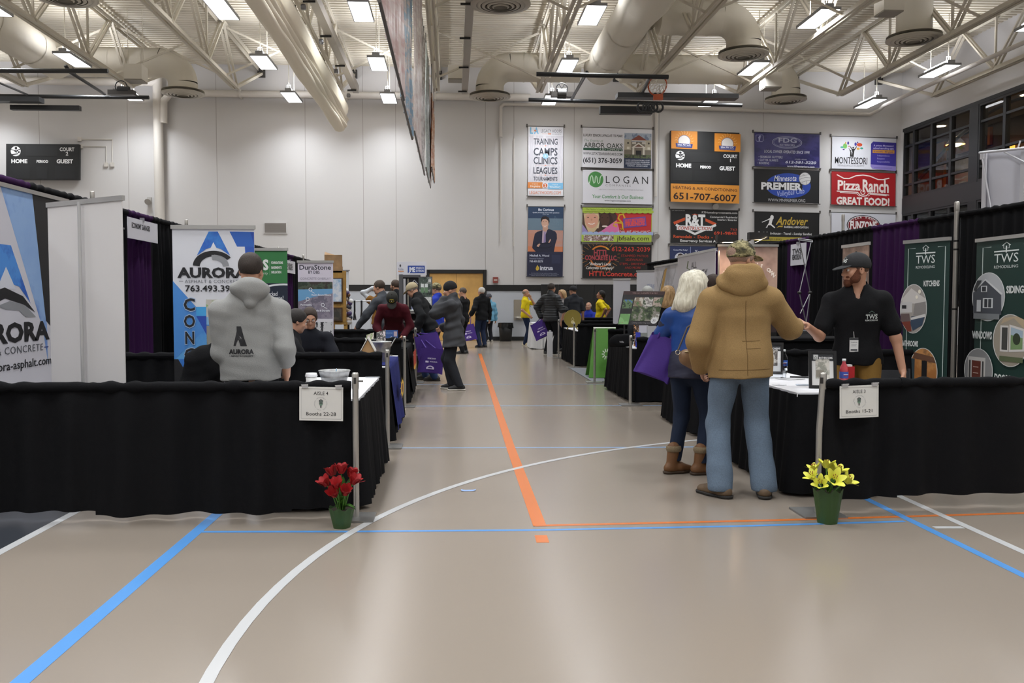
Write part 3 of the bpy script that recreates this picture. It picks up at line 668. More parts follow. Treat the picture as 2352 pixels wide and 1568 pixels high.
# advertising banners hung edge-on from the centre joist
hx = -0.6
bl = [(26.4, 23.3, 1.55, ['#c98f63', '#b9744a', '#d8a984'], 'orange-brown'), (26.0, 23.3, 2.75, ['#b9a6a4', '#c8b6b2', '#d6c9c6'], 'pinkish grey'), (23.2, 20.6, 2.75, ['#6f7b76', '#8d9793', '#a5aeab'], 'grey-green'), (20.5, 17.6, 2.75, ['#8a8280', '#a39b98', '#c9c3c0'], 'silvery grey'), (17.5, 14.4, 2.75, ['#a9837c', '#c9b8b4', '#d8cdca'], 'maroon-streaked'), (14.3, 11.4, 2.75, ['#8b7f7c', '#b3a9a6', '#6d8fa8'], 'grey and blue'), (11.3, 7.6, 2.75, ['#8f5a58', '#b99a98', '#c9b6b4'], 'dusty red')]
for k, (ya, yb, hh, cols_, lb) in enumerate(bl):
    x = hx + (0.05 if k == 0 else -0.03 * (k % 2) - 0.02); zt = ZB - 0.25 if k else ZB - 0.8; zb = EYE + (3.5, 3.3, 3.08, 2.9, 2.74, 2.6, 2.55)[k]
    t = thing('hanging_banner', lb + ' banner hung edge-on under the centre joist, ' + ['farthest', 'second farthest', 'third from far end', 'fourth from far end', 'fifth from far end', 'second nearest', 'nearest'][k] + ' of the row', 'banner', (x, ya, zt), 'edge-on banners under the centre joist')
    mb = MB()
    def fn(a, b, x=x, ya=ya, yb=yb, zt=zt, zb=zb, k=k): return (x + 0.02 * math.sin(a * 23 + 5 * b + k) + 0.012 * math.sin(a * 61 + k), yb + (ya - yb) * a, zt + (zb - zt) * b)
    mb.grid(fn, 60, 6, photo(cols_, 1.6, 0.25, False, (1, 0.6, 3))); mb.build('sheet', t)
    for zz, nm in ((zt, 'top_rod'), (zb, 'bottom_rod')):
        mb = MB(); mb.tube([(x, yb, zz), (x, ya, zz)], 0.018, M('#57534f', 0.4, 0.4), 8); mb.build(nm, t)
    for yy in (ya - 0.2, yb + 0.2):
        mb = MB(); mb.tube([(x, yy, zt), (x, yy, ZB)], 0.01, HK, 5); mb.build('hook', t)
# ================= banners and fittings on the back wall
ROD = M('#55524f', 0.4, 0.3)
def wall_banner(label, crop, tl, tr, bl, draw, bg, cat='banner', name='wall_banner', depth=0.0, rods=True):
    """crop = (x, y, scale) of the measured picture; corners are given in its units"""
    cx0, cy0, sc_ = crop; W = lambda p: at(cx0 + p[0] / sc_, cy0 + p[1] / sc_, YB - 0.06 - depth)
    TL, TR, BL = W(tl), W(tr), W(bl); BR = TR + BL - TL
    t = thing(name, label, cat, (TL + TR) / 2, 'sponsor banners on the back wall' if cat == 'banner' else None)
    mb = MB(); bk = Vector((0, 0.012 + depth * 0.9, 0)); q = [TL, TR, BR, BL]
    mb.add(q + [p + bk for p in q], [(0, 3, 2, 1), (4, 5, 6, 7), (0, 1, 5, 4), (1, 2, 6, 5), (2, 3, 7, 6), (3, 0, 4, 7)], bg)
    P = Poster(mb, (tl[0], tl[1], tr[0], bl[1]), TL, TR, BL, 0.002); draw(P); mb.build('sheet', t)
    if rods:
        for a, b, nm in ((TL, TR, 'top_rod'), (BL, BR, 'bottom_rod')):
            mb = MB(); mb.tube([a + Vector((-0.05, 0.005, 0.012 * (1 if nm[0] == 't' else -1))), b + Vector((0.05, 0.005, 0.012 * (1 if nm[0] == 't' else -1)))], 0.014, ROD, 8); mb.build(nm, t)
        for p in (TL + Vector((-0.04, 0.02, 0.03)), TR + Vector((0.04, 0.02, 0.03))):
            mb = MB(); mb.box(p - Vector((0.02, 0.01, 0.03)), p + Vector((0.02, 0.04, 0.06)), ROD); mb.build('hook', t)
    return t
cA, cB, cC, cD, cE = (1200, 270, 7.35), (1200, 460, 7.35), (1520, 270, 6.189), (1520, 460, 6.189), (1880, 270, 4.983)
W_, K_ = '#e2e2e8', '#2a2a2e'
def d(P):
    P.r(100, 300, 690, 1090, photo(['#d9d7de', '#d0ced6', '#dedce2'], 2.2, stretch=(3, 1, 0.4)))
    P.t('L', 130, 268, 100, '#7cc0e4', w=50, b=0.05); P.t('A', 195, 268, 100, '#7cc0e4', w=80, b=0.05); P.poly([(190, 205), (240, 205), (215, 240)], '#e08050')
    P.t('LEGACY HOOPS', 310, 245, 50, '#6a6d78', w=350); P.t('ACADEMY', 505, 278, 14, '#777a84', w=150); P.r(430, 262, 485, 276, '#e58048'); P.r(330, 268, 420, 270, '#e58048')
    for s_, y, h in (('TRAINING', 448, 98), ('CAMPS', 632, 122), ('CLINICS', 778, 115), ('LEAGUES', 940, 102), ('TOURNAMENTS', 1058, 62)): P.t(s_, 190, y, h, '#464a55', w=405, b=0.02)
    for y in (472, 805, 968): P.line([(220, y), (570, y)], 2, '#e0b0a0'); P.poly([(375, y - 8), (405, y - 8), (390, y + 10)], '#e58a68')
    P.e(392, 645, 46, 46, '#9ac6e8'); P.t('&', 392, 662, 40, '#d6e8f6', a='c')
    P.r(92, 1088, 345, 1190, '#dd8a48'); P.r(435, 1095, 690, 1200, '#82bfe6'); P.e(390, 1142, 52, 52, '#d9dbe4'); P.e(390, 1142, 36, 36, '#cf6a3c'); P.t('2', 390, 1165, 44, '#f0e6e0', a='c', b=0.02)
    P.t('Legacy', 170, 1125, 22, '#f4e4d6', w=100); P.t('Hopkins', 140, 1172, 34, '#f4e4d6', w=165, b=0.02); P.t('Legacy', 505, 1130, 22, '#e6f0f8', w=100); P.t('Woodbury', 460, 1180, 34, '#e6f0f8', w=190, b=0.02)
    P.t('LEGACYHOOPS.COM', 125, 1290, 56, '#e0906c', w=530)
wall_banner('tall white sponsor banner reading TRAINING CAMPS CLINICS LEAGUES TOURNAMENTS', cA, (98, 150), (690, 160), (92, 1315), d, W_)
def d(P):
    P.t('LUXURY SENIOR LIVING AT ITS PEAK!', 1030, 312, 40, K_, w=660, b=0.02)
    P.t('The Estates at', 1045, 400, 42, '#8fa39a', w=320, sh=0.35); P.t('ARBOR OAKS', 1040, 498, 78, '#3a473f', w=655, b=0.01)
    P.r(1030, 505, 1695, 548, '#24503c'); P.t('A 55+ COMMUNITY', 1690, 546, 34, '#dfe4e2', w=385, a='r')
    P.t('WWW.ESTATESARBOROAKS.COM', 1030, 622, 42, '#4a5058', w=660, b=0.01); P.t('(651) 376-3059', 1030, 752, 78, '#2b2e34', w=655, b=0.02)
    P.r(1722, 238, 2178, 830, '#26324c'); P.r(1722, 238, 2178, 660, photo(['#8d9bb2', '#a9b4c4', '#7c8aa4'], 1.6)); P.r(1722, 380, 2178, 660, '#7e7669'); P.r(1722, 345, 1840, 520, '#b8b09c'); P.r(2070, 350, 2178, 520, '#b8b09c')
    P.poly([(1835, 355), (1965, 268), (2105, 355)], '#8a4a3c'); P.r(1850, 355, 2095, 372, '#d8d3c8'); P.poly([(1845, 480), (1965, 395), (2085, 480)], '#e0dcd2'); P.poly([(1895, 468), (1965, 420), (2035, 468)], '#7a5a4c'); P.r(1860, 480, 1892, 640, '#d9d4c8'); P.r(2035, 480, 2068, 640, '#d9d4c8'); P.r(1920, 530, 2010, 620, '#2c2a2a')
    for x in (1855, 2020): P.r(x, 382, x + 65, 420, '#cfcac0')
    for x in (1770, 2120): P.e(x + 15, 405, 16, 16, '#4a463e'); P.r(x - 5, 470, x + 40, 510, '#e0dccf')
    P.r(1722, 600, 2178, 662, photo(['#4a4a42', '#5f6a48', '#3c3a38'], 6)); P.r(1722, 662, 2178, 830, '#26324c')
    for i, s_ in enumerate(('1-2 BATH | OUTDOOR PICKLEBALL COURT', 'ALL-INCLUSIVE PRICING | WASHER/DRYER', 'UNDERGROUND PARKING | STORAGE IN', 'BUILDINGS | ...AND MUCH MORE!')): P.t(s_, 1950, 705 + i * 32, 18, '#d5dae6', a='c', w=410 if i < 3 else 340, b=0.02)
wall_banner('white and navy banner for senior living with a picture of a gabled building', cA, (1018, 165), (2190, 200), (1010, 835), d, W_)
def d(P):
    P.e(1235, 1038, 130, 134, '#4c8f4c'); P.line([(1125, 1110), (1140, 1060), (1150, 1000), (1170, 970), (1185, 1000), (1192, 1070), (1205, 1105), (1222, 1085), (1228, 1010), (1240, 975), (1256, 1000), (1264, 1075), (1280, 1110), (1300, 1090), (1310, 1010), (1325, 975), (1345, 970)], 14, '#cfe6cf')
    P.t('LOGAN', 1405, 1095, 120, K_, w=715, sp=1.5); P.t('COMPANIES', 1400, 1150, 34, '#8f8f96', w=425, sp=1.4); P.t('HEATING, COOLING, PLUMBING & WATER FILTRATION', 1290, 1212, 16, '#9a9aa2', w=745)
    P.t('Your Comfort Is Our Business', 1175, 1352, 58, '#5f9a6a', w=865, sh=0.15, b=0.015); P.t('www.logancompanies.com', 1380, 1402, 26, '#4a4a50', w=445, b=0.01)
wall_banner('white banner with a green wave disc and wide-spaced lettering', cA, (1018, 878), (2192, 905), (1022, 1440), d, '#dcdce3')
def d(P):
    P.r(98, 500, 690, 860, photo(['#8c8590', '#b39490', '#c48d78'], 0.7, const=False, stretch=(0.2, 1, 1))); P.r(98, 300, 690, 500, photo(['#3c5672', '#4f7288', '#6a7f90'], 0.6, const=False, stretch=(0.2, 1, 1))); P.r(98, 775, 690, 862, '#cf8058')
    P.r(98, 110, 690, 300, '#2c4260')
    P.t('Be Curious', 400, 172, 36, '#dfe4ee', a='c', w=262, b=0.03); P.t('Quality investing starts with questions', 398, 212, 18, '#cdd5e2', a='c', w=450, b=0.02); P.t("Let's talk", 398, 240, 16, '#cdd5e2', a='c', w=106)
    P.line([(550, 260), (575, 300), (590, 350), (580, 400)], 3, '#6f8aa0'); P.line([(550, 260), (530, 330), (545, 380)], 3, '#6f8aa0'); P.line([(600, 340), (622, 380), (610, 420)], 3, '#6f8aa0')
    # the man in the dark suit, arms crossed
    P.poly([(215, 560), (250, 530), (340, 500), (380, 470), (460, 480), (560, 520), (585, 560), (590, 640), (560, 740), (540, 870), (240, 870), (200, 830), (172, 800), (185, 700)], '#23263c'); P.poly([(345, 480), (430, 480), (400, 560), (365, 715), (335, 715)], '#b9a2b4'); P.poly([(375, 520), (395, 520), (400, 700), (368, 715)], '#8a7aa8')
    P.poly([(345, 440), (430, 430), (440, 480), (390, 530), (345, 500)], '#c09884'); P.e(385, 375, 62, 88, '#cfa590'); P.poly([(318, 370), (312, 310), (340, 270), (400, 262), (450, 290), (462, 350), (446, 400), (436, 340), (400, 310), (345, 315), (328, 350)], '#262024')
    P.line([(360, 425), (385, 438), (408, 420)], 8, '#efe6e2'); P.r(345, 350, 365, 357, '#4a3630'); P.r(392, 350, 414, 357, '#4a3630')
    P.poly([(245, 770), (290, 715), (310, 735), (280, 785)], '#cfa590'); P.poly([(440, 710), (475, 645), (488, 665), (462, 712)], '#cfa590'); P.line([(230, 740), (330, 720), (480, 715)], 8, '#15172a'); P.line([(250, 790), (420, 800), (500, 770)], 8, '#15172a')
    P.r(90, 868, 690, 1285, '#262a44'); P.r(505, 915, 650, 1058, '#2f3450')
    P.t('Mitchell A. Wood', 130, 945, 32, '#c9cede', w=330, b=0.03); P.t('Financial Advisor', 130, 992, 26, '#9aa0b6', w=240); P.t('763.439.3273', 130, 1042, 30, '#c9cede', w=225, b=0.03)
    P.poly([(235, 1150), (262, 1085), (275, 1110), (290, 1120), (295, 1160), (270, 1182), (245, 1178)], '#d0b03e'); P.line([(255, 1160), (268, 1125)], 6, '#8a7430'); P.t('intrua', 310, 1170, 68, '#d5d9e6', w=218, b=0.03); P.t('FINANCIAL', 315, 1188, 12, '#8a90a8', w=140)
    for i, s_ in enumerate(('Securities offered through registered advisers, member', 'Investment advice offered through registered advisers, a registered investment', 'adviser. Financial advisers are separate entities')): P.t(s_, 380, 1232 + i * 20, 12, '#a3a9bd', a='c', w=(440, 500, 440)[i])
wall_banner('tall navy banner with a man in a dark suit, arms crossed, at sunset', cB, (102, 108), (695, 115), (88, 1280), d, '#28304c')
def d(P):
    P.r(1015, 190, 1620, 560, '#cf6a9a'); P.r(1560, 200, 2180, 560, '#c02c30'); P.poly([(1015, 190), (1560, 200), (1605, 260), (1590, 330), (1330, 520), (1240, 545), (1015, 530)], '#4a342c')
    P.poly([(1030, 200), (1280, 190), (1305, 320), (1260, 480), (1220, 530), (1120, 540), (1060, 400)], '#cdb48c'); P.e(1172, 330, 112, 140, '#d39c84'); P.poly([(1060, 240), (1100, 200), (1250, 200), (1285, 260), (1200, 225), (1110, 235)], '#d8c09a'); P.poly([(1015, 400), (1120, 540), (1015, 540)], '#9a8ac0')
    for x in (1110, 1225): P.e(x, 285, 18, 7, '#5c4438')
    P.e(1170, 325, 14, 18, '#c08a72'); P.line([(1115, 385), (1150, 400), (1190, 400), (1225, 380)], 14, '#f0e6de')
    P.e(1410, 350, 120, 150, '#38221a'); P.e(1395, 320, 80, 110, '#4e3226'); P.e(1395, 435, 48, 15, '#e3d4cc'); P.e(1350, 290, 14, 6, '#1d1210'); P.e(1440, 290, 14, 6, '#1d1210'); P.poly([(1250, 470), (1310, 330), (1290, 470)], '#d8c4a4')
    P.poly([(1330, 520), (1590, 330), (1640, 480), (1640, 545), (1330, 545)], '#d772a8')
    P.poly([(1700, 300), (2080, 265), (2100, 425), (1700, 470)], '#6a4a9a'); P.poly([(1720, 315), (2065, 282), (2085, 410), (1715, 450)], '#8a4a92'); P.t('JUST BETWEEN', 1735, 365, 46, '#e05048', w=330, b=0.04, rot=-4); P.t('FRIENDS', 1745, 432, 66, '#e05048', w=325, b=0.05, rot=-4)
    for pts in ([(1690, 380), (1620, 300), (1640, 240), (1700, 230), (1730, 300)], [(1690, 380), (1560, 370), (1540, 420), (1600, 440)], [(1690, 380), (1700, 500), (1660, 470)]): P.line(pts, 28, '#d6a42c')
    P.t('shop. sell. save. smart!', 1620, 530, 34, '#eadfe0', w=530, sh=0.25)
    for x in range(1015, 2180, 92): P.e(x + 46, 190, 50, 26, '#a9c04a'); P.e(x + 46, 560, 52, 34, '#9fb0d6')
    P.r(1015, 122, 2190, 185, '#a9c04a'); P.t("The Nation's Leading Children's & Maternity Consignment Sales Event!", 1070, 165, 30, '#5c6a2c', w=1100); P.r(1005, 580, 2185, 700, '#a9c04a')
    P.r(1040, 590, 1545, 685, photo(['#e2dce0', '#a08a80', '#6a4a44', '#c0a8b0'], 9)); P.t('jbfsale.com', 1600, 672, 72, '#4a3a2c', w=545, b=0.01)
wall_banner('lime green and red banner with two smiling children', cB, (1015, 120), (2190, 128), (1005, 692), d, '#a9c04a')
def d(P):
    for i in range(26):
        a = math.radians(i * 360 / 26 + 5); P.line([(1320 + 240 * math.cos(a), 940 + 200 * math.sin(a)), (1320 + 330 * math.cos(a), 940 + 290 * math.sin(a))], 6, '#b07a3c' if i % 2 else '#c8884a')
    P.ring(1320, 935, 175, 165, 26, '#cf7a2c', a0=190, a1=300); P.ring(1320, 935, 175, 165, 26, '#d8a03c', a0=300, a1=350); P.ring(1320, 950, 175, 165, 24, '#c87030', a0=20, a1=160)
    P.r(1050, 830, 1605, 1010, '#1c1a1a'); P.t('HTTL', 1205, 925, 92, '#a8424a', w=240, b=0.03); P.t('CONCRETE LLC.', 1055, 1002, 74, '#a8424a', w=545, b=0.04)
    P.t('"Andover\'s Local', 1130, 1092, 46, '#e2e0dd', w=370, sh=0.2, b=0.02); P.t('Concrete Company"', 1075, 1158, 44, '#e2e0dd', w=475, sh=0.2, b=0.02)
    P.t('612-263-2039', 1505, 850, 72, '#cc4034', w=650, b=0.01)
    for s_, x, y, ww in (('STAMPED PATIOS', 1665, 945, 460), ('SIDEWALKS', 1740, 1010, 290), ('STEPS - DRIVEWAYS', 1640, 1082, 495), ('AND MORE', 1730, 1145, 270)): P.t(s_, x, y, 38, '#a83228', w=ww)
    P.t('HTTLConcrete.com', 1130, 1272, 74, '#cc4034', w=960, b=0.02)
wall_banner('black banner with an orange sunburst ring and red phone number', cB, (1015, 740), (2180, 755), (1010, 1310), d, '#1c1a1a')
# two scoreboards
def emblem(P, x, y, r):
    P.e(x, y, r, r, '#e6e6e6'); k = '#1a1a1b'
    P.e(x + r * 0.05, y - r * 0.62, r * 0.26, r * 0.26, k); P.line([(x - r * 1.1, y - r * 0.35), (x - r * 0.3, y - r * 0.18), (x + r * 0.4, y - r * 0.22), (x + r * 1.1, y - r * 0.5)], r * 0.16, k)
    P.line([(x + r * 0.45, y - r * 0.2), (x + r * 0.05, y + r * 0.15), (x + r * 0.45, y + r * 0.5), (x - r * 1.0, y + r * 0.75)], r * 0.22, k); P.line([(x - r * 0.2, y - r * 0.1), (x + r * 0.05, y + r * 0.15)], r * 0.25, k); P.poly([(x + r * 0.45, y - r * 0.05), (x + r * 1.05, y + r * 0.15), (x + r * 0.5, y + r * 0.4)], k)
def score(P, x0, y0, u, n):
    emblem(P, x0 + 22 * u, y0 + 17 * u, 11.5 * u); P.t('COURT', x0 + 140 * u, y0 + 16 * u, 8 * u, '#dcdcdc', a='c', w=34 * u, b=0.03); P.t(n, x0 + 140 * u, y0 + 26 * u, 8 * u, '#dcdcdc', a='c', b=0.03)
    P.t('HOME', x0 + 12 * u, y0 + 44 * u, 8.5 * u, '#f0f0f0', w=37 * u, b=0.05); P.t('PERIOD', x0 + 70 * u, y0 + 43 * u, 5.5 * u, '#f0f0f0', w=27 * u, b=0.05); P.t('GUEST', x0 + 116 * u, y0 + 44 * u, 8.5 * u, '#f0f0f0', w=38 * u, b=0.05)
    for (a, b, c_, d_) in ((8, 50, 55, 80), (70, 52, 96, 80), (112, 50, 158, 80), (45, 4, 118, 28)): P.r(x0 + a * u, y0 + b * u, x0 + c_ * u, y0 + d_ * u, '#1f2022')
def d(P): score(P, 14, 330, 1.0, '2')
t = wall_banner('black scoreboard reading COURT 2 at the far left of the back wall', (0, 0, 1), (14, 330), (181, 331), (14, 412), d, '#191a1b', 'scoreboard', 'scoreboard', depth=0.16, rods=False)
def d(P):
    P.r(138, 455, 1105, 935, '#1a1b1c'); emblem(P, 262, 533, 66)
    P.t('COURT', 975, 545, 46, '#dcdcdc', a='c', w=200, b=0.03); P.t('1', 978, 602, 44, '#dcdcdc', a='c', b=0.04); P.t('HOME', 205, 700, 52, '#f0f0f0', w=215, b=0.05); P.t('PERIOD', 548, 704, 34, '#f0f0f0', w=155, b=0.05); P.t('GUEST', 820, 722, 52, '#f0f0f0', w=225, b=0.05)
    P.r(165, 735, 430, 890, '#222324'); P.r(470, 740, 770, 890, '#1e1f20'); P.r(830, 745, 1085, 900, '#1e1f20'); P.r(400, 480, 830, 620, '#202122')
    for x in (135, 748):
        P.r(x, 185 + (x > 500) * 18, x + 370, 438 + (x > 500) * 20, '#cf8428'); c_ = x + 183; y = 330 + (x > 500) * 15
        for i in range(11):
            a = math.radians(180 + i * 18); P.line([(c_ + 92 * math.cos(a), y - 10 + 92 * math.sin(a)), (c_ + 112 * math.cos(a + 0.1), y - 10 + 112 * math.sin(a + 0.1)), (c_ + 135 * math.cos(a), y - 10 + 135 * math.sin(a))], 5, '#e8b878')
        P.e(c_, y, 88, 88, '#d8d4d0'); P.ring(c_, y, 84, 84, 6, '#3a3f6e')
        P.poly([(c_ - 122, y + 30), (c_ + 122, y + 35), (c_ + 112, y + 95), (c_ - 112, y + 85)], '#2c3474'); P.t('Ideal Air LLC', c_, y + 62, 26, '#dfe0ea', a='c', w=185, b=0.02); P.t('HEATING & AIR CONDITIONING', c_, y + 80, 9, '#b8bcd2', a='c', w=195)
    P.r(128, 935, 1105, 1195, '#cf8a34'); P.t('HEATING & AIR CONDITIONING', 158, 1008, 40, '#3c1c14', w=915, b=0.01, rot=1.2); P.t('651-707-6007', 165, 1155, 92, '#2a1410', w=900, b=0.02, rot=0.8)
wall_banner('scoreboard with orange heating advert panels, reading COURT 1', cC, (128, 182), (1105, 215), (125, 1185), d, '#191a1b', 'scoreboard', 'scoreboard', depth=0.16, rods=False)
def d(P):
    P.r(1325, 225, 2235, 690, photo(['#33306a', '#2c2a5c', '#3e3c78'], 1.0, 0.25, False, (1, 1, 2)))
    P.line([(1345, 245), (1430, 240), (1440, 255), (1440, 325), (1425, 338), (1350, 335), (1340, 320), (1340, 255)], 7, '#a9aad0', True); P.t('f', 1370, 325, 68, '#a9aad0', w=40, b=0.05)
    P.ring(1780, 338, 210, 82, 8, '#a2a4c4'); P.ring(1780, 338, 190, 68, 6, '#8a8cb4'); P.t('FDG', 1660, 340, 62, '#b4b6d0', w=255, b=0.02); P.t('EXTERIORS', 1675, 388, 26, '#a4a6c4', w=215, b=0.02)
    P.t('LOCAL OWNER OPERATED SINCE 1999!', 1455, 492, 38, '#c3c5da', w=645, b=0.02, sh=0.1)
    for i, (s_, ww) in enumerate((('• SEAMLESS GUTTERS', 340), ('• GUTTER GUARDS', 285), ('• ROOFING', 165))): P.t(s_, 1375 - i * 8, 568 + i * 45, 30, '#b9bbd2', w=ww, b=0.02)
    P.t('LICENSED & INSURED', 1890, 582, 16, '#b9bbd2', w=170); P.t('612-581-3220', 1755, 635, 36, '#c8cade', w=440, b=0.03, sh=0.2); P.t('www.fdgexteriors.com', 1780, 688, 26, '#c8cade', w=390, b=0.03, sh=0.2)
wall_banner('indigo banner for gutters and roofing with oval silver emblem', cC, (1318, 210), (2245, 240), (1320, 688), d, '#33306a')
def d(P):
    P.e(1800, 955, 320, 178, '#2748a8'); P.t('Minnesota', 1595, 895, 78, '#dfe2ec', w=320, sh=0.3, rot=-2, b=0.01); P.r(1400, 900, 2000, 1018, '#1a1a1c'); P.t('PREMIER', 1415, 1012, 92, '#e6e6e8', w=580, b=0.06); P.t('Volleyball Club', 1650, 1110, 72, '#b9c4ee', w=385, sh=0.3, rot=-8)
    P.e(2035, 850, 85, 90, '#d9d9d9'); P.ring(2035, 850, 84, 89, 5, '#777')
    for pts in ([(1955, 820), (2030, 800), (2105, 790)], [(1960, 860), (2040, 830), (2115, 835)], [(1970, 905), (2050, 880), (2115, 870)], [(2000, 780), (2030, 800)], [(2010, 935), (2005, 895)], [(2050, 938), (2060, 880)]): P.line(pts, 5, '#77777a')
    P.t('WWW.MNPREMIER.ORG', 1510, 1185, 42, '#c9c9cc', w=530)
wall_banner('black banner with blue oval and white volleyball', cC, (1312, 730), (2240, 755), (1310, 1200), d, '#1a1a1c')
def d(P):
    P.t('LIC #BC634573', 145, 148, 12, '#bbb', w=180); P.t('RTHomeImprovements.com', 568, 172, 26, '#d4d4d4', w=505, b=0.02); P.t('Commercial / Residential', 1075, 235, 26, '#d4d4d4', w=390, a='r', b=0.015); P.t('Interior / Exterior', 1072, 272, 26, '#d4d4d4', w=280, a='r', b=0.015)
    P.line([(170, 325), (470, 200), (770, 330)], 40, '#c4502a'); P.line([(770, 335), (470, 470), (200, 345)], 34, '#dcdcdc'); P.poly([(330, 200), (620, 200), (620, 345), (330, 345)], '#191919'); P.t('R&T', 338, 345, 145, '#e6e6e6', w=280, b=0.05)
    P.r(212, 352, 722, 418, '#e0e0e0'); P.t('CONSTRUCTION', 225, 412, 46, '#b4402c', w=485, sh=0.2, b=0.02)
    P.t('763', 1070, 412, 32, '#b8402c', w=95, a='r'); P.t('691-9845', 1065, 472, 42, '#c4482e', w=325, a='r', b=0.02)
    for s_, x, ww in (('Remodels', 165, 262), ('-', 455, 18), ('Decks', 510, 165), ('-', 705, 18), ('Basements', 760, 285)): P.t(s_, x, 530, 40, '#c4502a', w=ww, b=0.03)
    P.t('Emergency Services Available!', 262, 585, 34, '#d8d8d8', w=685, b=0.03)
wall_banner('black construction banner with orange roof outline', cD, (128, 128), (1088, 150), (128, 605), d, '#191919')
def d(P):
    P.r(118, 660, 405, 980, '#28335c'); P.r(413, 665, 870, 980, '#262f56'); P.r(405, 655, 413, 980, '#8a93b8')
    P.t('Contact Wes Today!', 165, 712, 20, '#cfd5e6', w=200, b=0.02); P.e(262, 815, 76, 74, '#c9ccd8'); P.e(265, 800, 36, 46, '#b98a74'); P.poly([(228, 795), (235, 762), (270, 750), (300, 765), (305, 795), (285, 775), (250, 775)], '#2c2220'); P.poly([(205, 870), (240, 845), (290, 845), (320, 870), (300, 890), (225, 890)], '#2e3a5a'); P.t('Your Local Contractor', 468, 745, 44, '#dfe3ee', w=560, b=0.02)
wall_banner('navy banner with a small round portrait behind the white energy sheet', cD, (120, 648), (1088, 662), (115, 1140), d, '#28335c')
def d(P):
    P.poly([(1545, 215), (1565, 200), (1590, 215), (1590, 250), (1575, 270), (1560, 330), (1612, 375), (1605, 390), (1545, 345), (1510, 350), (1500, 385), (1478, 385), (1520, 320), (1535, 270), (1480, 280), (1540, 245)], '#e8e8e8'); P.line([(1425, 308), (1500, 275), (1540, 262)], 10, '#e8e8e8')
    P.t('Andover', 1620, 335, 108, '#c2a440', w=460, sh=0.35, b=0.02); P.poly([(1630, 385), (1660, 355), (1725, 348), (1715, 372), (1670, 368)], '#c2a440'); P.t('BASEBALL ASSOCIATION', 1740, 380, 26, '#d4d4d4', w=345, b=0.03)
    P.t('Tee ball - In-house - Travel - Sunday Sandlot', 1370, 478, 34, '#dedede', w=765, sh=0.15, b=0.015); P.r(1315, 512, 2235, 570, '#b0a03e'); P.t('Registration begins in January', 1375, 555, 28, '#4a4420', w=330, b=0.01)
wall_banner('black and gold baseball banner with white batter figure', cD, (1318, 162), (2240, 185), (1316, 640), d, '#191919')
def d(P):
    for (x, y, rx, ry, c_) in ((305, 320, 24, 30, '#74b85c'), (270, 335, 18, 10, '#44a090'), (290, 360, 12, 8, '#5a3c8c'), (340, 285, 11, 18, '#4a3c98'), (312, 285, 8, 14, '#d0a060'), (350, 322, 7, 8, '#c05848'), (425, 295, 13, 20, '#46409c'), (448, 275, 8, 10, '#5c3c8c'), (470, 300, 32, 20, '#d2502c'), (455, 345, 18, 14, '#d8a850'), (495, 340, 18, 11, '#44a090')): P.e(x, y, rx, ry, c_)
    P.e(398, 337, 10, 10, '#222'); P.poly([(380, 440), (390, 390), (378, 355), (360, 325), (366, 322), (388, 350), (412, 350), (436, 318), (442, 322), (412, 372), (404, 442)], '#222'); P.e(368, 372, 7, 8, '#222'); P.poly([(362, 440), (366, 385), (345, 345), (350, 343), (368, 380), (378, 385), (384, 440)], '#222')
    P.t('MONTESSORI', 192, 522, 74, '#2a2a2e', w=370, b=0.01); P.t('RENAISSANCE ACADEMY', 225, 552, 20, '#9a9aa0', w=305)
    P.poly([(600, 285), (625, 258), (890, 265), (890, 590), (625, 570), (600, 545)], '#3c3490'); P.t('A private Montessori', 745, 312, 20, '#bdb8e0', a='c', w=230, b=0.02); P.t('school enrolling ages', 745, 342, 20, '#bdb8e0', a='c', w=235, b=0.02); P.r(620, 352, 870, 388, '#c88c34'); P.t('16 months - 8th grade', 745, 380, 18, '#4a3a6c', a='c', w=225, b=0.02)
    for i, s_ in enumerate(('Independence', 'Respect', 'Responsibility')): P.t(s_, 675, 425 + i * 35, 18, '#a8a2d6', w=(140, 85, 145)[i])
    P.poly([(600, 520), (890, 535), (890, 590), (625, 570), (600, 545)], '#8c80c4'); P.t('renaissancemontessori.com', 640, 562, 14, '#4c4298', w=205)
wall_banner('white banner with a tree of coloured leaves and a purple panel', cE, (158, 215), (890, 240), (152, 580), d, '#d6d7de')
def d(P):
    w_ = '#e8ddd8'
    P.line([(210, 650), (290, 690), (350, 690), (430, 655), (510, 645), (590, 655), (680, 690), (740, 690), (810, 670)], 12, w_); P.t('Pizza', 220, 820, 105, w_, w=260, b=0.03); P.t('Ranch', 505, 835, 135, w_, w=300, b=0.03)
    P.line([(210, 838), (450, 845), (480, 880), (510, 888), (550, 880), (580, 850), (810, 865)], 12, w_); P.line([(245, 852), (440, 862), (470, 890)], 7, w_); P.line([(570, 885), (595, 862), (780, 875)], 7, w_); P.ring(508, 840, 24, 28, 9, w_, a0=-60, a1=240)
    P.t('GREAT FOOD!', 205, 985, 78, w_, w=610, b=0.08)
wall_banner('red banner with white lettering and a horseshoe reading GREAT FOOD!', cE, (150, 615), (882, 640), (148, 992), d, '#a3191f')
def d(P):
    P.e(515, 1222, 192, 118, '#1c1a1c'); P.e(515, 1222, 182, 110, '#d8d5d8'); P.e(515, 1222, 172, 102, '#7c1c24')
    for i, ch in enumerate('PIZZA RANCH'):
        a = math.radians(-150 + i * 12); P.t(ch, 515 + 150 * math.cos(a), 1240 + 100 * math.sin(a), 22, '#e6dcdc', a='c', b=0.02, rot=(-150 + i * 12 + 90) * 0.6)
    P.poly([(345, 1190), (690, 1190), (690, 1255), (345, 1255)], '#7c1c24'); P.t('FUNZONE', 362, 1262, 82, '#eeeaea', w=305, b=0.06)
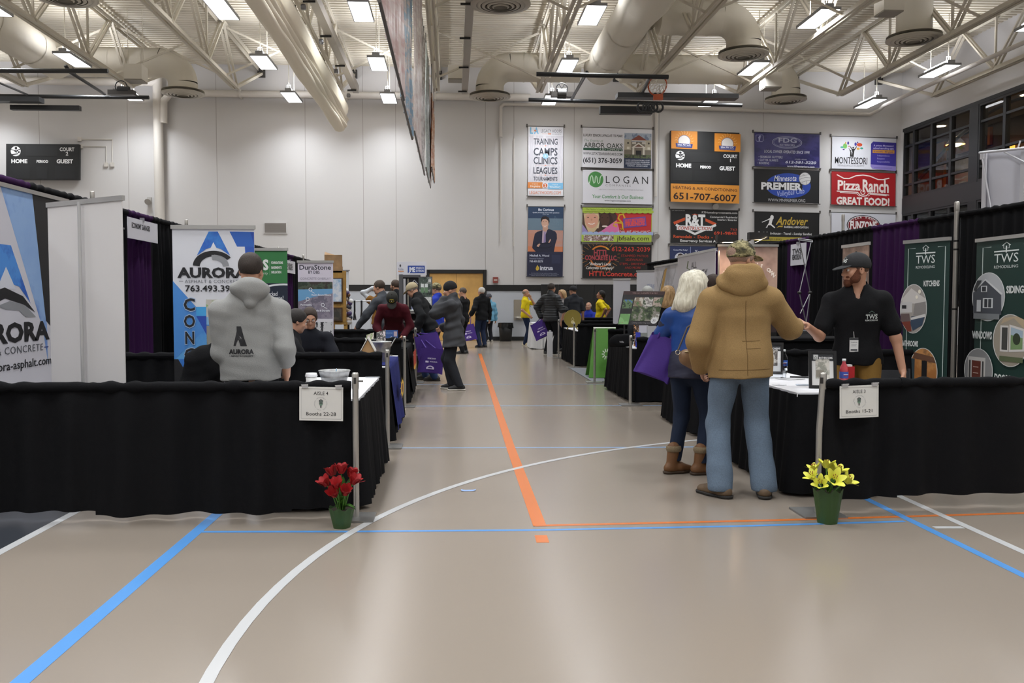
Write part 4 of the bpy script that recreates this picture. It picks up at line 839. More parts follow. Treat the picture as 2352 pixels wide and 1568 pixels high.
wall_banner('white banner with a maroon oval, lowest of the right column', cE, (150, 1085), (882, 1108), (148, 1440), d, '#d4d5dd')
# small fittings on the wall
p = at(633, 523, YB); t = thing('wall_vent', 'square grey louvred vent low on the bare part of the back wall', 'vent', p)
mb = MB(); mb.box((p.x - 0.4, YB - 0.03, p.z - 0.2), (p.x + 0.4, YB - 0.001, p.z + 0.2), WALL); mb.build('frame', t)
mb = MB(); mb.box((p.x - 0.36, YB - 0.035, p.z - 0.16), (p.x + 0.36, YB - 0.03, p.z + 0.16), '#857f7b')
for k in range(9): z = p.z - 0.15 + k * 0.035; mb.box((p.x - 0.36, YB - 0.045, z), (p.x + 0.36, YB - 0.035, z + 0.02), '#8f8985')
mb.build('louvres', t)
p = at(1138, 643, YB); t = thing('fire_alarm', 'small red fire alarm box right of the wooden double door', 'fire alarm', p)
mb = MB(); mb.box((p.x - 0.09, YB - 0.09, p.z - 0.1), (p.x + 0.09, YB - 0.001, p.z + 0.1), '#8a4038'); mb.build('box', t)
mb = MB(); mb.box((p.x - 0.06, YB - 0.1, p.z - 0.03), (p.x + 0.06, YB - 0.09, p.z + 0.03), '#b8a49c'); mb.build('plate', t)
for u, v, lb in ((344, 463, 'grey wall horn beside the fat white pipe'), (1505, 542, 'pale wall horn between the lime banner and the construction banner'), (1640, 474, 'small clear wall horn under the orange scoreboard')):
    p = at(u, v, YB); t = thing('wall_horn', lb, 'horn', p); HN = M('#a9a6a2', 0.4)
    mb = MB(); mb.box((p.x - 0.07, YB - 0.06, p.z - 0.02), (p.x + 0.07, YB - 0.001, p.z + 0.14), HN); mb.build('box', t)
    mb = MB(); mb.tube([(p.x, YB - 0.05, p.z + 0.05), (p.x, YB - 0.2, p.z - 0.03)], [0.05, 0.11], HN, 14); mb.build('bell', t)
for (pts, lb) in (([(183, 320), (258, 320), (258, 378)], 'thin conduit beside the left scoreboard, upper of two'), ([(186, 336), (244, 336), (244, 378)], 'thin conduit beside the left scoreboard, lower of two')):
    t = thing('conduit', lb, 'conduit', at(*pts[0], YB)); W3 = [at(u, v, YB - 0.03) for u, v in pts]
    mb = MB(); mb.tube(W3, 0.015, PIPE, 6); mb.build('pipe', t)
    for q in (W3[0], W3[2]):
        mb = MB(); mb.box(q + Vector((-0.06, -0.04, -0.07)), q + Vector((0.06, 0.028, 0.07)), PIPE); mb.build('junction_box', t)
p = at(1191, 710, YB); t = thing('drinking_fountain', 'recessed steel drinking fountain in the pale block wall', 'fountain', (p.x, YB, 0.8))
SS = M('#b5b0a6', 0.3, 0.8)
xa, xb = wx(1180, 700), wx(1207, 700); za, zb = wz(735), wz(688)
mb = MB(); mb.box((xa, YB - 0.03, za), (xb, YB - 0.016, zb), SS); mb.build('back_plate', t)
mb = MB(); mb.lathe([(0.02, -0.02), (0.16, -0.02), (0.2, 0.06), (0.17, 0.05), (0.02, 0.02)], SS, ((xa + xb) / 2, YB - 0.24, za + 0.06), 18); mb.build('bowl', t)
mb = MB(); mb.tube([((xa + xb) / 2, YB - 0.22, za + 0.08), ((xa + xb) / 2, YB - 0.24, za + 0.2)], 0.012, SS, 8); mb.build('spout', t)
p = gz(1161, 783); t = thing('trash_can', 'round black trash can with bag by the back wall', 'trash can', (p.x, YB - 0.45, 0)); c0 = (p.x, YB - 0.45, 0)
mb = MB(); mb.lathe([(0, 0), (0.2, 0), (0.245, 0.6), (0.235, 0.6), (0.19, 0.02), (0, 0.02)], M('#191919', 0.5), c0, 20); mb.build('bin', t)
mb = MB(); mb.grid(lambda a, b: (c0[0] + (0.25 + 0.015 * math.sin(a * 50) + 0.02 * b) * math.cos(2 * math.pi * a), c0[1] + (0.25 + 0.015 * math.sin(a * 50) + 0.02 * b) * math.sin(2 * math.pi * a), 0.63 - (0.15 + 0.04 * math.sin(a * 31)) * b), 40, 3, M('#101010', 0.3)); mb.build('bag_rim', t)
# ================= pipe and drape, tables, stand-up banners
def cloth(col, rough=0.85): return M(col, rough, bump=0.25, scale=220, spec=0.12)
CB = cloth('#121214'); CP = cloth('#33163f'); ALU = M('#b4b1ab', 0.32, 0.75); PLATE = M('#8f8e8c', 0.4, 0.7)
def drape(name, label, a, b, z0, z1, mat, amp=0.03, per=0.17, seed=0, group=None, cat='curtain', skew=0.0, rod=True):
    a = Vector((a[0], a[1], 0)); b = Vector((b[0], b[1], 0)); L = (b - a).length; d = (b - a).normalized(); n = Vector((-d.y, d.x, 0)); r = random.Random(seed)
    ph = [r.uniform(0, 6.28) for _ in range(4)]
    t = thing(name, label, cat, (a + b) / 2, group)
    def fn(i, j):
        x = i * L; k = 0.25 + 0.75 * min(1, (1 - j) * 3)
        e_ = min(1.0, min(x, L - x) / 0.12); o = e_ * amp * k * (math.sin(2 * math.pi * x / per + ph[0] + 0.7 * math.sin(x * 3 + ph[1])) + 0.6 * math.sin(2 * math.pi * x / (per * 2.7) + ph[2] + (1 - j) * 0.8))
        hem = (0.012 * math.sin(x * 2.1 + ph[3]) + 0.008 * math.sin(x * 7 + ph[1])) * (1 - j)
        p = a + d * x + n * (o * (0.15 if j > 0.985 else 1)); return (p.x, p.y, z0 + hem + (z1 - z0) * j)
    mb = MB(); nu = max(12, int(L * 42)); mb.grid(fn, nu, 12, mat); mb.build('cloth', t)
    mb = MB()
    def fs(i, j):
        x = i * L; ang = 2 * math.pi * j; q = 0.03 + 0.004 * math.sin(x * 40 + ph[1]) * (1 + math.sin(x * 9)); p = a + d * x + n * (q * math.cos(ang)); return (p.x, p.y, z1 - 0.012 + q * 1.1 * math.sin(ang))
    mb.grid(fs, nu, 10, mat); mb.build('rod_pocket', t)
    if rod:
        mb = MB(); mb.tube([(a + d * 0.005) + Vector((0, 0, z1 - 0.012)), (b - d * 0.005) + Vector((0, 0, z1 - 0.012))], 0.016, ALU, 10); mb.build('rod', t)
    return t
def post(label, x, y, h, group, r=0.02, plate=0.28, lean=0.0):
    t = thing('drape_post', label, 'post', (x, y, 0), group)
    mb = MB(); mb.tube([(x, y, 0.01), (x, y, h * 0.6), (x + lean, y, h)], r, ALU, 14); mb.lathe([(0, h + 0.012), (r * 0.9, h + 0.01), (r * 1.12, h), (r * 1.12, h - 0.09), (r, h - 0.1)], ALU, (x + lean, y, 0), 14); mb.build('pole', t)
    mb = MB(); mb.box((x - plate / 2, y - plate / 2, 0.001), (x + plate / 2, y + plate / 2, 0.012), PLATE); mb.build('base_plate', t)
    if h < 1.2:
        mb = MB(); mb.box((x - 0.008, y - r - 0.012, h - 0.06), (x + 0.008, y - r, h - 0.02), M('#3c3a38', 0.4, 0.5)); mb.tube([(x + r, y, h - 0.045), (x + r + 0.03, y, h - 0.045)], 0.006, M('#6a6865', 0.4, 0.6), 6); mb.build('hook_slot', t)
    return t
AX = -0.63; BXL = -3.76; RX = 2.42; BXR = 6.05
gl, gr = 'low drape posts along the aisle', 'low drape posts along the aisle'
post('low steel post at the corner of the left front drape, beside the red tulips', AX, 5.64, 0.94, gl, plate=0.24)
for y, lb in ((8.39, 'second low post on the left of the aisle, behind the white table'), (11.55, 'third low post on the left side of the aisle'), (14.9, 'fourth low post on the left side of the aisle')): post(lb, AX - 0.01 * (y > 11), y, 0.93, gl)
post('low steel post at the corner of the right front drape, beside the yellow lilies', RX + 0.0, 5.62, 0.93, gr, lean=0.02)
for y, x, lb in ((11.6, 2.39, 'low post right of the aisle, left of the purple shoulder bag'), (14.82, 2.43, 'low post in front of the green folding sign'), (18.08, 2.53, 'low post at the corner of the grey mat'), (21.08, 2.57, 'low post beside the puffer jacket person')): post(lb, x, y, 0.93, gr)
# front drapes
g = 'low black drapes facing the camera'
drape('low_drape', 'long low black drape across the left front, its middle length', (-2.3, 5.66), (-1.05, 5.66), 0.045, 0.875, CB, 0.03, 0.3, 3, g)
drape('low_drape', 'low black drape behind the red tulips, left of the corner post', (-1.05, 5.66), (AX - 0.03, 5.66), 0.045, 0.875, CB, 0.026, 0.22, 4, g)
drape('low_drape', 'low black drape at the far left front', (-3.75, 5.66), (-2.3, 5.66), 0.05, 0.875, CB, 0.03, 0.26, 5, g)
drape('low_drape', 'low black drape behind the yellow lilies, right of the corner post', (RX + 0.03, 5.62), (3.0, 5.7), 0.075, 0.875, CB, 0.03, 0.3, 6, g)
drape('low_drape', 'low black drape at the far right front', (3.0, 5.7), (4.4, 5.8), 0.085, 0.875, CB, 0.03, 0.34, 7, g)
g = 'low black drapes between booths'
for y, lb in ((8.39, 'low black divider drape directly behind the grey hoodie person'), (11.55, 'low black divider drape behind the two seated men'), (14.9, 'low black divider drape in front of the maroon sweater person')): drape('divider_drape', lb, (AX - 0.05, y), (BXL + 0.3, y), 0.05, 0.9, CB, 0.02, 0.2, int(y), g)
for y, x, lb in ((8.6, 2.5, 'low black divider drape behind the white display table on the right'), (11.6, 2.42, 'low black divider drape under the landscaping board'), (14.82, 2.46, 'low black divider drape beside the green folding sign'), (18.08, 2.56, 'low black divider drape right of the grey mat'), (21.08, 2.6, 'low black divider drape behind the gold prize wheel')): drape('divider_drape', lb, (x + (0.2 if y == 14.82 else 0.05), y), (BXR - 1.2 if y < 10 else BXR - 0.85, y), 0.05, 0.9, CB, 0.02, 0.2, int(y) + 3, g)
# tall back drapes, purple and black by turns
gb = 'tall drapes behind the left booths'; gr2 = 'tall drapes behind the right booths'
for k, (y0, y1, m, lb) in enumerate(((5.7, 7.95, CP, 'tall purple drape behind the big wall graphic at the far left'), (7.95, 9.0, CB, 'tall black drape behind the blank stand-up banner back'), (9.0, 10.3, CB, 'tall black drape right of the blank banner back'), (10.3, 11.1, CP, 'tall purple drape under the white booth card on the left'), (11.1, 13.2, CB, 'tall black drape left of the blue asphalt stand-up banner'), (13.2, 14.2, CP, 'tall purple drape behind the blue asphalt stand-up banner'), (14.2, 18.4, CB, 'tall black drape behind the green basement banner'), (18.4, 20.7, CP, 'tall purple drape left of the concrete overlay banner'), (20.7, 25.0, CB, 'tall black drape behind the concrete overlay banner'))):
    drape('tall_drape', lb, (BXL, y0), (BXL, y1), 0.06, 2.44, m, 0.035, 0.16, k + 20, gb)
for y, lb in ((9.0, 'tall drape post behind the blank banner back'), (12.1, 'tall drape post left of the blue asphalt banner'), (15.2, 'tall drape post behind the blue asphalt banner'), (18.35, 'tall drape post behind the green basement banner'), (21.4, 'tall drape post behind the concrete overlay banner')): post(lb, BXL + 0.14, y, 2.5, 'tall posts behind the left booths')
for k, (y0, y1, m, lb) in enumerate(((5.8, 10.09, CB, 'tall black drape at the right edge behind the siding banner'), (10.1, 10.95, CB, 'tall black drape just left of the tall white post'), (10.95, 12.1, CP, 'tall purple drape behind the kitchens stand-up banner'), (12.1, 14.1, CB, 'tall black drape right of the twisted wire stand'), (14.1, 15.0, CP, 'tall purple drape behind the twisted wire stand'), (15.0, 17.6, CB, 'tall black drape right of the lit brown backdrop'), (17.6, 19.2, CP, 'tall purple drape above the roofing banner'), (19.2, 24.5, CB, 'tall black drape behind the small white hanging banners'))):
    xa = BXR + 0.1 - 0.035 * (y0 - 6); xb = BXR + 0.1 - 0.035 * (y1 - 6)
    drape('tall_drape', lb, (xa, y0), (xb, y1), 0.06, 2.44, m, 0.035, 0.16, k + 40, gr2)
t = post('tall white post with black bands, in front of the right drapes', 5.92, 10.03, 2.56, 'tall posts behind the right booths', r=0.026)
mb = MB()
for z in (2.1, 2.0, 1.3): mb.tube([(5.92, 10.03, z), (5.92, 10.03, z + 0.02)], 0.028, BLK, 12)
mb.build('tape_bands', t)
post('tall post where the right drapes meet, above the cap brim', 6.0, 13.2, 2.72, 'tall posts behind the right booths', r=0.022)
post('tall post beside the small white hanging banners', 5.5, 20.4, 2.5, 'tall posts behind the right booths', r=0.022)
# draped tables
WT = M('#e6e6ea', 0.45)
def table(label, x0, x1, y0, y1, top=WT, skirt=CB, seed=0, z=0.75, name='draped_table'):
    t = thing(name, label, 'table', ((x0 + x1) / 2, (y0 + y1) / 2, 0)); r = random.Random(seed); ph = [r.uniform(0, 6) for _ in range(4)]
    mb = MB(); mb.box((x0, y0, z - 0.03), (x1, y1, z), top)
    n = 60
    mb.build('table_top', t)
    per = [(x0, y0), (x1, y0), (x1, y1), (x0, y1)]; Ls = [x1 - x0, y1 - y0, x1 - x0, y1 - y0]; T = sum(Ls)
    def fn(i, j):
        s = (i * T + Ls[0] / 2) % T; k = 0
        while k < 3 and s > Ls[k]: s -= Ls[k]; k += 1
        p = Vector(per[k]); q = Vector(per[(k + 1) % 4]); d = (q - p).normalized(); nn = Vector((d.y, -d.x)); 
        e = min(s, Ls[k] - s) / 0.08; e = min(1, max(0.15, e))
        o = (0.012 + 0.045 * (1 - j)) + e * 0.02 * (0.35 + 0.65 * (1 - j)) * (math.sin(2 * math.pi * i * T / 0.16 + ph[0] + math.sin(i * 30)) + 0.5 * math.sin(2 * math.pi * i * T / 0.41 + ph[1]))
        c = 0.0 if e >= 1 else (1 - e) * 0.035 * (1 - j)
        P = p + d * s + nn * (o + c); return (P.x, P.y, 0.02 + 0.012 * math.sin(i * 40 + ph[2]) * (1 - j) + (z - 0.012 - 0.02) * j)
    mb = MB(); mb.grid(fn, int(T * 30), 8, skirt); mb.build('table_skirt', t)
    for lx in (x0 + 0.08, x1 - 0.08):
        for ly in (y0 + 0.1, y1 - 0.1):
            mb = MB(); mb.tube([(lx, ly, 0), (lx, ly, z - 0.03)], 0.015, M('#55555a', 0.4, 0.6), 8); mb.build('leg', t)
    return t
table('white-topped black skirted table behind the AISLE 4 sign', -1.2, -0.64, 5.9, 7.56, seed=1)
table('white-topped black skirted table under the handshake on the right', 2.48, 3.06, 6.15, 8.1, seed=2)
table('black skirted table under the metal tub, second on the left', -1.25, -0.66, 8.75, 10.5, seed=3)
table('black skirted table with the red emblem, third on the left', -1.3, -0.66, 11.95, 13.6, seed=4, top=CB)
table('black skirted table right of the purple shoulder bag', 2.56, 3.3, 8.9, 10.3, seed=6)
table('black skirted table holding the landscaping board', 2.5, 3.3, 11.95, 13.8, seed=7)
table('black skirted table behind the green folding sign', 2.9, 3.6, 15.4, 17.6, seed=8, top=CB)
table('black skirted table holding the gold prize wheel', 2.66, 3.4, 18.5, 20.8, seed=9)
table('white clothed small table behind the puffer jacket person', 2.3, 2.9, 24.9, 26.0, seed=10, skirt=cloth('#dcdcdc'))
table('black table at the far left display of shoes and tools', -3.2, -1.9, 17.4, 18.3, seed=11, top=CB)
def cover(name, label, x, y0, y1, z0, mat, draw=None, box=None):
    """cloth runner folded over a table edge and hanging on the aisle side"""
    t = thing(name, label, 'table cloth', (x, (y0 + y1) / 2, 0.6)); mb = MB()
    def fn(i, j):
        y = y0 + (y1 - y0) * i
        if j < 0.25: return (x - 0.4 * (1 - j / 0.25), y, 0.762)
        k = (j - 0.25) / 0.75; return (x + 0.02 + 0.075 * k + 0.016 * k * math.sin(i * 17 + 1), y, 0.758 - (0.758 - z0) * k)
    mb.grid(fn, 24, 16, mat); 
    mb.build('runner', t); 
    if draw:
        mb = MB(); P = Poster(mb, box, (x + 0.098, y0, 0.74), (x + 0.098, y1, 0.74), (x + 0.112, y0, z0 + 0.02), 0.004); draw(P); mb.build('emblem', t)
    return t
def d(P):
    for i in range(10):
        a = math.radians(36 * i); P.poly([(50 + 10 * math.cos(a), 45 + 8 * math.sin(a)), (50 + 26 * math.cos(a + 0.2), 45 + 20 * math.sin(a + 0.2)), (50 + 10 * math.cos(a + 0.6), 45 + 8 * math.sin(a + 0.6))], '#d8b03c')
    P.e(50, 45, 18, 14, '#d8b03c'); P.e(50, 45, 10, 8, '#7a4a2a')
cover('table_runner', 'navy runner with a yellow sun emblem hanging on the second left table', -0.66, 8.8, 10.2, 0.1, cloth('#262c66'), d, (0, 0, 100, 100))
def d(P): P.r(20, 10, 80, 45, '#b8452c'); P.poly([(20, 45), (80, 45), (80, 50), (50, 58), (20, 50)], '#d8a43c')
cover('table_runner', 'black runner with a red and gold emblem hanging on the third left table', -0.66, 12.1, 13.5, 0.12, cloth('#161618'), d, (0, 0, 100, 100))
# ---- stand-up banners
def rollup(label, bl, br, z1, z0=0.06, draw=None, box=None, bg='#dcdce2', group='stand-up banners', back=True, name='roll_up_banner', foot=True, eps=0.002):
    """bl, br: ground points of the printed side's left and right edges as seen"""
    bl = Vector((bl[0], bl[1], 0)); br = Vector((br[0], br[1], 0)); d = (br - bl).normalized(); n = Vector((d.y, -d.x, 0)); L = (br - bl).length
    t = thing(name, label, 'banner', (bl + br) / 2, group)
    mb = MB(); th = 0.006; q = [bl + Vector((0, 0, z1)), br + Vector((0, 0, z1)), br + Vector((0, 0, z0)), bl + Vector((0, 0, z0))]
    b = -n * th; mb.add(q + [p + b for p in q], [(0, 3, 2, 1), (4, 5, 6, 7), (0, 1, 5, 4), (1, 2, 6, 5), (2, 3, 7, 6), (3, 0, 4, 7)], bg)
    if draw: draw(Poster(mb, box, q[0], q[1], q[3], eps))
    mb.build('sheet', t)
    mb = MB(); mb.bar(bl - d * 0.01 + Vector((0, 0, z1 + 0.005)), br + d * 0.01 + Vector((0, 0, z1 + 0.005)), 0.028, 0.035, M('#b9b8b5', 0.3, 0.6)); mb.build('top_rail', t)
    if foot:
        mb = MB(); c = -n * 0.06; mb.bar(bl - d * 0.01 + c + Vector((0, 0, 0.045)), br + d * 0.01 + c + Vector((0, 0, 0.045)), 0.15, 0.09, M('#a9a8a6', 0.3, 0.6)); mb.build('cassette', t)
        mb = MB(); m = (bl + br) / 2 - n * 0.04; mb.tube([m + Vector((0, 0, 0.09)), m + Vector((0, 0, z1))], 0.012, M('#c9c9c9', 0.3, 0.5), 10); mb.build('support_pole', t)
    return t
# blank back of a banner; its printed side looks away
rollup('blank white back of a stand-up banner with its support pole, far left', (-2.29, 6.2), (-3.02, 6.7), 2.12, bg='#d6d3d2')
CH = '#1a1a1e'
def aurora_mark(P, x, y, s, v):
    X = lambda pts: [(x + a * s, y + b * v) for a, b in pts]
    P.poly(X([(-88, 75), (-24, -90), (24, -90), (88, 75), (40, 30), (0, 14), (-40, 30)]), photo(['#1f3f9c', '#2a5cb8', '#3f86d2'], 1.6, const=False)); P.poly(X([(-24, 48), (0, -18), (26, 48)]), '#d8dbe2')
    def arcp(r0, r1, a0, a1, f=0.86): return [(x + r0 * f * s * math.cos(math.radians(a)), y + (146 + r0 * 0.82 * math.sin(math.radians(a))) * v) for a in range(a0, a1 + 1, 6)] + [(x + r1 * f * s * math.cos(math.radians(a)), y + (150 + r1 * 0.82 * math.sin(math.radians(a))) * v) for a in range(a1, a0 - 1, -6)]
    P.poly(arcp(128, 86, 182, 272), CH); P.poly(arcp(128, 100, 266, 326), CH); P.poly(arcp(94, 56, 262, 358), '#8c8e92')
def d(P):
    w_ = '#d5d6dc'
    P.poly([(663, 125), (735, 125), (885, 128), (885, 320), (860, 320), (800, 262), (730, 262)], '#2d5fb4'); P.poly([(850, 128), (885, 128), (885, 240)], '#2448a0'); P.poly([(800, 262), (885, 262), (885, 800), (830, 800)], '#2a55b0')
    aurora_mark(P, 515, 245, 1.72, 1.33)
    P.r(143, 812, 886, 1500, photo(['#2b5fb8', '#3a78c8', '#5aa0d8'], 0.9, const=False)); P.poly([(143, 575), (143, 830), (350, 830)], '#7db4dc'); P.poly([(143, 575), (350, 812), (443, 812), (443, 1000), (143, 1300)], '#4585cc'); P.poly([(350, 812), (443, 812), (443, 895), (350, 895)], '#3f9ad4'); P.poly([(350, 895), (443, 895), (443, 1070)], '#2347a4'); P.poly([(143, 1290), (180, 1290), (300, 1500), (143, 1500)], '#16161a'); P.poly([(180, 1290), (340, 1290), (420, 1500), (300, 1500)], '#2e6fc0')
    P.r(443, 745, 886, 975, photo(['#5f8a4c', '#86a86a', '#b8b4aa', '#7aa8cc'], 3.0)); P.r(443, 985, 886, 1160, photo(['#4f7a3c', '#8a8880', '#6b6f66'], 4.0))
    P.t('AURORA', 185, 542, 84, CH, w=640, b=0.06); P.t('ASPHALT & CONCRETE', 252, 594, 30, '#6a6c72', w=510, sp=1.1); P.r(200, 576, 238, 580, '#6a6c72'); P.r(775, 576, 812, 580, '#6a6c72'); P.t('763.493.3976', 255, 670, 54, CH, w=500, b=0.02)
    for i, ch in enumerate('CONCRETE'):
        y = 848 + 152 * i
        ww = {'N': 92, 'R': 78, 'E': 70, 'T': 84}.get(ch, 112); P.t(ch, 290, y, 114, '#9fb4d0', a='c', b=0.055, w=ww); P.t(ch, 290, y - 4, 106, CH, a='c', b=0.025, w=ww - 10)
rollup('blue and white asphalt stand-up banner with tall CONCRETE lettering', (-2.49, 7.9), (-1.77, 7.9), 2.06, draw=d, box=(143, 90, 886, 2140), bg='#d5d6dc')
# big wall graphic at the far left, along the tall drape
def d(P):
    # units: centimetres along the wall (from the frame's near end) and down from the top
    P.poly([(92, 0), (146, 0), (168, 116), (168, 150), (160, 120)], photo(['#6a8fce', '#8fb0dc', '#4a6cbc'], 0.8, const=False)); P.poly([(146, 0), (216, 0), (216, 140), (166, 112)], '#1b1b1e')
    x = 95
    P.poly([(x - 46, 96), (x - 14, 48), (x + 12, 48), (x + 43, 96), (x + 24, 82), (x, 78), (x - 24, 84)], photo(['#1f3f9c', '#2a5cb8', '#4a8cd8'], 2.0, const=False)); P.poly([(x - 12, 84), (x + 3, 66), (x + 18, 84)], '#cfd2dc')
    P.poly([(x - 55, 106), (x - 35, 90), (x, 83), (x + 30, 90), (x + 51, 104), (x + 30, 97), (x, 92), (x - 22, 98), (x - 32, 106)], CH); P.poly([(x - 12, 98), (x + 8, 94), (x + 34, 98), (x + 52, 108), (x + 34, 108), (x + 22, 102), (x, 101)], '#8c8e92')
    P.t('AURORA', 22, 128, 15, CH, w=150, b=0.06); P.t('ASPHALT & CONCRETE', 21, 138, 6, '#55575c', w=138, sp=1.1); P.r(161, 135, 169, 136, '#3c4a8c'); P.t('763.493.3976 | aurora-asphalt.com', -30, 151, 7, CH, w=204, b=0.01)
rollup('big white wall graphic with blue A emblem at the far left', (-3.66, 5.95), (-3.66, 8.52), 2.35, 0.3, d, (-41, 0, 216, 205), '#cbcad2', group=None, name='wall_graphic', foot=False)
# green and navy banner, concrete overlay banner
def d(P):
    P.r(780, 290, 1165, 585, '#357a44'); P.r(780, 585, 1165, 1500, '#1d2638'); cv_ = lambda o: [(x, 588 + o + 0.0009 * (x - 1130) ** 2) for x in range(780, 1166, 35)] + [(1165, 760), (780, 760)]; P.poly(cv_(0), '#dfe2e4'); P.poly(cv_(16), '#1d2638')
    P.t('DBS', 815, 465, 84, '#e6ebe6', w=185, b=0.06); P.t('Built with integrity', 800, 508, 22, '#c9d8c9', w=195, sh=0.3); P.r(1010, 385, 1012, 515, '#9fc0a4')
    for s_, y, w2 in (('FOUNDATIONS', 414, 102), ('BASEMENTS', 457, 90), ('INSULATION', 498, 86)): P.t(s_, 1025, y, 20, '#e6ebe6', w=w2, b=0.04)
    P.t('Cracked', 960, 698, 38, '#e4e6ea', w=115, b=0.01); P.t('Concrete!', 950, 735, 38, '#e4e6ea', w=178, b=0.01)
rollup('green and navy basement stand-up banner right of the blue one', (-2.6, 11.0), (-2.06, 11.0), 2.04, draw=d, box=(780, 290, 1165, 1700), bg='#1d2638')
def d(P):
    P.t('DuraStone', 1282, 475, 42, '#2c2c38', w=278, b=0.02); P.t('BY DBS', 1360, 510, 26, '#3a3a48', w=100, b=0.02); P.t('CONCRETE OVERLAY', 1290, 566, 20, '#8f8a9a', w=268)
    P.r(1268, 585, 1572, 920, photo(['#7d7686', '#8c8593', '#6d6878'], 6)); P.r(1268, 585, 1572, 660, photo(['#2e3a2e', '#4a5446', '#3c3230'], 5)); P.poly([(1268, 655), (1572, 648), (1572, 690), (1420, 720), (1268, 765)], '#6a9ec8')
    for x, y, x2, y2 in ((1378, 655, 1415, 690), (1352, 742, 1318, 780), (1485, 795, 1525, 830)): P.ring(x, y, 14, 14, 5, '#e6e8ee'); P.line([(x, y + 14), (x2, y2)], 4, '#e6e8ee')
    for s_, x, y, w2 in (('Resin-Bound Stone', 1388, 712, 172), ('Permeable', 1290, 802, 98), ('Safe & Durable', 1415, 855, 132)): P.t(s_, x, y, 16, '#e9ebf2', w=w2, b=0.02)
    P.r(1268, 925, 1572, 952, '#d6d4da'); P.r(1268, 952, 1572, 1300, photo(['#4a4a50', '#c9c9cc', '#2c2c30'], 7, stretch=(1, 1, 0.3)))
rollup('concrete overlay stand-up banner with blue pool picture', (-2.3, 13.1), (-1.78, 13.1), 1.98, draw=d, box=(1268, 405, 1578, 1580), bg='#cfc9d6')
# three stand-up banners behind the man in the black cap
def tws_head(P, x, y, s, col='#dfe6e4'):
    P.line([(x - 24 * s, y - 92 * s), (x, y - 116 * s), (x + 24 * s, y - 92 * s)], 5 * s, col); P.line([(x - 16 * s, y - 98 * s), (x - 16 * s, y - 72 * s), (x + 16 * s, y - 72 * s), (x + 16 * s, y - 98 * s)], 4 * s, col); P.r(x - 4 * s, y - 90 * s, x + 4 * s, y - 38 * s, col); P.r(x - 72 * s, y - 56 * s, x + 72 * s, y - 46 * s, col)
    P.t('TWS', x, y + 34 * s, 66 * s, col, a='c', w=140 * s); P.t('REMODELING', x, y + 76 * s, 21 * s, col, a='c', w=140 * s)
def tws_frame(P, x0, x1, y0, y1, col='#c3cfcb'):
    P.line([(x0 + 55, y0), (x0, y0), (x0, y1)], 5, col); P.line([(x1 - 55, y0), (x1, y0), (x1, y1)], 5, col)
GR = '#1d3833'
def oval(P, x, y, rx, ry, m): P.e(x, y, rx + 5, ry + 5, '#d9dcda', 36); P.e(x, y, rx, ry, m, 36)
def d(P):
    tws_frame(P, 838, 1112, 425, 1900); tws_head(P, 970, 520, 1.0); P.t('KITCHENS', 962, 745, 44, '#e0e4e2', w=116, b=0.03)
    oval(P, 888, 935, 98, 204, '#a8a29c'); P.poly([(800, 850), (870, 760), (980, 850), (984, 900), (800, 880)], '#d0ccc8'); P.poly([(792, 880), (880, 875), (880, 965), (790, 970)], '#c9c7c6'); P.r(800, 905, 835, 935, '#2c2a2c'); P.poly([(900, 890), (982, 872), (984, 985), (890, 990)], '#8e8a88'); P.poly([(792, 980), (860, 975), (870, 1050), (792, 1045)], '#6a5a58'); P.poly([(800, 1050), (870, 1040), (880, 1125), (850, 1130)], '#7c3a2c'); P.poly([(875, 1000), (980, 985), (960, 1070), (890, 1120), (870, 1060)], '#3a4a5e'); P.poly([(872, 1010), (982, 975), (980, 1000), (875, 1030)], '#d6d4d2'); P.e(935, 790, 10, 18, '#f2ecdc'); P.e(915, 835, 10, 14, '#f2ecdc')
    P.t('BATHROOMS', 808, 1252, 44, '#e0e4e2', w=126, b=0.03); oval(P, 975, 1460, 102, 195, photo(['#8a5a34', '#a8703c', '#c08a54', '#5a4030'], 2.2, const=False)); P.r(965, 1365, 1005, 1560, '#1d1c1e'); P.r(885, 1355, 912, 1560, '#3c4a50'); P.poly([(905, 1300), (1050, 1330), (1070, 1380), (900, 1350)], '#6a4a38')
    P.t('ADDITIONS', 960, 1760, 40, '#e0e4e2', w=116, b=0.03)
rollup('dark green kitchens stand-up banner right of the man in the black cap', (4.61, 8.72), (4.76, 8.17), 2.0, draw=d, box=(808, 370, 1140, 2000), bg=GR, eps=0.0015)
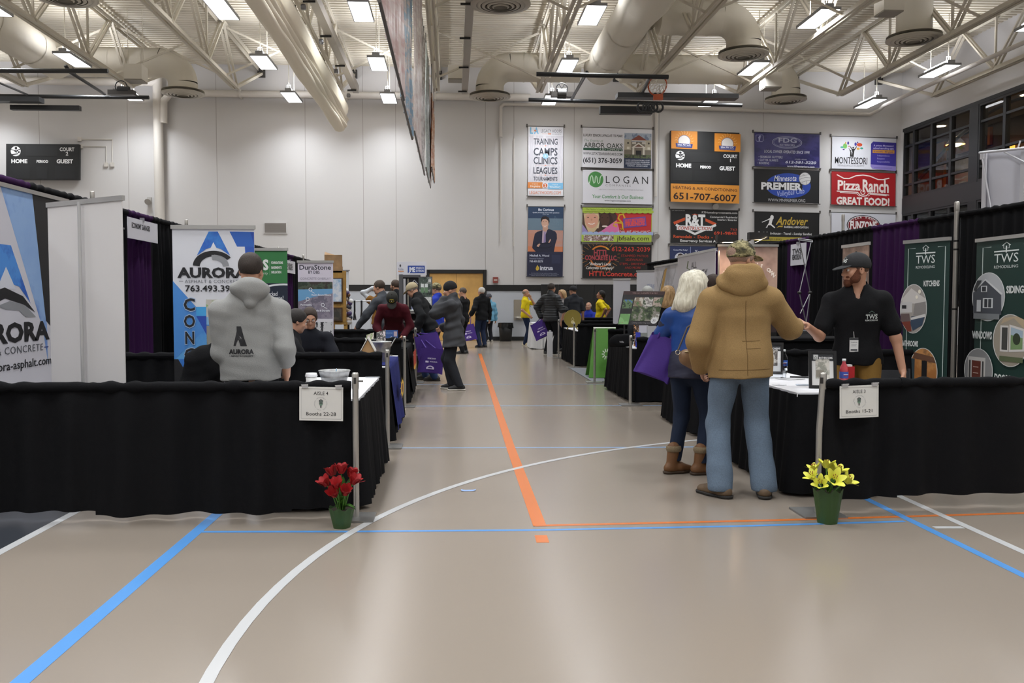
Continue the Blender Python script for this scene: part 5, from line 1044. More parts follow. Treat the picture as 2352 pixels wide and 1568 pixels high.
def d(P):
    tws_frame(P, 1468, 1775, 395, 1900); tws_head(P, 1618, 490, 1.05); P.t('SIDING', 1625, 765, 52, '#e0e4e2', w=104, b=0.04)
    oval(P, 1512, 795, 102, 192, '#b9bcc0'); P.poly([(1412, 760), (1495, 655), (1595, 760), (1600, 940), (1415, 930)], '#4c5058'); P.line([(1415, 750), (1492, 655), (1600, 775)], 14, '#d6d8da'); P.r(1465, 705, 1505, 755, '#dfe2e4'); P.r(1472, 712, 1498, 750, '#3a3e44'); P.r(1480, 805, 1545, 885, '#d9dcde'); P.r(1490, 812, 1510, 880, '#3a3e44'); P.r(1516, 812, 1536, 880, '#3a3e44'); P.r(1440, 820, 1468, 915, '#c9ccd0'); P.r(1420, 930, 1590, 975, '#7c8084'); P.poly([(1415, 740), (1440, 660), (1470, 660), (1430, 745)], '#3c4044')
    P.t('WINDOWS', 1415, 1135, 56, '#e0e4e2', w=132, b=0.04)
    oval(P, 1660, 1135, 102, 200, '#a39a8c'); P.poly([(1600, 1010), (1680, 960), (1758, 1060), (1758, 980), (1700, 945), (1620, 960)], '#b8a68a'); P.r(1600, 1020, 1650, 1225, '#d9d6d2'); P.r(1610, 1035, 1645, 1210, '#4a4a48'); P.poly([(1655, 1010), (1745, 1040), (1745, 1210), (1655, 1225)], '#dad7d4'); P.poly([(1665, 1030), (1735, 1055), (1735, 1195), (1665, 1205)], '#7d9a6a'); P.poly([(1665, 1030), (1735, 1055), (1735, 1110), (1665, 1090)], '#a9bccc'); P.e(1700, 1120, 22, 45, '#3a4434'); P.r(1600, 1260, 1740, 1300, '#5f6a4c')
    oval(P, 1465, 1400, 92, 178, '#8f8f90'); P.r(1395, 1290, 1512, 1560, '#d2cfcc'); P.r(1422, 1320, 1482, 1560, '#6a3226'); P.r(1402, 1320, 1414, 1560, '#4a4a4a'); P.r(1492, 1320, 1502, 1560, '#4a4a4a')
    for y in (1368, 1418, 1468): P.r(1432, y, 1468, y + 8, '#c9a89c')
    P.t('DOORS', 1575, 1460, 52, '#e0e4e2', w=100, b=0.04); P.t('ROOFING', 1415, 1700, 52, '#e0e4e2', w=130, b=0.04)
rollup('dark green siding, windows and doors stand-up banner at the right edge', (5.2, 8.45), (5.2, 7.55), 2.0, draw=d, box=(1425, 335, 1795, 1950), bg=GR, eps=0.0015)
def d(P): tws_frame(P, 470, 545, 460, 1500); P.r(350, 405, 560, 560, photo(['#a88a78', '#b89a88', '#8c7466'], 1.5, const=False)); tws_frame(P, 470, 545, 460, 1500); P.line([(440, 470), (455, 452), (470, 470)], 4, '#e6dcd6')  # the browns are warm lamp glow painted into the banner's colours
rollup('brownish stand-up banner partly hidden behind the black cap', (4.47, 9.83), (4.47, 9.2), 2.02, draw=d, box=(345, 400, 562, 1400), bg='#8a7266')
# lit brown exhibition backdrop, wire stand, white energy sheets
def d(P):
    P.r(0, 0, 142, 330, photo(['#5a4a48', '#8a726a', '#b09488', '#c4a898'], 0.6, const=False)); P.e(72, 185, 70, 110, '#3c3033'); P.r(0, 190, 142, 330, '#3c3033')
    txt = "MINNESOTA'S OWN"
    for i, ch in enumerate(txt):
        a = math.radians(-158 + i * 9.7); P.t(ch, 72 + 62 * math.cos(a), 88 + 42 * math.sin(a), 8, '#f2ece6', a='c', b=0.03, rot=(math.degrees(a) + 90) * 0.7)
    P.r(0, 205, 142, 330, '#141414'); P.t('HEATING & COOLING', 4, 225, 10, '#d8d8d8', w=130); P.t('PLUMBING', 2, 261, 32, '#5cc832', w=136, b=0.03)
rollup('brown lit exhibition backdrop reading OWN with green lettering below', (3.84, 12.5), (4.72, 12.5), 2.2, 0.15, d, (0, 0, 142, 335), '#2a2426', group=None, name='exhibition_backdrop', foot=False)
for u, lb in ((1665, 'black clip-on lamp left of the camouflage cap, over the navy banner'), (1738, 'black clip-on lamp shining on the brown backdrop')):
    p = at(u, 550 if u > 1700 else 556, 12.1); t = thing('clip_lamp', lb, 'lamp', p, 'clip-on lamps of the brown backdrop')
    mb = MB(); mb.box(p + Vector((-0.12, -0.05, 0.0)), p + Vector((0.16, 0.05, 0.1)), BLK); mb.build('housing', t)
    mb = MB(); k_ = 1 if u > 1700 else 0; mb.add([p + Vector((-0.02, -0.05 - 0.01 * k_, -0.004 - 0.035 * k_)), p + Vector((0.13, -0.05 - 0.01 * k_, -0.004 + 0.04 * k_)), p + Vector((0.13, 0.05, -0.004 + 0.03 * k_)), p + Vector((-0.02, 0.05, -0.004 - 0.045 * k_))], [(0, 3, 2, 1), (0, 1, 2, 3)], M('#fff0d8', emit=12)); mb.build('lens', t)
    mb = MB(); mb.tube([p + Vector((0, 0.05, 0.05)), p + Vector((0, 0.39, 0.0)), Vector((p.x, 12.49, 2.17))], 0.015, BLK, 8); mb.build('arm', t)
    ld = bpy.data.lights.new('clip_light', 'SPOT'); ld.energy = 5; ld.spot_size = 1.9; ld.spot_blend = 0.6; ld.color = (1, 0.85, 0.75); ld.shadow_soft_size = 0.04
    lo = bpy.data.objects.new('clip_light', ld); C.objects.link(lo); lo.parent = t; lo.location = (0.05, -0.05, -0.08); lo.rotation_euler = (math.radians(38), 0, 0)
t = thing('wire_stand', 'folding wire display stand twisted in crosses, before the purple drape', 'stand', (at(1848, 700, 11.2).x, 11.2, 0))
q = lambda u, v, y=11.2: at(u, v, y)
for a, b, y0, y1 in (((1836, 552), (1861, 672), 11.2, 11.4), ((1863, 556), (1836, 672), 11.4, 11.2), ((1836, 672), (1848, 728), 11.2, 11.4), ((1861, 672), (1838, 720), 11.4, 11.2), ((1836, 672), (1858, 770), 11.2, 11.3), ((1861, 672), (1845, 790), 11.4, 11.3), ((1858, 770), (1838, 900), 11.2, 11.3), ((1845, 790), (1862, 900), 11.4, 11.3)):
    mb = MB(); mb.tube([q(*a, y0), q(*b, y1)], 0.007, STEEL, 6); mb.build('strut', t)
mb = MB(); mb.tube([q(1834, 551), q(1866, 556), q(1866, 552, 11.5), q(1834, 548, 11.5), q(1834, 551)], 0.008, STEEL, 6); mb.build('top_frame', t)
mb = MB()
for a in ((1836, 672), (1861, 672)): p = q(*a); mb.ell(p, (0.03, 0.03, 0.02), BLK, 8, 6)
mb.build('hub', t)
zb_ = q(1838, 900).z
mb = MB(); mb.tube([q(1838, 900), (q(1838, 900).x, 11.2, 0.0)], 0.007, STEEL, 6); mb.tube([q(1862, 900), (q(1862, 900).x, 11.3, 0.0)], 0.007, STEEL, 6); mb.build('leg_pair', t)
def d(P):
    P.line([(30, 12), (27, 26), (34, 30), (26, 40), (34, 44), (27, 56)], 3, '#5a6a3a'); P.e(31, 38, 4, 5, '#c8c03a'); P.t('ALL', 38, 28, 12, '#26262a', w=14, b=0.01); P.t('ENERGY', 38, 47, 14, '#26262a', w=40, b=0.01); P.t('SOLAR', 38, 66, 14, '#26262a', w=34, b=0.01)
rollup('white energy company sheet left of the camouflage cap', (3.72, 14.3), (3.68, 12.1), 2.12, 1.5, d, (0, 0, 95, 80), '#d9d7dc', group='white sheets hung behind the right booths', name='hung_banner', foot=False)
for y in (14.2, 12.2):
    post('slim stand pole behind the white energy sheet, %s end' % ('far' if y > 13 else 'near'), 3.76, y, 2.1, None, r=0.012, plate=0.2)
def d(P):
    P.poly([(0, 0), (100, 0), (70, 55), (20, 60)], photo(['#bdbcc0', '#cfced2', '#a3a2a6'], 1.2, const=False)); P.poly([(46, 8), (56, 6), (36, 62), (24, 62)], '#c89a3c'); P.line([(44, 10), (22, 55), (24, 64)], 2, '#2a2a2c'); P.t('ALL ELITE', 58, 52, 7, '#4a4a52', w=26); P.t('EXTERIORS', 58, 62, 7, '#4a5a8a', w=28); P.line([(45, 80), (60, 70), (80, 78)], 6, '#c89a3c'); P.t('ROOFING', 42, 112, 20, '#2a2a2e', w=56, b=0.05)
rollup('white roofing banner with a slanted gold stripe', (4.22, 18.1), (4.2, 16.1), 2.1, 0.9, d, (0, 0, 100, 130), '#d6d5da', group='white sheets hung behind the right booths', name='hung_banner', foot=False)
for y in (18.0, 16.2): post('slim stand pole behind the roofing banner, %s end' % ('far' if y > 17 else 'near'), 4.26, y, 2.1, None, r=0.012, plate=0.2)
def d(P): P.t('BATH PLANET', 50, 40, 10, '#6a7cae', w=40); P.r(50, 48, 88, 54, '#9aa6c8'); P.r(50, 60, 84, 64, '#b4b4ba'); P.poly([(10, 95), (50, 85), (50, 130), (10, 130)], photo(['#4a4a4c', '#dcdcde', '#8c8c90'], 12))
rollup('small white banner with blue print below the concrete wall banner', (4.1, 19.3), (4.5, 19.0), 2.05, 0.7, d, (0, 0, 100, 140), '#d3d3d8', group='white sheets hung behind the right booths')
rollup('small blank grey-white banner left of the landscaping board', (3.5, 18.9), (3.85, 18.8), 1.86, 0.7, None, None, '#c9c9cf', group='white sheets hung behind the right booths')
# booth name cards pinned to the drapes
def card(label, x, ya, yb, z1, z0, lines, sgn=1):
    t = thing('booth_card', label, 'card', (x, (ya + yb) / 2, z0), 'booth name cards'); mb = MB()
    mb.box((x - 0.004, min(ya, yb), z0), (x + 0.004, max(ya, yb), z1), '#d9d9e0'); P = Poster(mb, (0, 0, 100, 60), (x + sgn * 0.005, ya, z1), (x + sgn * 0.005, yb, z1), (x + sgn * 0.005, ya, z0), 0.001)
    for i, s_ in enumerate(lines): P.t(s_, 12, 28 + 16 * i, 14, '#2a2a30', w=60, b=0.04)
    mb.build('card', t); mb = MB(); mb.box((x - 0.03, (ya + yb) / 2 - 0.02, z1 - 0.02), (x + 0.012, (ya + yb) / 2 + 0.02, z1 + 0.03), '#88888c'); mb.build('clip', t)
card('white booth card with black print on the far left purple drape', BXL + 0.08, 10.1, 11.1, 2.36, 2.12, ['ECONOMY GARAGES'])
card('small white booth card above the concrete overlay banner', BXL + 0.08, 19.4, 20.6, 2.3, 2.02, ['STANDARD', 'DBS'])
card('small white booth card behind the twisted wire stand', 5.8, 14.75, 14.1, 2.36, 2.0, ['TWS', 'REMODELING'], -1)
# black fence-side sheet with bullet list seen beside the blank banner back
t = thing('service_banner', 'black banner with a column of blue dots beside the blank banner back', 'banner', (-3.66, 9.5, 1.2)); mb = MB()
mb.box((-3.665, 8.92, 0.3), (-3.655, 9.92, 2.2), '#141416'); P = Poster(mb, (0, 0, 100, 190), (-3.654, 8.92, 2.2), (-3.654, 9.92, 2.2), (-3.654, 8.92, 0.3), 0.001)
for i, s_ in enumerate(('GARAGES', 'DOORS', 'SHEDS', 'BARNS', 'CABINS', 'PORCHES', 'DECKS', 'SLABS')): P.e(93, 22 + 20 * i, 2.2, 2.6, '#5f8fd6'); P.t(s_, 82, 42 + 20 * i, 8, '#d8d8dc', w=46, a='r', b=0.03)
mb.build('sheet', t); mb = MB(); mb.bar((-3.66, 8.91, 2.21), (-3.66, 9.93, 2.21), 0.02, 0.02, STEEL); mb.build('top_rail', t)
t = thing('picture_banner', 'narrow dark banner of pictures left of the blue asphalt banner', 'banner', (-3.5, 11.6, 1.2)); mb = MB(); mb.box((-3.505, 11.3, 0.3), (-3.495, 11.9, 2.15), '#1c1a18'); P = Poster(mb, (0, 0, 60, 185), (-3.494, 11.3, 2.15), (-3.494, 11.9, 2.15), (-3.494, 11.3, 0.3), 0.001)
P.r(5, 15, 55, 40, '#6a6248'); P.r(8, 45, 52, 110, photo(['#5a5448', '#8a7a5a', '#3a3a36'], 6)); P.r(8, 118, 52, 170, photo(['#4a5a44', '#7a7468', '#2c2c2c'], 6)); mb.build('sheet', t); mb = MB(); mb.bar((-3.5, 11.3, 2.16), (-3.5, 11.9, 2.16), 0.02, 0.02, STEEL); mb.build('top_rail', t)
# white pop-up wall behind the right drapes
t = thing('popup_backdrop', 'white fabric pop-up wall with crossed frame tubes at the top right', 'backdrop', (8.2, 13.2, 0))
pa, pb = at(2262, 352, 13.4), at(2480, 330, 12.0); PW = M('#c3c3cb', 0.7, bump=0.2, scale=4)
mb = MB(); dx = (pb - pa)
def fn(i, j):
    o = 0.03 * math.sin(i * 11) * math.sin(j * 6); return (pa.x + dx.x * i + o, pa.y + dx.y * i + o, 0.05 + (pa.z - 0.05) * j)
mb.grid(fn, 30, 16, PW); mb.build('fabric', t)
TB = M('#d5d5da', 0.4)
z_ = pa.z; ln = Vector((dx.x, dx.y, 0)).normalized(); nn = Vector((ln.y, -ln.x, 0)) * 0.12
mb = MB(); mb.box((pa.x - 0.05, pa.y - 0.05, z_ - 0.09), (pa.x + 0.05, pa.y + 0.05, z_ + 0.02), TB); mb.tube([pa + nn, pb + nn], 0.02, TB, 8); mb.build('top_bar', t)
c = pa + ln * 0.42 + nn
for s_ in ((pa + Vector((0.05, 0, -0.1)) + nn, Vector((c.x + 0.05, c.y, z_ - 2.0))), (c + Vector((0.25, 0, 0.12)), Vector((pa.x + 0.12, pa.y, z_ - 1.6)) + nn), (c + Vector((0, 0, -0.05)), pb + nn + Vector((0, 0, -0.6)))):
    mb = MB(); mb.tube([s_[0], s_[1]], 0.012, TB, 7); mb.build('frame_tube', t)
for i in (0.02, 0.45, 0.95):
    p = pa + dx * i; mb = MB(); mb.bar(Vector((p.x, p.y, 0.0)) + nn * 0.3, Vector((p.x, p.y, z_)) + nn * 0.3, 0.09, 0.02, TB); mb.build('upright', t)
# ================= things on the tables, signs, flowers
def G(u, v, z=0.0): return gz(u, v, z)
def sign(label, u0, u1, v0, v1, Y, l1, l2, tilt=0.0):
    a, b, c = at(u0, v0, Y), at(u1, v0 + tilt, Y), at(u0, v1, Y); t = thing('aisle_sign', label, 'sign', (a + b) / 2, 'aisle signs pinned to the front drapes'); ex = b - a; ey = c - a; bk = Vector((0, 0.004, 0))
    mb = MB(); q = [a, b, b + ey, c]; mb.add(q + [p + bk for p in q], [(0, 3, 2, 1), (4, 5, 6, 7), (0, 1, 5, 4), (1, 2, 6, 5), (2, 3, 7, 6), (3, 0, 4, 7)], '#d3d1cc')
    P = Poster(mb, (0, 0, 395, 305), a, b, c, 0.0006); k = '#2e2e30'
    P.line([(18, 18), (378, 18), (378, 288), (18, 288)], 2, '#4a4a4c', True); P.t(l1, 195, 72, 30, k, a='c', w=132, b=0.005); P.t(l2, 197, 258, 30, k, a='c', w=268, b=0.005)
    P.e(195, 150, 16, 20, '#6f8a78'); P.r(178, 118, 212, 138, '#5f6a64'); P.line([(176, 128), (195, 110), (214, 128)], 5, '#3a3a3c'); P.line([(195, 168), (195, 188)], 10, k); P.r(180, 140, 210, 150, '#4a5450')
    for i, ch in enumerate('HOME IMPROVEMENT SHOW'):
        an = math.radians(-178 + i * 9.0); P.t(ch, 195 + 52 * math.cos(an), 150 + 52 * math.sin(an), 8, '#77777a', a='c', rot=math.degrees(an) + 90)
    for i, ch in enumerate('MEET LOCAL EXPERTS'):
        an = math.radians(172 - i * 9.6); P.t(ch, 195 + 60 * math.cos(an), 150 + 60 * math.sin(an), 8, '#77777a', a='c', rot=math.degrees(an) - 90)
    mb.build('sheet', t)
    for f in (0.13, 0.9):
        p = a + ex * f; mb = MB(); mb.box(p + Vector((-0.02, -0.008, -0.008)), p + Vector((0.02, 0.006, 0.012)), M('#c9cacc', 0.15, 0.6)); mb.bar(p + Vector((-0.022, -0.008, 0.012)), p + Vector((0.022, -0.008, 0.014)), 0.012, 0.006, M('#e2e2e4', 0.1, 0.7)); mb.build('clip', t)
sign('white paper sign reading AISLE 4 Booths 22-28', 687.5, 788, 887.5, 965, 5.6, 'AISLE 4', 'Booths 22-28', 2)
sign('white paper sign reading AISLE 3 Booths 15-21', 1929, 2018, 887, 961, 5.56, 'AISLE 3', 'Booths 15-21', -4)
# wrapped pots of cloth flowers
WRAP = M('#2d4a1f', 0.5, bump=0.3, scale=30); LEAF = M('#3f6a24', 0.45, var=0.25, scale=20); STEM = M('#4a7a2c', 0.5)
def pot(t, x, y, r0, r1, h, seed):
    r = random.Random(seed); ph = r.uniform(0, 6)
    def fn(i, j):
        a = 2 * math.pi * i; k = r0 + (r1 - r0) * j; k *= 1 + 0.05 * j * math.sin(9 * a + ph) + 0.03 * math.sin(5 * a + 2 * ph); return (x + k * math.cos(a), y + k * math.sin(a), h * j * (1 + 0.05 * j * math.sin(7 * a + ph)))
    mb = MB(); mb.grid(fn, 60, 8, WRAP); mb.lathe([(0, 0.002), (r0, 0.002)], WRAP, (x, y, 0), 24); mb.build('wrapper', t)
    mb = MB(); mb.lathe([(0, h * 0.9), (r1 * 0.93, h * 0.9)], M('#2c2418', 0.9), (x, y, 0), 24); mb.build('soil', t)
def leaf(t, x, y, z, az, ln, wd, rise, droop, m):
    d = Vector((math.cos(az), math.sin(az), 0)); s = Vector((-d.y, d.x, 0)); mb = MB()
    def fn(i, j):
        w_ = wd * math.sin(math.pi * min(1, 0.08 + 0.92 * j)) ** 0.7 * (i - 0.5) * 2; c = Vector((x, y, z)) + d * (ln * (0.25 * j + 0.55 * droop * j * j)) + Vector((0, 0, rise * j - droop * rise * 0.9 * j ** 3)); return c + s * w_ - d * (abs(i - 0.5) * wd * 0.5) + Vector((0, 0, abs(i - 0.5) * wd * 0.8))
    mb.grid(fn, 4, 10, m); mb.build('leaf', t)
def petal_mesh(mb, c, R, az, ln, wd, open_, m, cup=0.5):
    """one petal leaning out from the flower axis (R maps +z to the axis)"""
    def fn(i, j):
        s = (i - 0.5) * 2; w_ = wd * math.sin(math.pi * (0.12 + 0.88 * j) * 0.92) ** 0.8; rad = ln * (0.08 + open_ * j ** 1.3) + 0.012 - cup * wd * 0.5 * s * s * (1 - 0.4 * j); z = ln * (j * (1 - 0.35 * open_ * j)); p = Vector((rad * math.cos(az) - s * w_ * math.sin(az), rad * math.sin(az) + s * w_ * math.cos(az), z)); return Vector(c) + R @ p
    mb.grid(fn, 6, 8, m)
def axis(dx, dy): return Vector((0, 0, 1)).rotation_difference(Vector((dx, dy, 1)).normalized()).to_matrix()
c = G(782, 1216); x, y = c.x, c.y + 0.06
t = thing('potted_tulips', 'pot of red cloth tulips in green wrap at the foot of the left post', 'flower pot', (x, y, 0)); pot(t, x, y, 0.052, 0.078, 0.125, 1)
RED = M('#980f15', 0.55, var=0.2, scale=25); r = random.Random(5)
for dx, dy, z, lean in ((-0.085, -0.03, 0.275, (-0.5, -0.3)), (-0.055, 0.03, 0.325, (-0.3, 0.2)), (0.0, 0.0, 0.345, (0.05, 0)), (-0.02, -0.07, 0.27, (0, -0.5)), (0.055, 0.02, 0.315, (0.3, 0.1)), (0.075, -0.03, 0.285, (0.45, -0.2)), (-0.035, -0.05, 0.215, (-0.2, -0.8)), (0.03, -0.055, 0.225, (0.2, -0.6))):
    mb = MB(); mb.tube([(x + dx * 0.2, y + dy * 0.2, 0.1), (x + dx * 0.6, y + dy * 0.6, 0.1 + (z - 0.1) * 0.6), (x + dx, y + dy, z)], 0.004, STEM, 6); st = mb.build('stem', t)
    mb = MB(); R_ = axis(*lean)
    for k in range(6): petal_mesh(mb, (x + dx, y + dy, z - 0.005), R_, k * math.pi / 3 + (0.5 if k % 2 else 0) * 0.2, 0.072 * (1 if k % 2 else 0.93), 0.026, 0.3 + 0.14 * r.random(), RED)
    mb.build('flower', t)
mb = MB(); petal_mesh(mb, (x + 0.07, y - 0.02, 0.29), axis(3.0, 0), 0, 0.08, 0.01, 0.05, RED); mb.build('fallen_petal', t)
for az, ln, wd, rise, dr in ((2.6, 0.1, 0.02, 0.22, 0.3), (0.3, 0.11, 0.02, 0.2, 0.35), (-0.4, 0.12, 0.017, 0.08, 0.9), (-1.2, 0.08, 0.018, 0.16, 0.5), (-1.9, 0.09, 0.018, 0.14, 0.7), (-2.6, 0.1, 0.018, 0.2, 0.3), (1.2, 0.08, 0.017, 0.24, 0.2), (-1.5, 0.04, 0.014, 0.23, 0.1), (-0.1, 0.12, 0.015, 0.24, 0.25)): leaf(t, x, y, 0.1, az, ln * 1.15, wd * 1.6, rise * 1.05, dr, LEAF)
c = G(1911, 1206); x, y = c.x, c.y + 0.07
t = thing('potted_lilies', 'pot of yellow cloth lilies in dark green wrap at the foot of the right post', 'flower pot', (x, y, 0)); pot(t, x, y, 0.06, 0.088, 0.215, 2)
YEL = M('#d9d84e', 0.5, var=0.12, scale=20); ANT = M('#8a4a1c')
for dx, dy, z, lean, sz in ((-0.105, -0.02, 0.3, (-0.7, -0.3), 0.8), (-0.07, -0.05, 0.26, (-0.5, -0.9), 0.85), (-0.075, 0.03, 0.34, (-0.3, 0.1), 0.75), (0.0, 0.03, 0.355, (0.1, 0.1), 0.95), (0.005, -0.06, 0.29, (0.0, -1.3), 1.1), (0.06, 0.0, 0.33, (0.4, -0.2), 0.95), (0.1, -0.03, 0.275, (0.9, -0.6), 1.0), (0.05, 0.05, 0.31, (0.3, 0.6), 0.9)):
    mb = MB(); mb.tube([(x + dx * 0.2, y + dy * 0.2, 0.18), (x + dx, y + dy, z)], 0.004, STEM, 6); mb.build('stem', t)
    mb = MB(); R_ = axis(*lean)
    for k in range(6): petal_mesh(mb, (x + dx, y + dy, z - 0.01), R_, k * math.pi / 3, 0.072 * sz, 0.021 * sz, 0.62 + 0.1 * (k % 2), YEL, 0.3)
    fl = mb.build('flower', t); mb = MB()
    for k in range(5):
        a = k * 1.26; p = Vector((x + dx, y + dy, z)); e = p + R_ @ Vector((0.012 * math.cos(a), 0.012 * math.sin(a), 0.04 * sz)); mb.tube([p, e], 0.0015, YEL, 5); mb.ell(e, (0.003, 0.003, 0.006), ANT, 6, 4)
    mb.build('stamens', t)
for az in (0.5, 1.7, 2.9, -2.2, -0.9): leaf(t, x, y, 0.2, az, 0.09, 0.018, 0.09, 0.5, LEAF)
# ---- on the near left table
z = 0.752
p = G(715, 884, z); p = Vector((-0.885, 6.02, z)) if p.y < 5.9 else p
p = Vector((at(715, 860, 6.5).x, 6.5, z)); t = thing('coffee_cup', 'white paper coffee cup with lid beside the metal tub', 'cup', p); PAP = M('#d8d8d6', 0.5)
mb = MB(); mb.lathe([(0, 0.0), (0.03, 0), (0.042, 0.1), (0.039, 0.1)], PAP, p, 24); mb.build('cup', t)
mb = MB(); mb.lathe([(0.044, 0.098), (0.046, 0.104), (0.044, 0.112), (0.04, 0.125), (0.036, 0.125), (0.034, 0.12), (0, 0.12)], M('#e6e6e8', 0.3), p, 24); mb.build('lid', t)
mb = MB(); P = Poster(mb, (0, 0, 10, 10), p + Vector((-0.018, -0.0385, 0.05)), p + Vector((0.018, -0.0385, 0.05)), p + Vector((-0.018, -0.035, 0.015)), 0.0005); P.t('DN', 1, 8, 6, '#c06a34', w=8, b=0.03); mb.build('printed_mark', t)
GALV = M('#9a9b9b', 0.38, 0.75, bump=0.1, scale=30, var=0.18)
def tub(label, p, r0, r1, h, handles=True):
    t = thing('metal_tub', label, 'tub', p, 'galvanised tubs')
    mb = MB(); mb.lathe([(0, 0.003), (r0, 0.0), (r0 * 1.02, 0.01), (r0 + (r1 - r0) * 0.45, h * 0.5), (r0 + (r1 - r0) * 0.5 + 0.003, h * 0.52), (r0 + (r1 - r0) * 0.55, h * 0.55), (r1, h), (r1 + 0.006, h + 0.004), (r1 + 0.004, h + 0.01), (r1 - 0.004, h + 0.004), (r0, 0.008), (0, 0.008)], GALV, p, 32); mb.build('bowl', t)
    if handles:
        for s_ in (-1, 1):
            mb = MB(); mb.tube([p + Vector((s_ * r1 * 0.95, -0.05, h * 0.8)), p + Vector((s_ * (r1 + 0.03), -0.04, h + 0.02)), p + Vector((s_ * (r1 + 0.045), 0, h + 0.045)), p + Vector((s_ * (r1 + 0.03), 0.04, h + 0.02)), p + Vector((s_ * r1 * 0.95, 0.05, h * 0.8))], 0.005, GALV, 6); mb.build('handle', t)
    return t
p = Vector((at(768, 860, 7.0).x, 7.0, z)); tub('low metal tub on the AISLE 4 table, beside the coffee cup', p, 0.095, 0.122, 0.095, False)
t = thing('pen', 'thin blue pen leaning in the low metal tub', 'pen', p); mb = MB(); mb.tube([p + Vector((0.0, 0.0, 0.012)), p + Vector((0.01, 0.05, 0.11))], 0.004, '#5a8fb4', 6); mb.build('barrel', t)
mb = MB(); mb.tube([p + Vector((0.01, 0.05, 0.11)), p + Vector((0.0105, 0.0525, 0.115))], 0.003, '#c9ccd0', 6); mb.build('tip', t)
p = G(858, 868, z); t = thing('pen', 'pen lying at the far corner of the AISLE 4 table', 'pen', p); mb = MB(); mb.tube([p + Vector((-0.07, 0, 0.006)), p + Vector((0.05, 0.01, 0.006))], 0.005, '#b9bcc0', 6); mb.build('barrel', t); mb = MB(); mb.tube([p + Vector((0.05, 0.01, 0.006)), p + Vector((0.065, 0.011, 0.006))], [0.005, 0.001], '#333', 6); mb.build('tip', t)
# ---- second left table: tub, house model, picture box, navy signs
p = Vector((-0.77, 9.3, z)); tub('big metal tub with handles on the second left table', p, 0.085, 0.115, 0.215)
p = Vector((at(846, 790, 9.0).x, 9.0, z)); t = thing('house_model', 'small cardboard house with white roof edges beside the big metal tub', 'model house', p); KR = M('#b08a5c', 0.7)
mb = MB(); mb.add([p + Vector((q[0] * 0.68, q[1], q[2] * 1.28)) for q in ((-0.09, -0.06, 0), (0.09, -0.06, 0), (0.09, 0.06, 0), (-0.09, 0.06, 0), (-0.09, -0.06, 0.12), (0.09, -0.06, 0.12), (0.09, 0.06, 0.12), (-0.09, 0.06, 0.12), (0, -0.06, 0.2), (0, 0.06, 0.2))], [(0, 1, 5, 8, 4), (3, 7, 9, 6, 2), (0, 4, 7, 3), (1, 2, 6, 5), (0, 3, 2, 1)], KR); mb.build('walls', t)
mb = MB()
for s_ in (-1, 1): mb.bar(p + Vector((s_ * 0.105, 0, 0.11)), p + Vector((0, 0, 0.208)), 0.14, 0.008, M('#d8d4cc', 0.5), up=(0, 1, 0)) if False else mb.add([p + Vector((q[0] * 0.68, q[1], q[2] * 1.28)) for q in ((s_ * 0.11, -0.075, 0.105), (s_ * 0.11, 0.075, 0.105), (0, 0.075, 0.212), (0, -0.075, 0.212), (s_ * 0.11, -0.075, 0.118), (s_ * 0.11, 0.075, 0.118), (0, 0.075, 0.225), (0, -0.075, 0.225))], [(0, 1, 2, 3), (7, 6, 5, 4), (0, 3, 7, 4), (1, 5, 6, 2), (0, 4, 5, 1)], M('#d8d4cc', 0.5))
mb.build('roof', t)
mb = MB(); mb.box(p + Vector((-0.02, -0.062, 0.0)), p + Vector((0.02, -0.06, 0.01)), '#e2e2e2'); mb.build('label_strip', t)
p = Vector((at(866, 770, 9.9).x, 9.9, z)); t = thing('picture_box', 'black display box with angled picture cards behind the big metal tub', 'display box', p)
mb = MB(); mb.box(p + Vector((-0.07, -0.06, 0)), p + Vector((0.07, 0.1, 0.22)), '#18181a'); mb.build('box', t)
for a, b, cset in (((-0.12, -0.02, 0.2), (-0.03, -0.1, 0.3), ['#d8c9c4', '#8a9a6a', '#b9aaa4']), ((0.0, -0.1, 0.18), (0.1, -0.05, 0.33), ['#d9cdd0', '#4a4a48', '#a9a49c'])):
    mb = MB(); a_, b_ = p + Vector(a), p + Vector(b); mb.add([(a_.x, a_.y, a_.z), (b_.x, b_.y, a_.z + 0.03), (b_.x, b_.y + 0.03, b_.z), (a_.x, a_.y + 0.03, b_.z - 0.03), (a_.x, a_.y + 0.006, a_.z), (b_.x, b_.y + 0.006, a_.z + 0.03), (b_.x, b_.y + 0.036, b_.z), (a_.x, a_.y + 0.036, b_.z - 0.03)], [(0, 1, 2, 3), (7, 6, 5, 4), (0, 4, 5, 1), (2, 6, 7, 3), (1, 5, 6, 2), (0, 3, 7, 4)], photo(cset, 16)); mb.build('picture_card', t)
p = Vector((at(899, 750, 12.3).x, 12.3, z)); t = thing('table_sign', 'small blue sign with a white house outline before the maroon sweater', 'sign', p)
a = p + Vector((-0.09, 0, 0.02)); mb = MB(); mb.box(p + Vector((-0.09, -0.002, 0.02)), p + Vector((0.09, 0.004, 0.24)), '#3f62a4'); P = Poster(mb, (0, 0, 240, 175), p + Vector((-0.09, -0.003, 0.24)), p + Vector((0.09, -0.003, 0.24)), p + Vector((-0.09, -0.003, 0.02)), 0.0006)
P.r(165, 15, 225, 70, '#c9b4bc'); P.t('WINDOWS', 15, 45, 22, '#8fb0dc', w=130); P.poly([(15, 175), (15, 130), (120, 70), (225, 130), (225, 175)], '#1c2a44'); P.line([(10, 132), (120, 72), (230, 132)], 8, '#dfe4ee'); P.r(40, 130, 60, 175, '#e2e6ea'); P.r(70, 115, 140, 128, '#9ab0a0'); P.r(180, 145, 205, 165, '#e2e6ea'); mb.build('sheet', t)
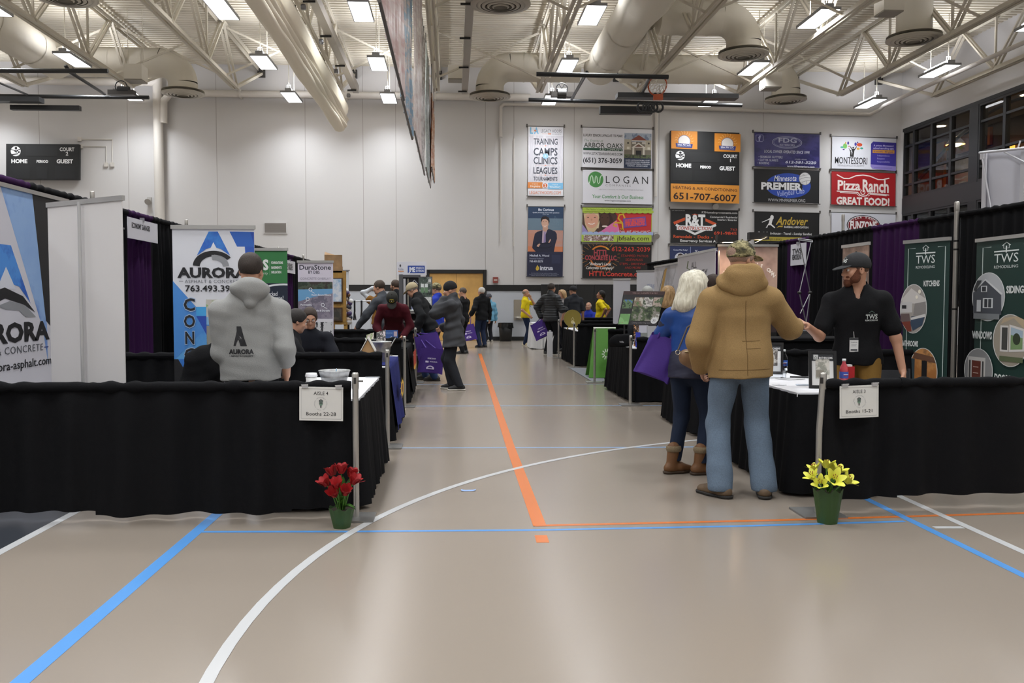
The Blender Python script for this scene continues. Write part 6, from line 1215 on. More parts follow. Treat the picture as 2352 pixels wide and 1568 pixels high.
mb = MB(); mb.box(p + Vector((-0.09, -0.03, 0.0)), p + Vector((0.09, 0.05, 0.02)), '#26344c'); mb.build('stand', t)
# window maker's display with white header sign
Yd = 16.6; X = lambda u: at(u, 690, Yd).x; Z = lambda v: at(950, v, Yd).z
t = thing('window_display', 'grey window display frame under a white header sign with a blue logo', 'display stand', (X(950), Yd, 0)); FR = M('#5c5c60', 0.45, 0.3)
mb = MB(); mb.box((X(912), Yd - 0.02, Z(632)), (X(980), Yd + 0.02, Z(601)), '#d6d6de'); P = Poster(mb, (0, 0, 68, 31), (X(912), Yd - 0.022, Z(601)), (X(980), Yd - 0.022, Z(601)), (X(912), Yd - 0.022, Z(632)), 0.001)
P.r(25, 9, 64, 26, '#2c4a9c'); P.t('JME', 27, 23, 10, '#e2e6f2', w=15, b=0.05); P.t('MINNESOTA', 44, 16.5, 4.5, '#dfe4f2', w=18, b=0.02); P.t('EXTERIORS', 44, 23, 4.5, '#dfe4f2', w=18, b=0.02); P.e(8, 9, 2, 3, '#4a4a52'); P.t('ProVia', 3, 19, 4, '#4a5a8a', w=12); P.r(3, 21, 16, 23, '#d8986a'); mb.build('header_sign', t)
mb = MB(); mb.box((X(917), Yd - 0.06, 0.3), (X(926), Yd + 0.06, Z(630)), FR); mb.box((X(962), Yd - 0.05, 0.9), (X(966), Yd + 0.05, Z(634)), FR); mb.box((X(917), Yd - 0.05, Z(637)), (X(966), Yd + 0.05, Z(631)), FR); mb.box((X(917), Yd - 0.15, 0.0), (X(922), Yd + 0.3, 0.05), FR); mb.build('frame', t)
mb = MB(); mb.box((X(926), Yd, Z(745)), (X(962), Yd + 0.02, Z(637)), '#24242c'); mb.box((X(927), Yd - 0.05, Z(740)), (X(932), Yd, Z(640)), '#b9b9be'); mb.box((X(936), Yd - 0.03, Z(735)), (X(939), Yd, Z(640)), '#8a8478')
P = Poster(mb, (926, 637, 962, 745), (X(926), Yd - 0.005, Z(637)), (X(962), Yd - 0.005, Z(637)), (X(926), Yd - 0.005, Z(745)), 0.001); P.line([(944, 652), (952, 643), (960, 652)], 1.6, '#dfe2ea'); P.r(945, 695, 953, 712, '#a9b4d8'); mb.build('panel', t)
mb = MB(); mb.box((X(963), Yd - 0.3, Z(722)), (X(994), Yd - 0.26, Z(636)), FR); P = Poster(mb, (963, 636, 994, 722), (X(963), Yd - 0.31, Z(636)), (X(994), Yd - 0.31, Z(636)), (X(963), Yd - 0.31, Z(722)), 0.002); P.r(965, 638, 992, 720, photo(['#2a3430', '#4c5852', '#8f9590'], 7)); P.r(985, 642, 991, 648, '#d8d8d8')
for u in (968, 977): P.r(u, 652, u + 7, 660, '#dfe4e4'); P.r(u, 661, u + 7, 672, '#6a8a6a')
P.r(965, 682, 992, 720, photo(['#b9bdbd', '#d6d8d8', '#8a9090'], 9)); mb.build('sample_case', t)
mb = MB(); mb.tube([(X(990), Yd - 0.28, Z(722)), (X(990), Yd - 0.28, 0.02)], 0.02, FR, 8); mb.tube([(X(967), Yd - 0.28, Z(722)), (X(967), Yd - 0.28, 0.02)], 0.02, FR, 8); mb.build('leg_pair', t)
t = thing('tiered_shelf', 'dark tiered shelf of white window profiles left of the tan cap', 'shelf', (-0.8, 16.0, 0))
for k, (zz, dx) in enumerate(((1.16, 0.0), (1.0, 0.03), (0.8, 0.06), (0.6, 0.09), (0.4, 0.12))):
    mb = MB(); mb.box((-0.92 + dx, 15.75, zz), (-0.62 + dx, 16.05, zz + 0.05), M('#2c2a28', 0.5)); mb.box((-0.92 + dx, 15.73, zz + 0.01), (-0.62 + dx, 15.75, zz + 0.04), '#b9b7b2'); mb.build('shelf_board', t)
mb = MB(); mb.box((-0.92, 16.05, 0.0), (-0.55, 16.15, 1.2), M('#3a3836', 0.5)); mb.build('back_panel', t)
for k in range(4): mb = MB(); mb.bar((-0.89 + 0.075 * k, 15.8, 1.22), (-0.87 + 0.075 * k, 16.0, 1.23), 0.06, 0.02, ['#cfc9be', '#8f9a84', '#c9c9c6', '#b4b8ac'][k]); mb.build('sample_board', t)
# wooden cedar display with framed pictures
Yw = 15.6; X = lambda u: at(u, 690, Yw).x; Z = lambda v: at(770, v, Yw).z; CED = M('#a9823f', 0.6, var=0.25, scale=6); CE2 = M('#9a7a55', 0.65, var=0.25, scale=6)
t = thing('cedar_display', 'tall cedar board display with framed landscape pictures', 'display stand', (X(770), Yw, 0))
mb = MB(); mb.box((X(746), Yw, Z(614)), (X(786), Yw + 0.06, Z(585)), CE2); mb.add([(X(746), Yw, Z(585)), (X(786), Yw, Z(590)), (X(786), Yw + 0.06, Z(590)), (X(746), Yw + 0.06, Z(578))], [(0, 1, 2, 3)], CE2); mb.build('top_board', t)
mb = MB(); mb.box((X(762), Yw - 0.02, Z(745)), (X(795), Yw + 0.04, Z(622)), CED)
for k in range(5): u = 763 + 6.4 * k; mb.box((X(u), Yw - 0.025, Z(740)), (X(u + 5.9), Yw - 0.02, Z(626)), CED)
mb.box((X(755), Yw - 0.02, Z(632)), (X(787), Yw + 0.05, Z(612)), CE2); mb.build('board_panel', t)
for (a, b, c_, d_, cols_) in ((762, 695, 788, 638, ['#5c8a44', '#7fa8cc', '#d8dce2']), (764, 737, 787, 706, ['#c9c4bc', '#6a5f50', '#3c3a34'])):
    mb = MB(); mb.box((X(a), Yw - 0.06, Z(b)), (X(c_), Yw - 0.025, Z(d_)), '#4a3018'); fr = mb.build('picture_frame', t)
    mb = MB(); mb.box((X(a + 2.5), Yw - 0.063, Z(b - 2.5)), (X(c_ - 2.5), Yw - 0.06, Z(d_ + 2.5)), photo(cols_, 3, const=False)); mb.build('picture', fr)
for u in (764, 793): mb = MB(); mb.box((X(u) - 0.03, Yw, 0), (X(u) + 0.03, Yw + 0.06, Z(740)), CED); mb.build('leg', t)
t = thing('ornament_cluster', 'cluster of white, purple and brown ornaments on a stand right of the cedar display', 'ornaments', (at(800, 700, 15.9).x, 15.9, 0)); r = random.Random(3)
for k in range(16):
    q = at(797 + r.uniform(-6, 9), 668 + 75 * (k / 16), 15.8); s_ = r.uniform(0.035, 0.06); mb = MB(); mb.ell(q, (s_, s_, s_), ['#d9d9d8', '#4a3a6a', '#6a4a34', '#2c3040', '#b9a99a'][k % 5], 8, 6); mb.build('ornament', t)
mb = MB(); q = at(800, 700, 15.9); mb.tube([(q.x, 15.9, 0.0), (q.x, 15.9, 1.55)], 0.02, BLK, 8); mb.build('stand_pole', t)
t = thing('tool_rack', 'white rail with hanging long black tools in front of the pale wall', 'rack', (at(835, 700, 18.5).x, 18.5, 0)); Z = lambda v: at(835, v, 18.5).z; X = lambda u: at(u, 700, 18.5).x
mb = MB(); mb.tube([(X(806), 18.5, Z(692)), (X(852), 18.5, Z(691))], 0.014, '#d9d9dc', 8); mb.build('rail', t)
for u in (815, 831):
    mb = MB(); mb.tube([(X(u), 18.45, Z(690)), (X(u), 18.45, Z(715)), (X(u - 2), 18.45, Z(735))], 0.02, BLK, 7); mb.tube([(X(u), 18.45, Z(715)), (X(u + 3), 18.45, Z(735))], 0.012, BLK, 7); mb.build('long_tool', t)
mb = MB(); mb.tube([(X(807), 18.5, 0.75), (X(807), 18.5, Z(692))], 0.012, '#c9c9cc', 8); mb.tube([(X(851), 18.5, 0.0), (X(851), 18.5, Z(692))], 0.012, '#c9c9cc', 8); mb.build('upright_pair', t)
t = thing('white_screen', 'narrow white panel behind the cedar display', 'panel', (at(799, 640, 17).x, 17, 0)); a = at(789, 622, 17); b = at(801, 690, 17)
mb = MB(); mb.box((a.x, 17, 0.02), (b.x, 17.02, a.z), '#cdd0d4'); mb.build('sheet', t); mb = MB(); mb.box((a.x - 0.02, 16.98, a.z), (b.x + 0.02, 17.04, a.z + 0.02), STEEL); mb.build('top_rail', t)
# ---- on the handshake table
def frame(label, u, v, Y, w_, h_, rot, head, cols_, lean=0.2):
    p = at(u, v, Y); p.z = z; t = thing('framed_print', label, 'picture', p, 'framed pictures on the right table'); R_ = Matrix.Rotation(math.radians(rot), 3, 'Z') @ Matrix.Rotation(-lean, 3, 'X'); F_ = M('#141416', 0.35)
    mb = MB(); f = 0.022
    for lo, hi in (((-w_ / 2, -0.012, 0), (w_ / 2, 0.01, f)), ((-w_ / 2, -0.012, h_ - f), (w_ / 2, 0.01, h_)), ((-w_ / 2, -0.012, f), (-w_ / 2 + f, 0.01, h_ - f)), ((w_ / 2 - f, -0.012, f), (w_ / 2, 0.01, h_ - f))): mb.box(lo, hi, F_, R_, p)
    mb.build('frame', t)
    mb = MB(); mb.box((-w_ / 2 + f, -0.004, f), (w_ / 2 - f, 0.004, h_ - f), '#d9d8d6', R_, p); q = lambda a, b: p + R_ @ Vector((a, -0.005, b))
    P = Poster(mb, (0, 0, 100, 150), q(-w_ / 2 + f, h_ - f), q(w_ / 2 - f, h_ - f), q(-w_ / 2 + f, f), 0.0005); P.r(0, 0, 100, 34, '#26282c'); P.r(18, 26, 82, 118, photo(cols_, 14, const=False)); P.r(8, 5, 30, 28, '#c9cbca'); P.line([(13, 20), (19, 12), (25, 20), (25, 25), (13, 25)], 2, '#3a3c3e', True); P.t(head, 34, 24, 9, '#e6e6e6', w=62, b=0.02); P.r(20, 78, 55, 110, '#8a8478'); mb.build('print', t)
    mb = MB(); a = p + R_ @ Vector((0, 0.012, h_ * 0.7)); mb.bar(a, (a.x + 0.12 * math.sin(math.radians(-rot)) * 1.0, a.y + 0.1, z + 0.004), 0.05, 0.006, F_); mb.build('easel_back', t)
frame('black framed bathroom print standing at the near corner of the right table', 1890, 890, 6.42, 0.2, 0.285, -14, 'BATHROOMS', ['#b9b4aa', '#8f8f84', '#d0cbc2'])
frame('black framed kitchen print half hidden behind the tan jacket', 1772, 858, 7.7, 0.2, 0.285, -20, 'KITCHENS', ['#9a8f84', '#c9c4bc', '#5a5450'])
CLR = bpy.data.materials.new('clear_plastic'); CLR.use_nodes = True; b_ = CLR.node_tree.nodes['Principled BSDF']; b_.inputs['Transmission Weight'].default_value = 1; b_.inputs['Roughness'].default_value = 0.03; b_.inputs['IOR'].default_value = 1.3; b_.inputs['Base Color'].default_value = (0.93, 0.95, 0.97, 1)
def bottle(label, p, fill, lab, cap):
    t = thing('water_bottle', label, 'bottle', p); prof = [(0, 0.0), (0.028, 0), (0.032, 0.006), (0.032, 0.045), (0.029, 0.05), (0.032, 0.056), (0.032, 0.13), (0.029, 0.15), (0.013, 0.185), (0.012, 0.2)]
    mb = MB(); mb.lathe(prof, fill, p, 24); mb.build('bottle', t)
    mb = MB(); mb.lathe([(0.0326, 0.07), (0.0332, 0.072), (0.0332, 0.118), (0.0326, 0.12)], lab, p, 24); 
    P = Poster(mb, (0, 0, 40, 12), p + Vector((-0.02, -0.034, 0.105)), p + Vector((0.02, -0.034, 0.105)), p + Vector((-0.02, -0.034, 0.085)), 0.0004); P.r(2, 2, 38, 5, '#dfe4ee'); P.r(2, 7, 30, 9, '#b03a3a'); mb.build('label', t)
    mb = MB(); mb.lathe([(0, 0.218), (0.014, 0.218), (0.0145, 0.2), (0.012, 0.2)], cap, p, 18); mb.build('cap', t)
p = at(1800, 856, 7.75); p.z = z; bottle('clear water bottle with blue label on the right table', p, CLR, '#3458a8', '#e6e8ea')
p = at(1938, 893, 6.75); p = Vector((2.98, 6.5, z)); bottle('bottle with red drink and blue label by the khaki trousers', Vector((at(1938, 870, 6.5).x, 6.5, z)), M('#b8404a', 0.1, spec=0.8), '#3a4fa0', '#dcdcdc')
t = thing('red_box', 'small red carton behind the red drink bottle', 'box', (at(1950, 870, 6.62).x, 6.62, z)); p = Vector(t.location); mb = MB(); mb.box(p + Vector((-0.03, -0.03, 0.001)), p + Vector((0.03, 0.03, 0.15)), '#b01f24'); mb.build('carton', t); mb = MB(); mb.box(p + Vector((-0.015, -0.02, 0.15)), p + Vector((0.015, 0.02, 0.165)), '#d8d8d8'); mb.build('lid_flap', t)
p = Vector((at(1783, 860, 7.3).x, 7.3, z)); t = thing('acrylic_holder', 'clear acrylic brochure holder at the far end of the right table', 'holder', p)
for lo, hi in (((-0.07, -0.04, 0.0), (0.07, 0.04, 0.004)), ((-0.07, -0.04, 0.004), (0.07, -0.037, 0.13)), ((-0.07, 0.037, 0.004), (0.07, 0.04, 0.17)), ((-0.07, -0.037, 0.004), (-0.067, 0.037, 0.13)), ((0.067, -0.037, 0.004), (0.07, 0.037, 0.13))): mb = MB(); mb.box(p + Vector(lo), p + Vector(hi), CLR); mb.build('pane', t)
for k, (u, v, w_, h_, r_, lb, c_) in enumerate(((1790, 884, 0.09, 0.06, 0.3, 'white business card nearest the handshake table edge', '#dfe0e4'), (1850, 884, 0.14, 0.09, -0.3, 'pale blue flyer on the right table', '#b9c4d4'), (1815, 870, 0.2, 0.15, 0.5, 'grey flyer in the middle of the right table', '#c4c4c6'))):
    p = G(u, v, z); t = thing('flyer', lb, 'paper', p, 'papers on the right table'); R_ = Matrix.Rotation(r_, 3, 'Z'); mb = MB(); mb.box((-w_ / 2, -h_ / 2, 0.0005), (w_ / 2, h_ / 2, 0.003), c_, R_, p); P = Poster(mb, (0, 0, 10, 10), p + R_ @ Vector((-w_ / 2, h_ / 2, 0.0032)), p + R_ @ Vector((w_ / 2, h_ / 2, 0.0032)), p + R_ @ Vector((-w_ / 2, -h_ / 2, 0.0032)), 0.0003); P.r(1, 2, 7, 3, '#77797e'); P.r(1, 5, 8, 5.6, '#8a8c92'); mb.build('sheet', t)
p = G(1838, 868, z); t = thing('pen', 'black marker lying on the right table', 'pen', p); mb = MB(); mb.tube([p + Vector((-0.08, 0.02, 0.009)), p + Vector((0.05, -0.01, 0.009))], 0.008, '#232326', 8); mb.build('barrel', t); mb = MB(); mb.tube([p + Vector((0.05, -0.01, 0.009)), p + Vector((0.1, -0.022, 0.009))], 0.009, '#3a3a3e', 8); mb.build('cap', t)
p = Vector((at(1885, 770, 8.9).x, 8.9, 0.75)); q = Vector((p.x, 9.2, 0.72))
t = thing('black_counter', 'black draped counter behind the handshake', 'table', (p.x - 0.1, 9.6, 0)); mb = MB(); mb.box((3.42, 9.3, 0.02), (p.x + 0.55, 9.85, 0.97), CB); mb.build('draped_box', t); mb = MB(); mb.box((3.4, 9.27, 0.97), (p.x + 0.58, 9.88, 1.0), CB); mb.build('counter_top', t)
t = thing('cash_box', 'dark grey lidded box with carry handle beyond the handshake', 'box', (p.x, 9.55, 1.0)); mb = MB(); mb.box((p.x - 0.13, 9.42, 1.001), (p.x + 0.12, 9.68, 1.06), M('#3c3c3e', 0.4)); mb.box((p.x - 0.135, 9.415, 1.06), (p.x + 0.125, 9.685, 1.08), M('#444446', 0.4)); mb.build('case', t); mb = MB(); mb.tube([(p.x - 0.03, 9.5, 1.08), (p.x - 0.025, 9.5, 1.12), (p.x, 9.5, 1.135), (p.x + 0.03, 9.5, 1.12), (p.x + 0.035, 9.5, 1.08)], 0.008, M('#55565a', 0.4), 8); mb.build('handle', t)
# grey folding chair behind the man in the black cap
cp = Vector((3.68, 7.05, 0)); t = thing('folding_chair', 'grey folding chair behind the right front drape, under the hanging hand', 'chair', cp); CHM = M('#3b3d42', 0.4, 0.3)
mb = MB(); mb.grid(lambda i, j: (cp.x - 0.2 + 0.42 * i, cp.y + 0.2 + 0.02 * math.sin(math.pi * i), 0.62 + 0.2 * j - 0.015 * (2 * i - 1) ** 4 * (j > 0.8)), 12, 5, CHM); mb.build('backrest', t)
mb = MB(); mb.box((cp.x - 0.2, cp.y - 0.2, 0.43), (cp.x + 0.2, cp.y + 0.18, 0.45), CHM); mb.build('seat', t)
for s_ in (-0.22, 0.22):
    mb = MB(); mb.tube([(cp.x + s_, cp.y - 0.25, 0.01), (cp.x + s_, cp.y + 0.2, 0.6), (cp.x + s_, cp.y + 0.21, 0.83)], 0.012, CHM, 8); mb.build('front_leg', t); mb = MB(); mb.tube([(cp.x + s_, cp.y + 0.28, 0.01), (cp.x + s_, cp.y - 0.1, 0.44)], 0.012, CHM, 8); mb.build('rear_leg', t)
# ---- landscaping board on the third right table
Yl = 12.9; c4 = [at(1433, 668, Yl), at(1528, 669, Yl), at(1419, 745, Yl - 0.12), at(1508, 748, Yl - 0.12)]
t = thing('display_board', 'leaning landscaping display board of garden pictures', 'display board', (c4[2] + c4[3]) / 2); mb = MB(); bk = Vector((0, 0.015, 0)); q = [c4[0], c4[1], c4[3], c4[2]]
mb.add(q + [p + bk for p in q], [(0, 3, 2, 1), (4, 5, 6, 7), (0, 1, 5, 4), (1, 2, 6, 5), (2, 3, 7, 6), (3, 0, 4, 7)], '#1e1c20'); P = Poster(mb, (0, 0, 100, 82), c4[0], c4[1], c4[0] + (c4[2] - c4[0] + c4[3] - c4[1]) / 2 * 1.0, 0.0012)
P.r(0, 0, 100, 9, '#3c2626'); P.t('VILLA LANDSCAPES', 22, 6.5, 3.6, '#a98a84', w=60, sp=1.3); P.r(4, 21, 27, 42, photo(['#2c3a2c', '#5f7a54', '#4a7ac0'], 8)); P.r(4, 55, 28, 80, photo(['#6fa060', '#82b474', '#9a6a50'], 6))
for x, cols_ in ((30, ['#5c7a48', '#8a7a68', '#c9c4b8']), (53, ['#8f8a86', '#c9c6c0', '#4c5a44']), (76, ['#9a8478', '#b9a89c', '#5a6a4c'])): P.r(x, 15, x + 22, 37, photo(cols_, 9))
P.r(30, 38, 98, 72, photo(['#2c3826', '#4c5c3c', '#8a867c', '#c9c9c4'], 7)); P.e(88, 71, 8, 7.5, '#dcdcdc'); P.t('30', 84, 73, 5, '#3a3a3c', w=7); P.t('Creating outdoor living spaces', 36, 78, 3.5, '#8a8488', w=45, sh=0.2); mb.build('board', t)
mb = MB(); mb.tube([(c4[1] + c4[0]) / 2 + Vector((0, 0.03, -0.05)), ((c4[0].x + c4[1].x) / 2, Yl + 0.45, 0.755)], 0.012, BLK, 8); mb.tube([c4[2] + Vector((0.1, 0.02, 0.0)), c4[2] + Vector((0.1, 0.0, 0.755 - c4[2].z))], 0.012, BLK, 8); mb.tube([c4[3] + Vector((-0.1, 0.02, 0)), c4[3] + Vector((-0.1, 0.0, 0.755 - c4[3].z))], 0.012, BLK, 8); mb.build('easel', t)
def simple_box(name, label, cat, lo, hi, m, extra=None, group=None):
    t = thing(name, label, cat, ((lo[0] + hi[0]) / 2, (lo[1] + hi[1]) / 2, lo[2]), group); mb = MB(); mb.box(lo, hi, m); mb.build('body', t)
    if extra: extra(t)
    return t
X = lambda u, y: at(u, 740, y).x
def bx(name, lb, cat, u0, u1, v, Y, m, dy=0.03, extra=None, zb=None):
    zt = at(u0, v, Y).z; simple_box(name, lb, cat, (X(u0, Y), Y, zb or 0.752), (X(u1, Y), Y + dy, zt), m, extra, 'brochures by the landscaping board')
def plate(y): 
    def f(t):
        p = Vector(t.location); mb = MB(); mb.box((p.x - 0.03, p.y - 0.02, p.z + 0.08), (p.x + 0.03, p.y - 0.0155, p.z + 0.1), '#8a8f98'); mb.build('printed_title', t)
    return f
bx('brochure_stack', 'upright blue brochures left of the grey ones', 'brochures', 1461, 1471, 763, 12.1, '#3a44b4', 0.03, plate(0))
bx('brochure_stack', 'upright grey brochures between the blue and the white ones', 'brochures', 1472, 1487, 764, 12.1, '#8a8f88', 0.03, plate(0))
bx('brochure_holder', 'white upright box of sheets at the right end', 'brochures', 1487.5, 1508, 749, 12.1, '#b9babe', 0.05, plate(0))
bx('brochure_stack', 'white upright leaflet behind the blue brochures', 'brochures', 1468, 1489, 747, 12.3, '#c9c9d2', 0.01, plate(0))
bx('photo_card', 'orange and brown picture card left of the white leaflet', 'card', 1456, 1467, 746, 12.45, photo(['#c8803c', '#3a2c24', '#d8b08a'], 14), 0.008, plate(0))
# black bag with white lettering
p = Vector((X(1428, 12.2), 12.25, 0.752)); f = Field((-0.2, -0.12, 0), (0.2, 0.12, 0.3), 0.012); f.cone((-0.09, 0, 0.06), (0.1, 0, 0.05), 0.085, 0.08, 0.02, ((0, 1, 0), 0.7)); f.cone((-0.04, 0, 0.13), (0.1, 0, 0.15), 0.05, 0.035, 0.04); f.cut((0, 0, 0.002), (0, 0, -1)); f.wrinkle(0.004, seed=3)
t = thing('black_bag', 'black cloth bag with white script under the landscaping board', 'bag', p); o = f.build('bag', cloth('#131315'), t)
mb = MB(); P = Poster(mb, (0, 0, 20, 10), p + Vector((-0.04, -0.07, 0.1)), p + Vector((0.04, -0.07, 0.1)), p + Vector((-0.04, -0.07, 0.05)), 0.001); P.t('Villa', 2, 8, 5, '#c9c9cc', w=15, sh=0.2); mb.build('lettering', t)
t = thing('card_holder', 'white card holder at the tip of the white table', 'holder', (X(1432, 13.2), 13.2, 0.752)); p = Vector(t.location)
mb = MB(); mb.bar(p + Vector((-0.01, 0, 0.01)), p + Vector((0.05, 0.02, 0.12)), 0.07, 0.01, '#d6d6da', up=(0, 1, 0)); mb.build('back', t); mb = MB(); mb.box(p + Vector((-0.05, -0.04, 0.0)), p + Vector((0.14, 0.04, 0.02)), '#c9c9cc'); mb.build('base', t)
# green folding sign, grey mat, gold wheel, white flower, jug, stuff at the far tables
GRN = M('#4f8a2c', 0.5); ga = gz(1352, 858); t = thing('folding_sign', 'green folding floor sign with a white star mark', 'sign', (2.55, 16.0, 0))
zt = 0.9; x0 = 2.75
mb = MB(); mb.add([(2.44, 15.5, 0.02), (3.02, 15.46, 0.02), (2.96, 15.7, zt), (2.56, 15.74, zt), (2.44, 15.53, 0.02), (3.02, 15.49, 0.02), (2.96, 15.73, zt), (2.56, 15.77, zt)], [(0, 1, 2, 3), (7, 6, 5, 4), (0, 4, 5, 1), (2, 6, 7, 3), (1, 5, 6, 2), (0, 3, 7, 4)], GRN)
P = Poster(mb, (0, 0, 60, 90), (x0 - 0.15, 15.49, 0.9), (x0 + 0.33, 15.44, 0.9), (x0 - 0.2, 15.35, 0.02), 0.003)
for i in range(10):
    a = 2 * math.pi * i / 10; P.line([(20 + 4 * math.cos(a), 46 + 4 * math.sin(a)), (20 + 10 * math.cos(a), 46 + 10 * math.sin(a))], 2.0, '#dfe8d8')
P.t('360', 26, 52, 11, '#dfe8d8', w=20, b=0.03); mb.build('front_panel', t)
mb = MB(); mb.add([(2.46, 16.05, 0.02), (3.04, 16.02, 0.02), (2.96, 15.75, zt), (2.56, 15.79, zt)], [(0, 1, 2, 3)], GRN); mb.build('rear_panel', t); mb = MB(); mb.tube([(2.56, 15.76, zt), (2.96, 15.72, zt)], 0.02, '#dfe4d8', 8); mb.build('hinge_tube', t)
t = thing('floor_mat', 'grey floor mat reaching into the aisle before the green sign', 'mat', (2.3, 16.6, 0)); q = [gz(1308, 846), gz(1360, 877), gz(1388, 876), gz(1388, 846)]
mb = MB(); lo = [(p.x, p.y, 0.003) for p in q]; hi = [(p.x, p.y, 0.013) for p in q]; mb.add(lo + hi, [(3, 2, 1, 0), (4, 5, 6, 7), (0, 1, 5, 4), (1, 2, 6, 5), (2, 3, 7, 6), (3, 0, 4, 7)], M('#7c7f84', 0.9, bump=0.3, scale=80)); mb.build('mat', t)
p = at(1315, 731, 19.3); t = thing('prize_wheel', 'round gold prize wheel on a small stand at the right', 'prize wheel', (p.x, 19.3, 0.75)); GLD = M('#9a8a44', 0.4, 0.5)
mb = MB(); mb.tube([(p.x, 19.28, p.z), (p.x, 19.32, p.z)], 0.195, GLD, 36); mb.build('disc', t); mb = MB(); mb.tube([(p.x - 0.12, 19.33, 0.755), (p.x, 19.34, p.z - 0.05), (p.x + 0.12, 19.33, 0.755)], 0.015, GLD, 8); mb.build('stand', t)
mb = MB(); P = Poster(mb, (0, 0, 10, 10), (p.x - 0.05, 19.275, p.z + 0.05), (p.x + 0.05, 19.275, p.z + 0.05), (p.x - 0.05, 19.275, p.z - 0.05), 0.001); P.line([(2, 8), (5, 2), (8, 8)], 1, '#d8cc9a'); P.e(5, 13, 4, 4, '#c9bc8a'); mb.build('hub_mark', t)
p = Vector((at(1338, 745, 19.0).x, 19.0, 0.752)); t = thing('gift_basket', 'small basket with green and tan fillings right of the gold wheel', 'basket', p); mb = MB(); mb.lathe([(0, 0), (0.08, 0), (0.11, 0.07), (0.1, 0.07), (0.075, 0.01)], M('#8a7448', 0.8), p, 16); mb.build('basket', t)
for k in range(6): mb = MB(); mb.ell(p + Vector((0.05 * math.cos(k), 0.05 * math.sin(k), 0.08)), (0.045, 0.045, 0.05), ['#5a8a44', '#b98a54', '#7a9a5a'][k % 3], 8, 6); mb.build('filling', t)
g_ = gz(1224, 790); p = Vector((g_.x, g_.y, 0)); t = thing('potted_flower', 'small pot of white flowers on the floor beside the white table', 'flower pot', p); mb = MB(); mb.lathe([(0, 0), (0.08, 0), (0.1, 0.2), (0.09, 0.2)], WRAP, p, 16); mb.build('pot', t); r = random.Random(8)
for k in range(7):
    a = k * 0.9; q = p + Vector((0.11 * math.cos(a), 0.11 * math.sin(a), 0.3 + 0.12 * r.random())); mb = MB(); mb.tube([p + Vector((0, 0, 0.15)), q], 0.006, STEM, 5); mb.build('stem', t); mb = MB()
    for j in range(5): petal_mesh(mb, q, axis(math.cos(a), math.sin(a)), j * 1.256, 0.09, 0.03, 0.7, M('#d9dcc9', 0.6), 0.3)
    mb.build('flower', t)
p = gz(1279, 800); p = Vector((2.42, 21.6, 0)); t = thing('white_jug', 'white plastic canister leaning on the low post by the puffer jacket', 'canister', p); mb = MB(); mb.box(p + Vector((-0.07, -0.06, 0.35)), p + Vector((0.06, 0.06, 0.62)), '#c9c9cc'); mb.build('body', t); mb = MB(); mb.tube([p + Vector((0, 0, 0.62)), p + Vector((0, 0, 0.66))], 0.03, '#9a9a9e', 10); mb.build('neck', t); mb = MB(); mb.box(p + Vector((-0.07, -0.06, 0.0)), p + Vector((0.06, 0.06, 0.35)), '#c9c9cc'); mb.build('stand', t)
p = gz(1076, 1127); t = thing('tape_strip', 'small torn strip of blue tape stuck on the floor near the white arc', 'tape', p); mb = MB(); mb.grid(lambda i, j: (p.x - 0.055 + 0.11 * i + 0.01 * math.sin(j * 9), p.y - 0.02 + 0.045 * j + 0.008 * i, 0.002 + 0.006 * (2 * i - 1) ** 4), 8, 3, M('#8aa9dc', 0.4)); mb.build('strip', t)
# bags carried by visitors
PUR = M('#3d1f78', 0.75, bump=0.1, scale=60)
def tote(label, c, w_, h_, d_, az, roll=0.0, hands=None, mark=True, handle=0.25, flare=1.15, tilt=0.0, mat=None, group='purple show tote bags', bound=None):
    """c = centre of the opening; az = facing of the printed side (0 towards the camera)"""
    t = thing('tote_bag', label, 'bag', c, group); R_ = Matrix.Rotation(math.radians(az), 3, 'Z') @ Matrix.Rotation(math.radians(roll), 3, 'Y') @ Matrix.Rotation(math.radians(tilt), 3, 'X'); m = mat or PUR; c = Vector(c)
    def fn(i, j):
        a = 2 * math.pi * i; k = 1 + (flare - 1) * j; s = lambda q: math.copysign(abs(q) ** 0.45, q); return c + R_ @ Vector((w_ / 2 * k * s(math.cos(a)), d_ / 2 * (0.35 + 0.65 * j) * s(math.sin(a)) * (1 + 0.15 * math.sin(5 * a + 4 * j)), -h_ * j + 0.012 * math.sin(a * 3)))
    mb = MB(); mb.grid(fn, 48, 10, m); mb.add([fn(i / 24, 1) for i in range(24)], [list(range(24))], m); mb.build('bag_body', t)
    if handle:
        for s_ in (-1, 1):
            top = hands if hands is not None else c + Vector((0, 0, handle)); mb = MB(); a = c + R_ @ Vector((-w_ * 0.25, s_ * d_ * 0.15, -0.02)); b = c + R_ @ Vector((w_ * 0.25, s_ * d_ * 0.15, -0.02)); top = Vector(top); mb.tube([a, a.lerp(top, 0.6), top, b.lerp(top, 0.6), b], 0.011, m, 6); mb.build('strap', t)
    if mark:
        f = lambda x, zz: c + R_ @ Vector((x * (1 + (flare - 1) * (-zz / h_)), -d_ / 2 * (0.35 + 0.65 * (-zz / h_)) * 1.16 - 0.008, zz)); mb = MB(); P = Poster(mb, (0, 0, 60, 100), f(-w_ * 0.3, -h_ * 0.3), f(w_ * 0.3, -h_ * 0.3), f(-w_ * 0.3, -h_ * 0.92), 0.001); q = '#cfc6e2'
        P.t('HOME SHOW', 14, 22, 9, q, w=36, b=0.04); P.r(6, 34, 20, 46, q); P.t('ANOKA', 24, 42, 8, q, w=34, b=0.03); P.e(30, 82, 17, 17, q, 20, 180, 360); P.e(30, 80, 9, 9, '#3d1f78', 16); P.r(13, 82, 47, 88, q); mb.build('print', t)
    return t
